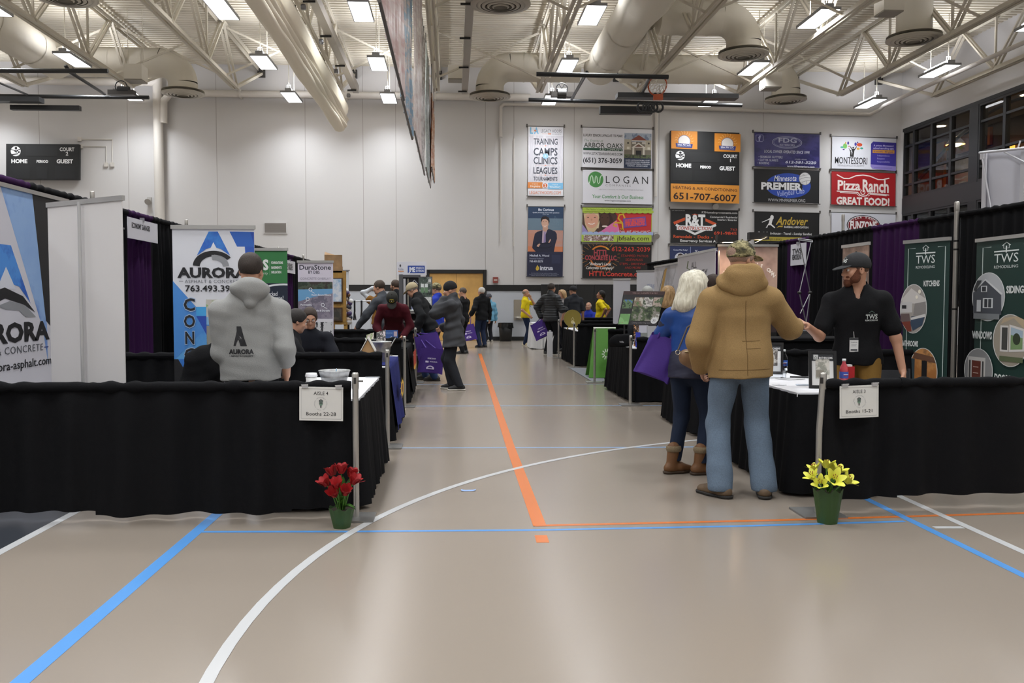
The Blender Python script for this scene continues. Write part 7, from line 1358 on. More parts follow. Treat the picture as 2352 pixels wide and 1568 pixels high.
# ================= people
SKIN = M('#b98a70', 0.5, bump=0.08, scale=90); V = np.array
def rotx(p, a): c, s = math.cos(a), math.sin(a); return V([p[0], p[1] * c + p[2] * s, p[2] * c - p[1] * s])   # +a leans forward
def rotz(p, a): c, s = math.cos(a), math.sin(a); return V([p[0] * c + p[1] * s, p[1] * c - p[0] * s, p[2]])   # +a turns to the right
def ik(S, T, l1, l2, hint):
    d = T - S; L = np.linalg.norm(d)
    if L > (l1 + l2) * 0.995: T = S + d / L * (l1 + l2) * 0.995; d = T - S; L = np.linalg.norm(d)
    u = d / L; a = (l1 * l1 - l2 * l2 + L * L) / (2 * L); h = math.sqrt(max(0, l1 * l1 - a * a)); n = V(hint, ) - u * (V(hint) @ u); n = n / (np.linalg.norm(n) + 1e-9); return S + u * a + n * h, T
class Person:
    def __init__(s, label, x, y, face, h=1.75, build=1.0, lean=0.0, turn=0.0, head=(0, 0), R=None, L=None, hintR=(0.5, -0.8, -0.3), hintL=(-0.5, -0.8, -0.3), feet=None, seat=None, res=0.012, skin=SKIN, name='person', zoff=0.0, group=None, roll=0.0, belly=0.0, sz=0.435):
        """face: 0 looks away from the camera, 90 right, 180 at the camera; hands R, L are targets in the person's own frame"""
        s.k = k = h / 1.75; s.res = res; s.b = build; s.skin = skin; s.belly = belly
        s.t = thing(name, label, 'person', (x, y, zoff), group, -math.radians(face))
        pz = 0.93 * k if seat is None else seat + 0.09; s.P = P = V([0, 0, pz]); la = math.radians(lean); tu = math.radians(turn); ro = math.radians(roll)
        def sp(p): 
            q = rotz(V(p) * k, tu); q = rotx(q, la); c, z = math.cos(ro), math.sin(ro); q = V([q[0] * c + q[2] * z, q[1], q[2] * c - q[0] * z]); return P + q
        s.sp = sp; s.up = (sp((0, 0, 1)) - P) / k; s.fw = (sp((0, 1, 0)) - P) / k; s.rt = (sp((1, 0, 0)) - P) / k
        w = 0.19 * (0.6 + 0.4 * build); s.wa, s.ch, s.nk = sp((0, 0.0, 0.14)), sp((0, 0, 0.36)), sp((0, -0.02, 0.535)); s.SR, s.SL = sp((w, -0.015, sz)), sp((-w, -0.015, sz))
        s.hb = sp((0, 0.0, 0.6)); hy, hp = math.radians(head[0]), math.radians(head[1])
        def hd(p): q = rotz(rotx(V(p) * (0.92 + 0.08 * k) , hp), hy + 0 * tu); return s.hb + V([0, 0, 0]) + (rotx(q, la * 0.35))
        s.hd0 = hd; s.hc = hd((0, 0.015, 0.085)); s.H = lambda p: s.hc + hd(p) - hd((0, 0, 0))
        hm = np.stack([s.H((1, 0, 0)) - s.hc, s.H((0, 1, 0)) - s.hc, s.H((0, 0, 1)) - s.hc], 1); s.hm = hm / np.linalg.norm(hm, axis=0)
        R = V(R) * k if R is not None else V([w + 0.075 + 0.05 * build, 0.05, 0.82]) * k + V([0, 0, pz - 0.93 * k]); L = V(L) * k if L is not None else V([-w - 0.075 - 0.05 * build, 0.05, 0.82]) * k + V([0, 0, pz - 0.93 * k])
        s.ER, s.WR = ik(s.SR, R, 0.295 * k, 0.26 * k, hintR); s.EL, s.WL = ik(s.SL, L, 0.295 * k, 0.26 * k, hintL)
        s.feet = feet or ((0.1, 0.02, 8), (-0.1, -0.02, -8)); s.legs = []
        for sg, (fx, fy, fa) in zip((1, -1), s.feet):
            hip = P + V([sg * 0.09 * k, 0, -0.02]); an = V([fx * k, fy * k - 0.03, 0.085 * k]); kn, an = ik(hip, an, 0.43 * k, 0.43 * k, (sg * 0.12, 1, 0)); s.legs.append((hip, kn, an, math.radians(fa)))
        ps = [s.hc, s.SR, s.SL, s.ER, s.EL, s.WR, s.WL, P] + [q for l in s.legs for q in l[:3]]; m = 0.34
        s.lo = np.minimum.reduce(ps) - m; s.hi = np.maximum.reduce(ps) + m; s.lo[2] = -0.005; s.parts = {}
    def field(s, lo=None, hi=None, res=None): return Field(s.lo if lo is None else lo, s.hi if hi is None else hi, res or s.res)
    def torso(s, f, g, flat=0.62, k=0.04, upto=None):
        b = s.b; K = s.k; F = (s.fw, flat); bel = s.belly
        f.cone(s.P + s.up * 0.0, s.wa, 0.158 * b * K + g, (0.142 * b + bel) * K + g, k, F); f.cone(s.wa, s.ch, (0.142 * b + bel) * K + g, 0.165 * (0.5 + 0.5 * b) * K + g, k, F)
        f.cone(s.ch, s.sp((0, -0.01, 0.41)), 0.165 * (0.5 + 0.5 * b) * K + g, 0.135 * K + g, k, F); f.cone(s.SR, s.SL, 0.05 * K + g, 0.05 * K + g, k); f.cone(s.nk - s.up * 0.02 * K, s.SR - s.rt * 0.03, 0.045 * K + g * 0.6, 0.04 * K + g, k); f.cone(s.nk - s.up * 0.02 * K, s.SL + s.rt * 0.03, 0.045 * K + g * 0.6, 0.04 * K + g, k); f.cone(s.sp((0, -0.01, 0.44)), s.nk, 0.085 * K + g, 0.058 * K + g * 0.5, k)
        if bel: f.ell(s.wa + s.fw * 0.07 * K, (0.12 * b * K + g, 0.13 * b * K + g, 0.15 * K + g), k)
    def arm(s, f, S, E, W, g, t=1.0, k=0.03, w0=0.056, w1=0.046, w2=0.034):
        b = 0.7 + 0.3 * s.b; K = s.k * b; f.cone(S, E, w0 * K + g, w1 * K + g, k)
        if t > 0: f.cone(E, E + (W - E) * t, w1 * K + g, (w1 + (w2 - w1) * t) * K + g, k)
    def hand(s, f, E, W, sg, curl=0.5, n=None, palm=None):
        """palm, four curled fingers and a thumb; d forward, n palm normal"""
        K = s.k; d = (W - E) / (np.linalg.norm(W - E) + 1e-9); n = V([-sg * 1.0, 0, 0]) if n is None else V(n, ); n = n - d * (n @ d); n /= np.linalg.norm(n) + 1e-9; sd = np.cross(d, n); kk = 0.006
        if sd @ s.fw < 0 and palm is None: sd = -sd
        c = W + d * 0.045 * K
        for i in range(4):
            o = sd * (0.03 - 0.02 * i) * K; f.cone(W + d * 0.005 * K + o * 0.55, W + d * 0.085 * K + o, 0.0155 * K, 0.0125 * K, 0.012)
            ln = (0.075, 0.083, 0.078, 0.06)[i] * K; p = W + d * 0.088 * K + o * 1.02; a = 0.25 + curl * (0.35 + 0.05 * i)
            for j, fr in enumerate((0.45, 0.32, 0.25)):
                ang = a * (j + 0.6); q = p + (d * math.cos(ang) + n * math.sin(ang)) * ln * fr; f.cone(p, q, (0.0098 - 0.0008 * j) * K, (0.0092 - 0.001 * j) * K, 0.003); p = q
        p = W + d * 0.022 * K + sd * 0.028 * K; q = p + (d * 0.72 + sd * 0.5 + n * 0.35) * 0.042 * K; r = q + (d * 0.85 + sd * 0.05 + n * 0.5) * 0.032 * K
        f.cone(p, q, 0.0145 * K, 0.0115 * K, 0.01); f.cone(q, r, 0.0112 * K, 0.0088 * K, 0.004)
    def headsdf(s, f, chin=0.0):
        H, R_ = s.H, s.hm; f.ell(H((0, -0.018, 0.032)), (0.076, 0.096, 0.088), 0.02, R_); f.ell(H((0, 0.022, -0.03)), (0.063, 0.074, 0.088), 0.03, R_)
        f.cone(H((-0.03, 0.03, -0.075)), H((0.03, 0.03, -0.075)), 0.032, 0.032, 0.03); f.ell(H((0, 0.074, -0.09)), (0.024, 0.018, 0.018), 0.02, R_)
        f.cone(H((0, 0.084, 0.012)), H((0, 0.108, -0.03)), 0.0085, 0.0135, 0.012); f.cone(H((-0.014, 0.094, -0.034)), H((0.014, 0.094, -0.034)), 0.008, 0.008, 0.01)
        f.cone(H((-0.036, 0.082, 0.024)), H((0.036, 0.082, 0.024)), 0.0085, 0.0085, 0.012)
        for sg in (1, -1): f.ell(H((sg * 0.032, 0.094, 0.004)), (0.017, 0.016, 0.011), 0.012, R_, True); f.ell(H((sg * 0.078, -0.008, -0.008)), (0.011, 0.023, 0.033), 0.006, R_); f.ell(H((sg * 0.083, -0.004, -0.006)), (0.006, 0.011, 0.018), 0.004, R_, True); f.ell(H((sg * 0.045, 0.066, -0.025)), (0.02, 0.02, 0.02), 0.02, R_)
        f.cone(H((-0.02, 0.088, -0.055)), H((0.02, 0.088, -0.055)), 0.007, 0.007, 0.006); f.cone(H((-0.016, 0.086, -0.066)), H((0.016, 0.086, -0.066)), 0.0075, 0.0075, 0.006)
        f.cone(H((-0.02, 0.099, -0.0605)), H((0.02, 0.099, -0.0605)), 0.0022, 0.0022, 0.002, None, True)
        f.cone(H((0, -0.025, -0.06)), s.nk + s.up * 0.0, 0.056 * (0.7 + 0.3 * s.b), 0.062 * (0.7 + 0.3 * s.b), 0.03)
    def body(s, curlR=0.5, curlL=0.5, nR=None, nL=None, res=None, handsR=True, handsL=True):
        f = s.field(res=res); s.torso(f, -0.022); 
        for S, E, W, sg, cu, n, hh in ((s.SR, s.ER, s.WR, 1, curlR, nR, handsR), (s.SL, s.EL, s.WL, -1, curlL, nL, handsL)):
            s.arm(f, S, E, W, -0.006)
            if hh: s.hand(f, E, W, sg, cu, n)
        for hip, kn, an, _ in s.legs: f.cone(hip, kn, 0.075 * s.k, 0.052 * s.k, 0.03); f.cone(kn, an, 0.05 * s.k, 0.036 * s.k, 0.02)
        s.headsdf(f); s.parts['body'] = f.build('body', s.skin, s.t); return s
    def trousers(s, col, g=0.012, cuff=0.03, flare=0.0, name='trousers', wr=0.004, rough=0.85, hi=None, seed=1):
        f = s.field(hi=np.minimum(s.hi, s.P[2] + 0.3)); K = s.k; b = 0.55 + 0.45 * s.b
        f.cone(s.P + V([-0.06 * b * K, 0, 0.0]), s.P + V([0.06 * b * K, 0, 0.0]), 0.1 * b * K + g, 0.1 * b * K + g, 0.04, (V([0, 1, 0]), 0.9)); f.cone(s.P, s.P + s.up * 0.06, 0.145 * s.b * K + g * 0.5, 0.13 * s.b * K, 0.03, (s.fw, 0.55))
        for hip, kn, an, _ in s.legs:
            f.cone(hip, kn, 0.088 * b * K + g, 0.062 * b * K + g, 0.03); f.cone(kn, an + V([0, 0, -0.02 * K]), 0.06 * b * K + g, 0.05 * K + g + flare, 0.03)
        for _, _, an, _ in s.legs: pass
        f.cut((0, 0, cuff), (0, 0, -1)); f.cut(s.P + s.up * 0.04, s.up)
        if wr: f.wrinkle(wr * 0.75, (24, 24, 12), seed)
        s.parts[name] = f.build(name, M(col, rough, bump=0.15, scale=160, spec=0.2) if isinstance(col, str) else col, s.t); return s
    def shoes(s, col, sole='#2a2622', high=0.0, ln=0.0, res=0.008):
        for hip, kn, an, fa in s.legs:
            d = V([math.sin(fa), math.cos(fa), 0]); c = V([an[0], an[1], 0]); K = s.k; f = Field(c - 0.3, c + V([0.3, 0.3, 0.36]), min(res, s.res)); f.lo[2] = f.lo[2]
            f.cone(c - d * 0.05 * K + V([0, 0, 0.045]), c + d * 0.06 * K + V([0, 0, 0.05]), 0.043 * K, 0.046 * K, 0.02); f.cone(c + d * 0.06 * K + V([0, 0, 0.045]), c + d * (0.155 + ln) * K + V([0, 0, 0.03]), 0.046 * K, 0.034 * K, 0.02); f.cone(c - d * 0.02 + V([0, 0, 0.05]), an + V([0, 0, 0.03 + high]), 0.046 * K, (0.043 + 0.01 * (high > 0)) * K, 0.02)
            f.cut((0, 0, 0.02), (0, 0, -1)); o = f.build('shoe', M(col, 0.65, bump=0.1) if isinstance(col, str) else col, s.t)
            g = Field(c - 0.3, c + V([0.3, 0.3, 0.2]), min(res, s.res)); g.cone(c - d * 0.055 * K + V([0, 0, 0.02]), c + d * 0.07 * K + V([0, 0, 0.02]), 0.046 * K, 0.05 * K, 0.02); g.cone(c + d * 0.07 * K + V([0, 0, 0.02]), c + d * (0.16 + ln) * K + V([0, 0, 0.02]), 0.05 * K, 0.04 * K, 0.02); g.cut((0, 0, 0.001), (0, 0, -1)); g.cut((0, 0, 0.024), (0, 0, 1)); g.build('sole', M(sole, 0.7), o); s.parts.setdefault('shoes', []).append(o)
        return s
    def top(s, col, name='jacket', g=0.022, hem=-0.12, sleeve=1.0, collar=0.02, wr=0.005, flare=0.0, armg=None, fr=(16, 16, 28), seed=2, split=None, rough=0.85, cuffs=None, lowz=None, vneck=0.0):
        f = s.field(lo=V([s.lo[0], s.lo[1], max(s.lo[2], s.P[2] - 0.55)])); s.torso(f, g); K = s.k; ag = g if armg is None else armg
        if hem < -0.02: f.cone(s.P, s.P + s.up * (hem - 0.12) * K, (0.075 + 0.095 * s.b) * K + g, (0.08 + 0.098 * s.b) * K + g + flare, 0.04, (s.fw, 0.74))
        for S, E, W in ((s.SR, s.ER, s.WR), (s.SL, s.EL, s.WL)):
            if sleeve >= 0.6: s.arm(f, S, E, W, ag, (sleeve - 0.5) * 2 if sleeve < 1 else 0.97)
            else:
                q = S + (E - S) * sleeve * 2; f.cone(S, q, 0.06 * K * (0.7 + 0.3 * s.b) + ag, 0.056 * K * (0.7 + 0.3 * s.b) + ag * 1.2, 0.03)
        if collar: f.cone(s.nk - s.up * 0.03 + s.fw * 0.005, s.nk + s.up * collar, 0.075 * K + g * 0.4, 0.066 * K + g * 0.4, 0.02)
        if not collar:
            f.cone(s.nk - s.up * 0.015, s.nk + s.up * 0.2, 0.07, 0.085, 0.01, None, True)
            if vneck: f.cone(s.nk + s.fw * 0.08 + s.up * 0.05, s.nk + s.fw * 0.11 - s.up * vneck, 0.05, 0.01, 0.01, None, True)
        f.cut(s.P + s.up * hem * K, -s.up)
        if wr: f.wrinkle(wr, fr, seed)
        m = col if not isinstance(col, str) else M(col, rough, bump=0.15, scale=140, spec=0.2)
        s.parts[name] = f.build(name, m, s.t); return s
    def hair(s, col, style='short', name='hair', keep=None, thick=0.01):
        H, R_ = s.H, s.hm; c = s.hc; f = Field(c - 0.3 - V([0, 0, 0.2]), c + 0.22, min(s.res, 0.009)); up = R_[:, 2]; fw = R_[:, 1]; f.ell(H((0, -0.02, 0.034)), (0.077 + thick, 0.097 + thick, 0.09 + thick), 0.01, R_)
        if style in ('short', 'back'):
            for sg in (1, -1): f.ell(H((sg * 0.07, 0.0, 0.02)), (0.014, 0.035, 0.045), 0.01, R_)
        f.cut(H((0, -0.09, -0.07)), -(up * 0.86 - fw * 0.52)) if style == 'short' else None
        if style == 'short': f.cut(H((0, 0.068, 0.07)), fw * 0.9 - up * 0.44); f.cut(H((0, 0.02, -0.03)), -up + fw * 0.0)
        if style == 'ring': f.cut(H((0, 0, 0.05)), up); f.cut(H((0, 0.02, 0.0)), fw); f.cut(H((0, -0.08, -0.06)), -up)
        if style == 'long':
            f.cone(H((0, -0.06, 0.02)), H((0, -0.09, -0.14)), 0.1, 0.09, 0.05); f.cone(H((0.06, -0.05, 0.0)), H((0.075, -0.04, -0.17)), 0.05, 0.035, 0.04); f.cone(H((-0.06, -0.05, 0.0)), H((-0.085, -0.05, -0.17)), 0.05, 0.04, 0.04); f.cone(H((-0.05, -0.1, -0.1)), H((-0.1, -0.13, -0.19)), 0.04, 0.015, 0.04)
            f.cut(H((0, 0.05, 0.1)), fw * 0.8 - up * 0.4); f.cone(H((0, 0.09, 0.0)), H((0, 0.1, -0.12)), 0.066, 0.06, 0.01, None, True)
        if style == 'tail': f.cut(H((0, 0.06, 0.07)), fw * 0.9 - up * 0.44); f.cone(H((0, -0.1, 0.02)), H((0, -0.13, -0.12)), 0.04, 0.035, 0.03); f.cone(H((0, -0.13, -0.12)), H((0.03, -0.1, -0.36)), 0.034, 0.02, 0.03)
        f.wrinkle(0.006 if style == 'long' else 0.003, (75, 75, 9) if style == 'long' else (60, 60, 20), 4); s.parts[name] = f.build(name, M(col, 0.7, bump=0.5, scale=200, var=0.25) if isinstance(col, str) else col, s.t); return s
    def beard(s, col):
        H, R_ = s.H, s.hm; f = Field(s.hc - 0.2, s.hc + 0.2, min(s.res, 0.006)); fw = R_[:, 1]; up = R_[:, 2]
        f.cone(H((-0.045, 0.03, -0.065)), H((0.045, 0.03, -0.065)), 0.036, 0.036, 0.02); f.ell(H((0, 0.07, -0.095)), (0.038, 0.032, 0.04), 0.02, R_); f.cone(H((-0.035, 0.083, -0.05)), H((0.035, 0.083, -0.05)), 0.011, 0.011, 0.01)
        for sg in (1, -1): f.cone(H((sg * 0.066, 0.018, -0.005)), H((sg * 0.05, 0.04, -0.07)), 0.012, 0.028, 0.02)
        f.cone(H((-0.016, 0.1, -0.062)), H((0.016, 0.1, -0.062)), 0.009, 0.009, 0.004, None, True); f.wrinkle(0.002, (70, 70, 70), 6); f.build('beard', M(col, 0.8, bump=0.6, scale=220, var=0.3), s.t); return s
    def cap(s, col, brim=None, name='cap', tilt=0.0, back=False):
        H, R_ = s.H, s.hm; f = Field(s.hc - 0.3, s.hc + 0.3, min(s.res, 0.008)); up = R_[:, 2]; fw = R_[:, 1]; f.ell(H((0, -0.014, 0.038)), (0.092, 0.113, 0.1), 0.01, R_); f.cut(H((0, 0, 0.014)), -(up - fw * 0.12)); 
        if back: f.ell(H((0, -0.125, 0.045)), (0.05, 0.03, 0.03), 0.01, R_, True)
        m = col if not isinstance(col, str) else M(col, 0.8, bump=0.2, scale=150); o = f.build(name, m, s.t); f = Field(s.hc - 0.3, s.hc + 0.3, min(s.res, 0.006)); a = 0.22 + tilt; Rb = R_ @ np.array([[1, 0, 0], [0, math.cos(a), math.sin(a)], [0, -math.sin(a), math.cos(a)]]); f.ell(H((0, 0.105, 0.028)), (0.078, 0.085, 0.0095), 0.004, Rb); f.ell(H((0, 0.0, -0.005)), (0.086, 0.1, 0.07), 0.003, R_, True); f.build('brim', m if brim is None else M(brim, 0.8), o); f = None
        mb = MB(); b = H((0, -0.014, 0.14)); mb.ell(b, (0.008, 0.008, 0.005), m, 8, 5); mb.build('button', o, local=True); s.parts['cap'] = o; return s
    def beanie(s, col):
        f = Field(s.hc - 0.3, s.hc + 0.3, min(s.res, 0.008)); R_ = s.hm; f.ell(s.H((0, -0.016, 0.045)), (0.092, 0.112, 0.105), 0.01, R_); f.cone(s.H((0, -0.02, 0.02)), s.H((0, -0.02, 0.04)), 0.094, 0.094, 0.01, (R_[:, 0], 0.86)); f.cut(s.H((0, 0, 0.0)), -(R_[:, 2] + R_[:, 1] * 0.12)); f.build('beanie', M(col, 0.9, bump=0.4, scale=90), s.t); return s
    def eyes(s, glasses=None):
        for sg in (1, -1):
            mb = MB(); c = Vector(s.H((sg * 0.032, 0.079, 0.003))); R_ = Matrix(s.hm.tolist()); mb.ell(c, (0.0125, 0.0125, 0.0125), '#ddd6cf', 12, 8); mb.ell(c + R_ @ Vector((0, 0.0095, 0)), (0.0055, 0.0045, 0.0055), '#33241c', 10, 6); mb.build('eye', s.t, local=True); mb = MB(); b = [Vector(s.H((sg * x, y, 0.026 + 0.004 * math.sin(i * 1.57)))) for i, (x, y) in enumerate(((0.016, 0.094), (0.032, 0.092), (0.05, 0.08)))]; mb.tube(b, 0.0035, M('#3c2a20', 0.8), 6); mb.build('eyebrow', s.t, local=True)
        if glasses:
            mb = MB()
            for sg in (1, -1): mb.tube([Vector(s.H((sg * 0.034 + 0.024 * math.cos(i * math.pi / 6), 0.102, 0.001 + 0.017 * math.sin(i * math.pi / 6)))) for i in range(13)], 0.0022, glasses, 5); mb.tube([Vector(s.H((sg * 0.058, 0.1, 0.004))), Vector(s.H((sg * 0.082, 0.0, 0.006)))], 0.0022, glasses, 5)
            mb.tube([Vector(s.H((-0.01, 0.104, 0.004))), Vector(s.H((0.01, 0.104, 0.004)))], 0.0022, glasses, 5); mb.build('glasses', s.t, local=True)
        return s
    def world(s, p): a = s.t.rotation_euler.z; c, z = math.cos(a), math.sin(a); return Vector((s.t.location.x + p[0] * c - p[1] * z, s.t.location.y + p[0] * z + p[1] * c, s.t.location.z + p[2]))
    def decal(s, part, name, pts_box, O, ex, ey, draw, off=0.004):
        """print projected on a garment: O origin, ex, ey in the person's frame; follows the cloth by ray casting"""
        mb = MB(); P = Poster(mb, pts_box, O, Vector(O) + Vector(ex), Vector(O) + Vector(ey), 0.0004); draw(P); o = s.parts[part]; n = P.n; out = []
        for v in mb.v:
            lay = (Vector(v) - P.o).dot(n); st = Vector(v) + n * 0.25; ok, loc, nor, fi = o.ray_cast(st, -n, distance=0.6); out.append(tuple(loc + n * (0.002 + lay)) if ok else tuple(v))
        mb.v = out; mb.build(name, o, local=True)
def local(Pn, x, y, z):
    """world point in the person's own frame, in units of the person's scale"""
    a = -Pn[2]; dx, dy = x - Pn[0], y - Pn[1]; c, s_ = math.cos(math.radians(a)), math.sin(math.radians(a)); return ((dx * c + dy * s_) / Pn[3], (-dx * s_ + dy * c) / Pn[3], z / Pn[3])
FINE = 0.008
# ---- grey hoodie, seen from behind
GREYH = M('#8f8f8d', 0.9, bump=0.3, scale=160, spec=0.15)
p = Person('broad person in grey hoodie standing with their back turned behind the left drape', -1.47, 6.42, -12, h=1.77, build=1.14, head=(22, 4), R=(0.245, 0.05, 0.85), L=(-0.12, 0.24, 0.98), hintR=(0.1, -1, 0), hintL=(-0.3, -0.9, 0), res=FINE, belly=0.025, sz=0.39)
p.body(nR=(-1, 0, 0)).trousers('#17181b', 0.01).shoes('#222')
p.top(GREYH, 'hoodie', 0.026, -0.1, 0.7, 0.03, 0.004, armg=0.026, fr=(20, 20, 16), seed=11)
f = Field(p.nk - 0.35, p.nk + 0.35, FINE)
f.ell(p.nk + p.up * 0.01 - p.fw * 0.085, (0.125, 0.065, 0.075), 0.03, np.stack([p.rt, p.fw, p.up], 1)); f.cone(p.nk + p.rt * 0.1 - p.fw * 0.03 + p.up * 0.02, p.nk + p.rt * 0.04 + p.fw * 0.1, 0.04, 0.035, 0.04); f.cone(p.nk - p.rt * 0.1 - p.fw * 0.03 + p.up * 0.02, p.nk - p.rt * 0.04 + p.fw * 0.1, 0.04, 0.035, 0.04); f.cone(p.nk - p.fw * 0.06 + p.up * 0.02, p.nk - p.fw * 0.105 - p.up * 0.085, 0.09, 0.05, 0.05); f.ell(p.nk + p.up * 0.1 + p.fw * 0.0, (0.075, 0.09, 0.08), 0.02, None, True); f.wrinkle(0.004, (14, 14, 20), 5); f.build('hood', GREYH, p.t)
p.hair('#2c2119', 'short', thick=0.007)
def d(P):
    P.poly([(565, 1070), (590, 960), (590, 920), (622, 920), (645, 1010), (665, 1072), (640, 1045), (605, 1012), (590, 1040), (582, 1070)], CH); P.poly([(600, 1015), (640, 1035), (665, 1072), (618, 1072)], CH); P.t('AURORA', 530, 1132, 34, CH, w=186, b=0.05); P.t('ASPHALT & CONCRETE', 545, 1154, 12, CH, w=165, b=0.02); P.r(530, 1148, 541, 1150, CH); P.r(713, 1148, 722, 1150, CH)
p.decal('hoodie', 'printed_logo', (525, 905, 725, 1160), Vector(p.sp((-0.155, -0.3, 0.3))), Vector(p.rt) * 0.185, -Vector(p.up) * 0.235, d)
# ---- tan work jacket and camouflage cap, shaking hands
TAN = M('#937850', 0.85, bump=0.25, scale=170, var=0.12, spec=0.15)
jx, jy, jf, jk = 2.08, 6.2, 4, 1.86 / 1.75; HS = Vector((2.665, 6.57, 1.215))
p = Person('tall person in tan hooded work jacket and camouflage cap, back turned, shaking hands', jx, jy, jf, h=1.86, build=1.04, roll=-1.5, sz=0.405, head=(58, 6), R=local((jx, jy, jf, jk), HS.x - 0.062, HS.y - 0.045, HS.z + 0.005), L=(-0.24, 0.13, 0.87), hintR=(0.4, -0.3, -0.9), hintL=(-0.5, -0.8, 0), feet=((0.155, -0.04, 14), (-0.145, -0.04, -38)), res=FINE)
p.body(curlR=1.0, nR=(-0.3, 0.2, -0.6))
DEN = M('#627182', 0.9, bump=0.3, scale=140, var=0.14, spec=0.15)
p.trousers(DEN, 0.017, 0.045, 0.02, 'jeans', 0.005, seed=9)
p.shoes('#5f4c38', '#1e1b19')
p.top(TAN, 'work_jacket', 0.042, -0.12, 1.0, 0.03, 0.0035, armg=0.03, fr=(20, 20, 13), seed=21, flare=0.0)
f = Field(p.nk - 0.4, p.nk + 0.4, FINE); ax3 = np.stack([p.rt, p.fw, p.up], 1)
f.ell(p.nk - p.fw * 0.085 - p.up * 0.02, (0.175, 0.062, 0.075), 0.04, ax3); f.cone(p.nk + p.rt * 0.13 - p.fw * 0.03, p.nk + p.rt * 0.06 + p.fw * 0.09, 0.05, 0.04, 0.04); f.cone(p.nk - p.rt * 0.13 - p.fw * 0.03, p.nk - p.rt * 0.06 + p.fw * 0.09, 0.05, 0.04, 0.04); f.cone(p.nk - p.rt * 0.08 - p.fw * 0.08 + p.up * 0.03, p.nk + p.rt * 0.08 - p.fw * 0.08 + p.up * 0.03, 0.06, 0.06, 0.04); f.cone(p.nk - p.fw * 0.09, p.nk - p.fw * 0.11 - p.up * 0.025, 0.12, 0.08, 0.05, (p.fw, 0.5)); f.ell(p.nk + p.up * 0.13 + p.fw * 0.01, (0.088, 0.1, 0.1), 0.02, ax3, True); f.wrinkle(0.004, (16, 16, 24), 8); f.build('hood', TAN, p.t)
def seam(pn, name, pts, r, m):
    """stitched seam laid on a garment along points given in the spine frame"""
    o = p.parts[pn]; out = []
    for q in pts:
        st = Vector(p.sp(q)); n = -Vector(p.fw); ok, loc, nor, fi = o.ray_cast(st + n * 0.5, -n, distance=0.8)
        if ok: out.append(loc + n * 0.0005)
    if len(out) > 1: mb = MB(); mb.tube(out, r, m, 5); mb.build(name, o, local=True)
SM = M('#6f5530', 0.9)
seam('work_jacket', 'back_seam', [(0.005, 0, 0.4 - 0.5 * i / 20) for i in range(21)], 0.0025, SM)
seam('work_jacket', 'hem_seam', [(-0.17 + 0.34 * i / 20, 0, -0.06) for i in range(21)], 0.0022, SM)
for z_, a, b in ((0.13, -0.02, 0.1), (0.08, 0.0, 0.1)): seam('work_jacket', 'cross_seam', [(a + (b - a) * i / 10, 0, z_) for i in range(11)], 0.002, SM)
p.hair('#94796a', 'short', thick=0.0015)
CAMO = photo(['#2c2a1c', '#4f4a30', '#7a7250', '#a39a72', '#3c3a26'], 14, 0.85, True, (1, 1, 2.2)); p.cap(CAMO, back=True)
P_J = p
# ---- blonde woman in a blue jacket, purple tote on the shoulder, tan purse
wx_, wy_, wf, wk = 1.93, 7.0, 42, 1.64 / 1.75
p = Person('white-haired person in blue padded jacket and brown boots beside the tan jacket', wx_, wy_, wf, h=1.64, build=1.0, lean=6, head=(18, 8), R=(0.22, 0.34, 1.0), L=(-0.22, 0.26, 1.0), hintR=(0.6, -0.8, 0), hintL=(-0.9, -0.6, -0.2), feet=((0.11, 0.04, 40), (-0.1, -0.06, 30)), res=FINE, skin=M('#c9977f', 0.5, bump=0.08))
p.body().trousers('#1b2436', 0.008, 0.1, 0.0, 'dark_jeans', 0.004)
p.shoes('#6a4626', '#3a2a1c', high=0.1)
for (hip, kn, an, fa), o in zip(p.legs, p.parts['shoes']):
    mb = MB(); mb.lathe([(0.056, -0.018), (0.064, 0.0), (0.06, 0.022), (0.05, 0.03)], M('#7a6a52', 0.95, bump=0.6, scale=120), (an[0], an[1], an[2] + 0.12), 18); mb.build('fur_cuff', o, local=True)
p.top(M('#1d4284', 0.45, bump=0.15, scale=40, spec=0.4), 'padded_jacket', 0.033, -0.02, 1.0, 0.03, 0.005, armg=0.034, fr=(14, 14, 26), seed=31)
p.top(M('#1c1d33', 0.7), 'long_lining', 0.018, -0.1, 0.2, 0, 0.003, seed=32)
p.hair(photo(['#aaa28e', '#bdb6a2', '#cfc9b6', '#d8d3c2'], 22, 0.5, False, (3, 3, 0.35)), 'long', thick=0.016)
wm = p.world(p.SL); wch = p.world(p.ch)
# tote bag on her left shoulder
tc_ = Vector((at(1565, 745, 6.95).x, 6.97, 1.1)); tote('purple show tote bag hanging from the shoulder of the blue jacket', (1.77, 7.16, 1.1), 0.25, 0.34, 0.1, -20, 20, hands=wm + Vector((-0.01, -0.02, 0.075)), mark=False, flare=1.25)
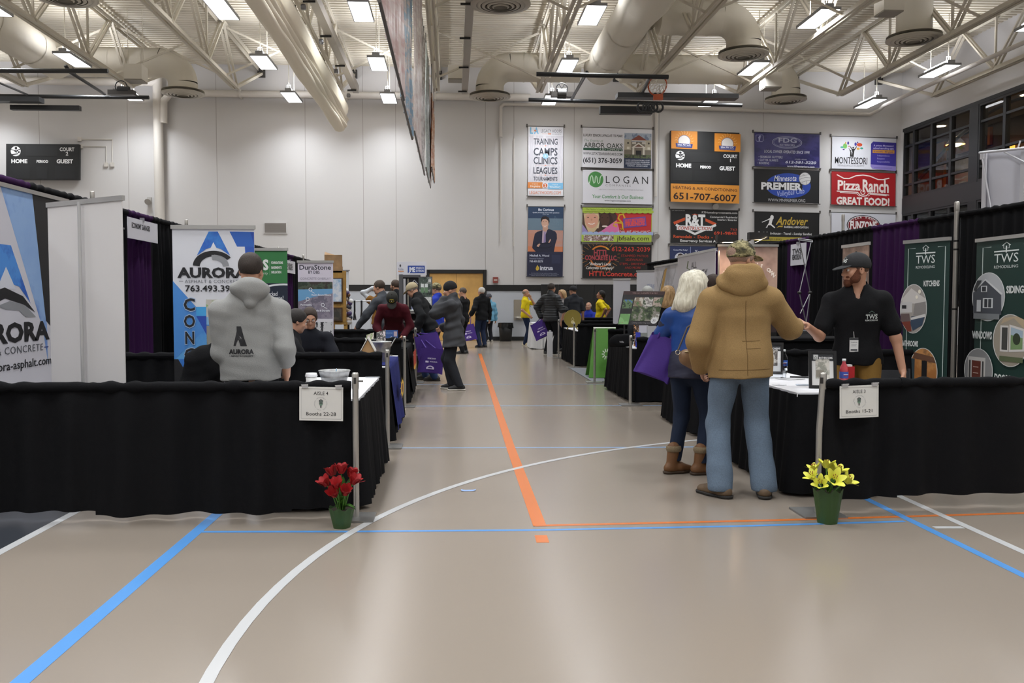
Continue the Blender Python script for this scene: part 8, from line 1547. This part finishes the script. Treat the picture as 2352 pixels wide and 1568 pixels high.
# small tan purse at her hip
pc = Vector((at(1590, 826, 6.74).x, 6.74, at(1590, 826, 6.74).z)); t = thing('purse', 'small tan leather purse between the blue jacket and the tan jacket', 'purse', pc); f = Field((-0.2, -0.12, -0.16), (0.2, 0.12, 0.16), FINE); f.cone((-0.045, 0, 0.015), (0.04, 0, -0.035), 0.062, 0.06, 0.03, ((0, 1, 0), 0.6)); f.cone((-0.05, 0, 0.04), (0.06, 0, 0.015), 0.035, 0.04, 0.03, ((0, 1, 0), 0.6)); f.build('bag_body', M('#7a5c40', 0.45, bump=0.15, scale=90), t)
mb = MB(); mb.tube([pc + Vector((-0.07, -0.03, 0.066)), pc + Vector((0, -0.036, 0.058)), pc + Vector((0.08, -0.025, 0.034))], 0.004, M('#c9b98a', 0.3, 0.8), 6); mb.build('zip', t)
mb = MB(); mb.tube([pc + Vector((-0.12 + 0.018 * math.cos(i * math.pi / 5), -0.02, 0.06 + 0.018 * math.sin(i * math.pi / 5))) for i in range(11)], 0.004, M('#d8d2c0', 0.25, 0.9), 6); mb.build('ring', t)
mb = MB(); mb.tube([pc + Vector((-0.12, -0.02, 0.075)), Vector((1.85, 6.8, 1.2)), p.world(p.SR) + Vector((-0.02, -0.06, 0.06))], 0.008, M('#3a2f2a', 0.6), 6); mb.build('strap', t)
# ---- man in black polo and cap, name badge, shaking hands
tx, ty, tf, tk = 3.22, 6.8, -152, 1.8 / 1.75
p = Person('bearded person in black cap and polo shirt behind the right table, shaking hands', tx, ty, tf, h=1.8, build=0.9, head=(56, 4), lean=4, R=local((tx, ty, tf, tk), HS.x + 0.07, HS.y + 0.05, HS.z + 0.005), L=(-0.33, 0.02, 0.83), hintR=(-0.1, -0.7, -1), hintL=(-0.6, -0.7, 0), res=FINE, turn=-8, skin=M('#b5866c', 0.5, bump=0.1, scale=90))
p.body(curlR=1.0, nR=(0.3, -0.2, -0.6), curlL=0.7).trousers('#7a5c2a', 0.012, 0.04, 0.0, 'khaki_trousers', 0.004).shoes('#3a2a20')
POLO = M('#141416', 0.85, bump=0.2, scale=150, spec=0.15); p.top(POLO, 'polo_shirt', 0.022, -0.04, 0.36, 0.0, 0.0035, armg=0.012, fr=(18, 18, 14), seed=41, vneck=0.13)
f = Field(p.nk - 0.2, p.nk + 0.2, 0.006); f.cone(p.nk - p.up * 0.03 - p.fw * 0.005, p.nk + p.up * 0.03 - p.fw * 0.012, 0.098, 0.082, 0.01); f.cone(p.nk - p.up * 0.1, p.nk + p.up * 0.12, 0.078, 0.076, 0.01, None, True); f.cut(p.nk + p.up * 0.022 + p.fw * 0.03, p.up + p.fw * 0.55); f.cone(p.nk + p.fw * 0.07 + p.up * 0.02, p.nk + p.fw * 0.13 - p.up * 0.1, 0.05, 0.012, 0.01, None, True); f.build('collar', POLO, p.t)
p.hair('#5c4030', 'short', thick=0.0015).beard('#5c3018').cap('#17181b').eyes()
def d(P): P.t('TWS', 2, 20, 12, '#e2e6e4', w=30, b=0.02); P.line([(9, 5), (17, 1), (25, 5)], 1.2, '#a9b4b0')
p.decal('cap', 'cap_lettering', (0, 0, 34, 22), Vector(p.H((-0.032, 0.25, 0.112))) , Vector(p.hm[:, 0]) * 0.066, -Vector(p.hm[:, 2]) * 0.046, d) if False else None
O_ = Vector(p.H((0.04, 0.2, 0.105))); p.decal('cap', 'cap_lettering', (0, 0, 34, 22), O_, -Vector(p.hm[:, 0]) * 0.075, -Vector(p.hm[:, 2]) * 0.046, d)
def d(P): P.t('TWS', 2, 22, 11, '#c9cecb', w=30, b=0.02); P.t('REMODELING', 1, 28, 4, '#c9cecb', w=32, b=0.02); P.r(2, 9, 32, 10, '#8a9490'); P.line([(10, 6), (17, 1), (24, 6)], 1.2, '#6a8478')
p.decal('polo_shirt', 'chest_logo', (0, 0, 34, 30), Vector(p.sp((-0.045, 0.35, 0.375))), -Vector(p.rt) * 0.1, -Vector(p.up) * 0.088, d)
o = p.parts['polo_shirt']; st = Vector(p.sp((0.03, 0.5, 0.12))); ok, loc, nor, fi = o.ray_cast(st, -Vector(p.fw), distance=0.9); loc = loc if ok else Vector(p.sp((0.03, 0.15, 0.12))); F_ = Vector(p.fw); R_ = Vector(p.rt); U_ = Vector(p.up); q = loc + F_ * 0.012
mb = MB(); c4_ = [q - R_ * 0.032 + U_ * 0.05, q + R_ * 0.032 + U_ * 0.05, q + R_ * 0.032 - U_ * 0.06, q - R_ * 0.032 - U_ * 0.06]; mb.add([a + F_ * e for e in (0.003, -0.003) for a in c4_], [(0, 1, 2, 3), (7, 6, 5, 4), (0, 4, 5, 1), (1, 5, 6, 2), (2, 6, 7, 3), (3, 7, 4, 0)], '#dcdcda'); P = Poster(mb, (0, 0, 64, 110), q + R_ * 0.032 + U_ * 0.05 + F_ * 0.0035, q - R_ * 0.032 + U_ * 0.05 + F_ * 0.0035, q + R_ * 0.032 - U_ * 0.06 + F_ * 0.0035, 0.0004); P.r(0, 0, 64, 16, '#26282c'); P.t('EXHIBITOR', 32, 38, 8, '#55585e', a='c', w=44); P.r(12, 50, 52, 53, '#9a9ca0'); P.r(12, 60, 46, 63, '#9a9ca0'); P.r(8, 88, 56, 100, '#33363c'); mb.build('name_badge', o, local=True)
mb = MB(); mb.tube([q + U_ * 0.05, q + U_ * 0.1 + R_ * 0.004], 0.004, M('#b9babc', 0.3, 0.8), 6); mb.build('badge_clip', o, local=True)
# ---- seated pair in the second left booth
def chairlet(label, x, y, face):
    t = thing('folding_chair', label, 'chair', (x, y, 0), None, -math.radians(face)); mb = MB(); mb.box((-0.2, -0.2, 0.43), (0.2, 0.2, 0.455), CHM); mb.build('seat', t, local=True); mb = MB(); mb.box((-0.2, -0.24, 0.6), (0.2, -0.21, 0.82), CHM); mb.build('backrest', t, local=True)
    for a in (-0.19, 0.19): mb = MB(); mb.tube([(a, 0.2, 0.01), (a, -0.225, 0.82)], 0.011, CHM, 7); mb.build('leg', t, local=True); mb = MB(); mb.tube([(a, -0.26, 0.01), (a, 0.12, 0.43)], 0.011, CHM, 7); mb.build('leg', t, local=True)
sf = ((0.12, 0.42, 4), (-0.12, 0.42, -4))
a = at(672, 745, 9.3); chairlet('folding chair of the dark-haired seated person, behind the low drape', a.x - 0.1, 9.32, 75)
p = Person('seated dark-haired person in black, head bowed, behind the grey hoodie', a.x - 0.1, 9.32, 75, h=1.76, seat=0.43, lean=10, head=(-6, 18), feet=sf, R=(0.15, 0.45, 0.74), L=(-0.15, 0.45, 0.74)); p.body().trousers('#1a1b20').shoes('#222').top('#131316', 'jacket', 0.022, -0.05, 1.0, 0.025).hair('#1f1915', 'short').eyes()
a = at(708, 745, 10.45); chairlet('folding chair of the seated person with glasses', a.x, 10.5, 165)
p = Person('seated person with glasses in navy polo shirt below the concrete overlay banner', a.x, 10.5, 165, h=1.76, seat=0.43, lean=6, head=(0, 16), feet=sf, R=(0.15, 0.42, 0.76), L=(-0.15, 0.42, 0.76), build=1.1); p.body().trousers('#20222a').shoes('#222').top('#12141c', 'polo_shirt', 0.02, -0.05, 0.45, 0.03).hair('#33241a', 'short').eyes('#33241c')
def d(P): P.t('DBS', 0, 10, 8, '#d8dae0', w=20, b=0.03)
p.decal('polo_shirt', 'chest_logo', (0, 0, 20, 10), Vector(p.sp((-0.03, 0.35, 0.3))), -Vector(p.rt) * 0.1, -Vector(p.up) * 0.05, d)
# black coat hanging over a chair behind the hoodie
a = at(478, 840, 6.75); t = thing('coat', 'black coat draped over a chair left of the grey hoodie', 'coat', (a.x, 6.75, 0)); f = Field((-0.3, -0.25, 0.3), (0.3, 0.25, 1.2), 0.012); f.cone((-0.08, 0, 0.55), (-0.02, 0, 0.92), 0.2, 0.15, 0.05, ((0, 1, 0), 0.55)); f.cone((0.0, 0, 0.92), (0.06, 0, 1.06), 0.12, 0.06, 0.05, ((0, 1, 0), 0.6)); f.wrinkle(0.008, seed=3); f.build('cloth', cloth('#151517'), t)
mb = MB(); mb.box((a.x - 0.2, 6.72, 0.43), (a.x + 0.2, 7.0, 0.46), CHM); mb.build('chair_seat', t)
for q in (-0.18, 0.18): mb = MB(); mb.tube([(a.x + q, 6.74, 0.01), (a.x + q, 6.76, 0.85)], 0.012, CHM, 7); mb.tube([(a.x + q, 7.0, 0.01), (a.x + q, 6.98, 0.43)], 0.012, CHM, 7); mb.build('chair_legs', t)
# ---- the crowd further down the hall
def at_x(u, Y): return at(u, 700, Y).x
JB = '#17181a'
# maroon sweater bending over a table, black cap
p = Person('person in maroon sweater and black cap with yellow lettering, bending over the table', at_x(905, 14.2), 14.25, 180, h=1.76, build=0.86, lean=42, head=(0, 42), R=(0.16, 0.42, 0.84), L=(-0.16, 0.42, 0.84), hintR=(0.4, -0.6, 0.3), hintL=(-0.4, -0.6, 0.3)); p.body().trousers('#20242e').shoes('#222').top('#45101a', 'sweater', 0.016, -0.1, 1.0, 0.02, 0.004).hair('#4a4038', 'short', thick=0.004).cap('#18170f').eyes()
def d(P): P.ring(30, 10, 14, 5, 2.2, '#b9a92c', a0=180, a1=360); P.ring(30, 14, 18, 6, 2.2, '#b9a92c', a0=10, a1=170); P.e(30, 12, 4, 3, '#d8d2a8')
p.decal('cap', 'cap_emblem', (8, 0, 52, 24), Vector(p.H((0.05, 0.2, 0.12))), -Vector(p.hm[:, 0]) * 0.1, -Vector(p.hm[:, 2]) * 0.06, d)
# charcoal sweater, reaching down to the left
p = Person('person in charcoal sweater seen from behind, reaching down to the left', at_x(893, 15.3), 15.3, -62, h=1.8, lean=16, head=(-10, 6), build=1.1, L=(-0.3, 0.42, 0.93), R=(0.3, 0.2, 0.95), hintL=(-0.8, 0, -0.5)); p.body().trousers('#1d2026').shoes('#222').top('#3f4247', 'sweater', 0.022, -0.08, 1.0, 0.03).hair('#3a2c20', 'short').eyes()
# ochre vest, hand on the head
p = Person('person in ochre vest and white sleeves with a hand on their head', at_x(872, 20.2), 20.3, 10, h=1.76, head=(60, 6), L=(-0.16, 0.02, 1.68), hintL=(-1, 0.0, 0.3), R=(0.3, 0.1, 0.9)); p.body().trousers('#2a2c34').shoes('#333').top('#b9bcc0', 'shirt', 0.012, -0.06, 1.0, 0.02).top('#7a5526', 'vest', 0.03, -0.08, 0.12, 0.03).hair('#3c3026', 'short').eyes()
p = Person('bearded brown-haired person half hidden by the window display frame', at_x(908, 18.4), 18.6, -40, h=1.86, head=(-20, 4)); p.body().trousers('#22242c').shoes('#222').top('#1c1d20', 'jacket', 0.022, -0.1, 1.0).hair('#3c2c20', 'short').beard('#4a3424').eyes()
# tan cap, black jacket, bending with purple bags
kx, ky = at_x(985, 13.3), 15.2
p = Person('stooping person in tan cap and black jacket holding purple bags', -0.42, 15.35, -75, h=1.8, build=1.05, lean=24, head=(0, 20), R=(0.3, 0.1, 0.85), L=(-0.34, 0.12, 0.86), feet=((0.1, 0.12, 5), (-0.1, -0.1, -5))); p.body().trousers('#2a3a5c', 0.016).shoes('#2c2824').top(JB, 'jacket', 0.03, -0.1, 1.0, 0.035, 0.006).hair('#7a7068', 'short', thick=0.003).cap('#a39678').eyes()
h1 = p.world(p.WL); h2 = p.world(p.WR)
tote('larger purple show tote bag held by the stooping person in the tan cap', at(978, 768, 14.75), 0.4, 0.4, 0.14, 10, -14, hands=h1 + Vector((0, 0, -0.04)), mark=False)
tote('purple tote bag with white sun print in front of the grey coat', at(993, 800, 14.3), 0.36, 0.4, 0.1, 5, 6, hands=h1 + Vector((0.02, -0.02, -0.05)), mark=True)
# black beanie, long grey coat, hand at the mouth
p = Person('person in black beanie and loose grey coat, hand at the mouth', at_x(1042, 13.7), 13.72, -80, h=1.7, lean=3, head=(-8, 10), L=(-0.03, 0.15, 1.45), R=(0.22, 0.2, 1.0), hintL=(-0.5, 0.5, -0.9), feet=((0.1, 0.08, 6), (-0.1, -0.08, -20)), build=1.05, res=0.01); p.body().trousers('#24262b', 0.02, 0.06).shoes('#1a1a1c', '#c9c5bc').top('#3f4043', 'coat', 0.045, -0.22, 1.0, 0.04, 0.008, flare=0.05).beanie('#101012').eyes()
# blue jacket and camouflage cap behind
p = Person('person in bright blue jacket and camouflage cap behind the tan cap', at_x(1003, 18.2), 18.3, -70, h=1.78, head=(0, 6), L=(-0.2, 0.3, 1.1)); p.body().trousers('#1c2030').shoes('#222').top('#26389c', 'jacket', 0.028, -0.1, 1.0).hair('#5a4c40', 'short').cap(CAMO).eyes()
# black t-shirt by the wooden doors
p = Person('person in black t-shirt and black trousers facing left before the wooden doors', 0.27, 22.9, -60, h=1.75, build=1.15, head=(-10, 6), R=(0.22, 0.3, 1.1), L=(-0.22, 0.3, 1.1)); p.body().trousers('#151618', 0.014).shoes('#1c1c1c').top('#141416', 't_shirt', 0.02, -0.1, 0.36, 0.0, armg=0.008).hair('#4a3f36', 'short', thick=0.003).eyes()
p = Person('white-haired person in black jacket and blue jeans before the wooden doors', 0.86, 25.9, -35, h=1.8, build=1.05, head=(-15, 4), L=(-0.3, 0.12, 0.95)); p.body().trousers('#222c44', 0.014).shoes('#1c1c1c').top(JB, 'jacket', 0.03, -0.14, 1.0, 0.035).hair('#d0cdc6', 'short', thick=0.012).eyes()
h1 = p.world(p.WL); tote('purple tote bag held by the white-haired person in the black jacket', h1 + Vector((-0.12, -0.16, -0.3)), 0.4, 0.46, 0.16, 0, -10, hands=h1 + Vector((0, 0, -0.05)), mark=True)
p = Person('person in light blue jacket and grey knit hat by the back wall', 1.2, 28.9, -30, h=1.6, head=(-10, 4)); p.body().trousers('#1b1c22').shoes('#8a8478', '#c9c5bc').top('#6fa6c4', 'jacket', 0.035, -0.16, 1.0, 0.04).beanie('#4a4a50').eyes()
# yellow shirts
p = Person('balding person in yellow t-shirt by the drinking fountain, hand at the mouth', 2.25, 26.9, 100, h=1.76, build=1.1, head=(-8, 2), L=(-0.03, 0.15, 1.47), R=(0.24, 0.12, 0.93), hintL=(-0.5, 0.5, -0.9), feet=((0.1, 0.02, 25), (-0.1, 0.0, -25))); p.body(curlL=0.8).trousers('#1d2740', 0.014).shoes('#c9bc9a', '#d8d2c0').top('#dcc51e', 't_shirt', 0.024, -0.08, 0.36, 0.0, armg=0.008).hair('#8a7a6c', 'ring', thick=0.003).eyes()
mb = MB(); o = p.parts['t_shirt']; a = Vector(p.sp((0.02, 0.13, 0.36))); mb.tube([Vector(p.nk) + Vector(p.rt) * 0.07, a + Vector((0, 0.04, -0.1)), Vector(p.nk) - Vector(p.rt) * 0.07], 0.006, '#2a2a2c', 6); mb.build('lanyard', o, local=True); mb = MB(); q = a + Vector((0, 0.05, -0.2)); mb.box(q - Vector((0.04, 0.004, 0.06)), q + Vector((0.04, 0.004, 0.06)), '#dcdcdc'); mb.build('name_badge', o, local=True)
p = Person('long-haired person in yellow t-shirt standing at the right, face turned up', at_x(1380, 24.4), 24.5, -70, h=1.68, build=1.05, head=(-10, -14), R=(0.24, -0.12, 0.98), L=(-0.24, -0.1, 0.98), skin=M('#9a6a50', 0.5)); p.body().trousers('#1d1d22').shoes('#333').top('#dcc51e', 't_shirt', 0.03, -0.12, 0.36, 0.0, 0.005, armg=0.008).hair('#16120f', 'tail', thick=0.012).eyes()
p = Person('bald seated person in blue shirt behind the long black table', at_x(1353, 25.6), 25.7, -140, h=1.8, seat=0.43, head=(-10, -4), feet=sf, R=(0.15, 0.4, 0.74), L=(-0.15, 0.4, 0.74)); p.body().trousers('#22242a').shoes('#222').top('#24359c', 'shirt', 0.024, -0.05, 1.0, 0.03).hair('#c9c5be', 'ring', thick=0.004).eyes(); chairlet('folding chair of the bald seated person', at_x(1353, 25.6), 25.7, -140)
t = thing('draped_table', 'long black table before the bald seated person', 'table', (at_x(1375, 23.6), 23.6, 0)); x = at_x(1338, 23.6); mb = MB(); mb.box((x, 23.4, 0.02), (x + 1.7, 24.0, 0.9), CB); mb.build('table_skirt', t); mb = MB(); mb.box((x - 0.03, 23.37, 0.9), (x + 1.73, 24.03, 0.93), CB); mb.build('table_top', t)
# puffer jacket with purple bag, pair behind
PUF = bpy.data.materials.new('puffer'); PUF.use_nodes = True; nt = PUF.node_tree; b_ = nt.nodes['Principled BSDF']; b_.inputs['Base Color'].default_value = lin('#1d2024'); b_.inputs['Roughness'].default_value = 0.5
tc = nt.nodes.new('ShaderNodeTexCoord'); wv = nt.nodes.new('ShaderNodeTexWave'); wv.bands_direction = 'Z'; wv.inputs['Scale'].default_value = 5; wv.inputs['Distortion'].default_value = 1; bp = nt.nodes.new('ShaderNodeBump'); bp.inputs['Strength'].default_value = 0.3; bp.inputs['Distance'].default_value = 0.03; nt.links.new(tc.outputs['Object'], wv.inputs['Vector']); nt.links.new(wv.outputs['Fac'], bp.inputs['Height']); nt.links.new(bp.outputs['Normal'], b_.inputs['Normal'])
p = Person('person in dark quilted puffer jacket and glasses, right of the trash can', at_x(1268, 22.3) - 0.02, 22.35, 50, h=1.86, build=1.12, head=(10, 4), L=(-0.34, 0.0, 0.92), R=(0.2, 0.3, 1.1), hintL=(-0.9, -0.4, 0)); p.body().trousers('#141518', 0.018).shoes('#1c1c1c', '#c9c5bc').top(PUF, 'puffer_jacket', 0.04, -0.12, 1.0, 0.04, 0.004).hair('#2c211a', 'short').eyes('#222')
h1 = p.world(p.WL); tote('purple tote bag swinging from the puffer jacket person, tilted', h1 + Vector((-0.1, -0.12, -0.14)), 0.42, 0.42, 0.14, -10, -26, hands=h1 + Vector((0, 0, -0.03)), mark=True)
p = Person('blonde person in light grey top between the puffer jacket and the grey polo', at_x(1290, 23.9) + 0.02, 24.0, -100, h=1.68, head=(-10, 4), R=(0.2, 0.3, 1.15)); p.body().trousers('#22242a').shoes('#333').top('#8f8a8a', 'top', 0.024, -0.1, 1.0, 0.02).hair(photo(['#7c5c38', '#a8855a', '#c4a274'], 24, 0.5, False, (3, 3, 0.35)), 'long', thick=0.014).eyes()
p = Person('person in dark grey polo and black cap seen from behind at the right', at_x(1313, 23.2) + 0.05, 23.2, -25, h=1.8, build=1.15, head=(-25, 4)); p.body().trousers('#202228').shoes('#222').top('#2f3136', 'polo_shirt', 0.022, -0.1, 0.4, 0.02, armg=0.01).hair('#4a3c30', 'short', thick=0.003).cap('#1b1c20').eyes()
# heads behind the right-hand displays
p = Person('blonde person in black behind the landscaping board', at_x(1535, 13.98), 13.98, 15, h=1.62, head=(20, 4)); p.body().trousers('#1a1a1e').shoes('#222').top('#17171a', 'jacket', 0.022, -0.1, 1.0).hair(photo(['#7c5c38', '#a8855a', '#c4a274'], 24, 0.5, False, (3, 3, 0.35)), 'long', thick=0.016)
p = Person('person in pale grey cap behind the top of the landscaping board', at_x(1487, 14.5), 14.5, -165, h=1.64, head=(0, 10)); p.body().trousers('#1a1a1e').shoes('#222').top('#2c2e33', 'jacket', 0.022, -0.1, 1.0).hair('#3c3028', 'short', thick=0.003).cap('#a9aaa6').eyes()
p = Person('brown-haired person half hidden behind the tan jacket shoulder', at_x(1636, 10.75), 10.75, 60, h=1.74, head=(10, 6)); p.body().trousers('#1a1a1e').shoes('#222').top('#1d1e22', 'jacket', 0.022, -0.1, 1.0).hair('#33241b', 'short', thick=0.012)
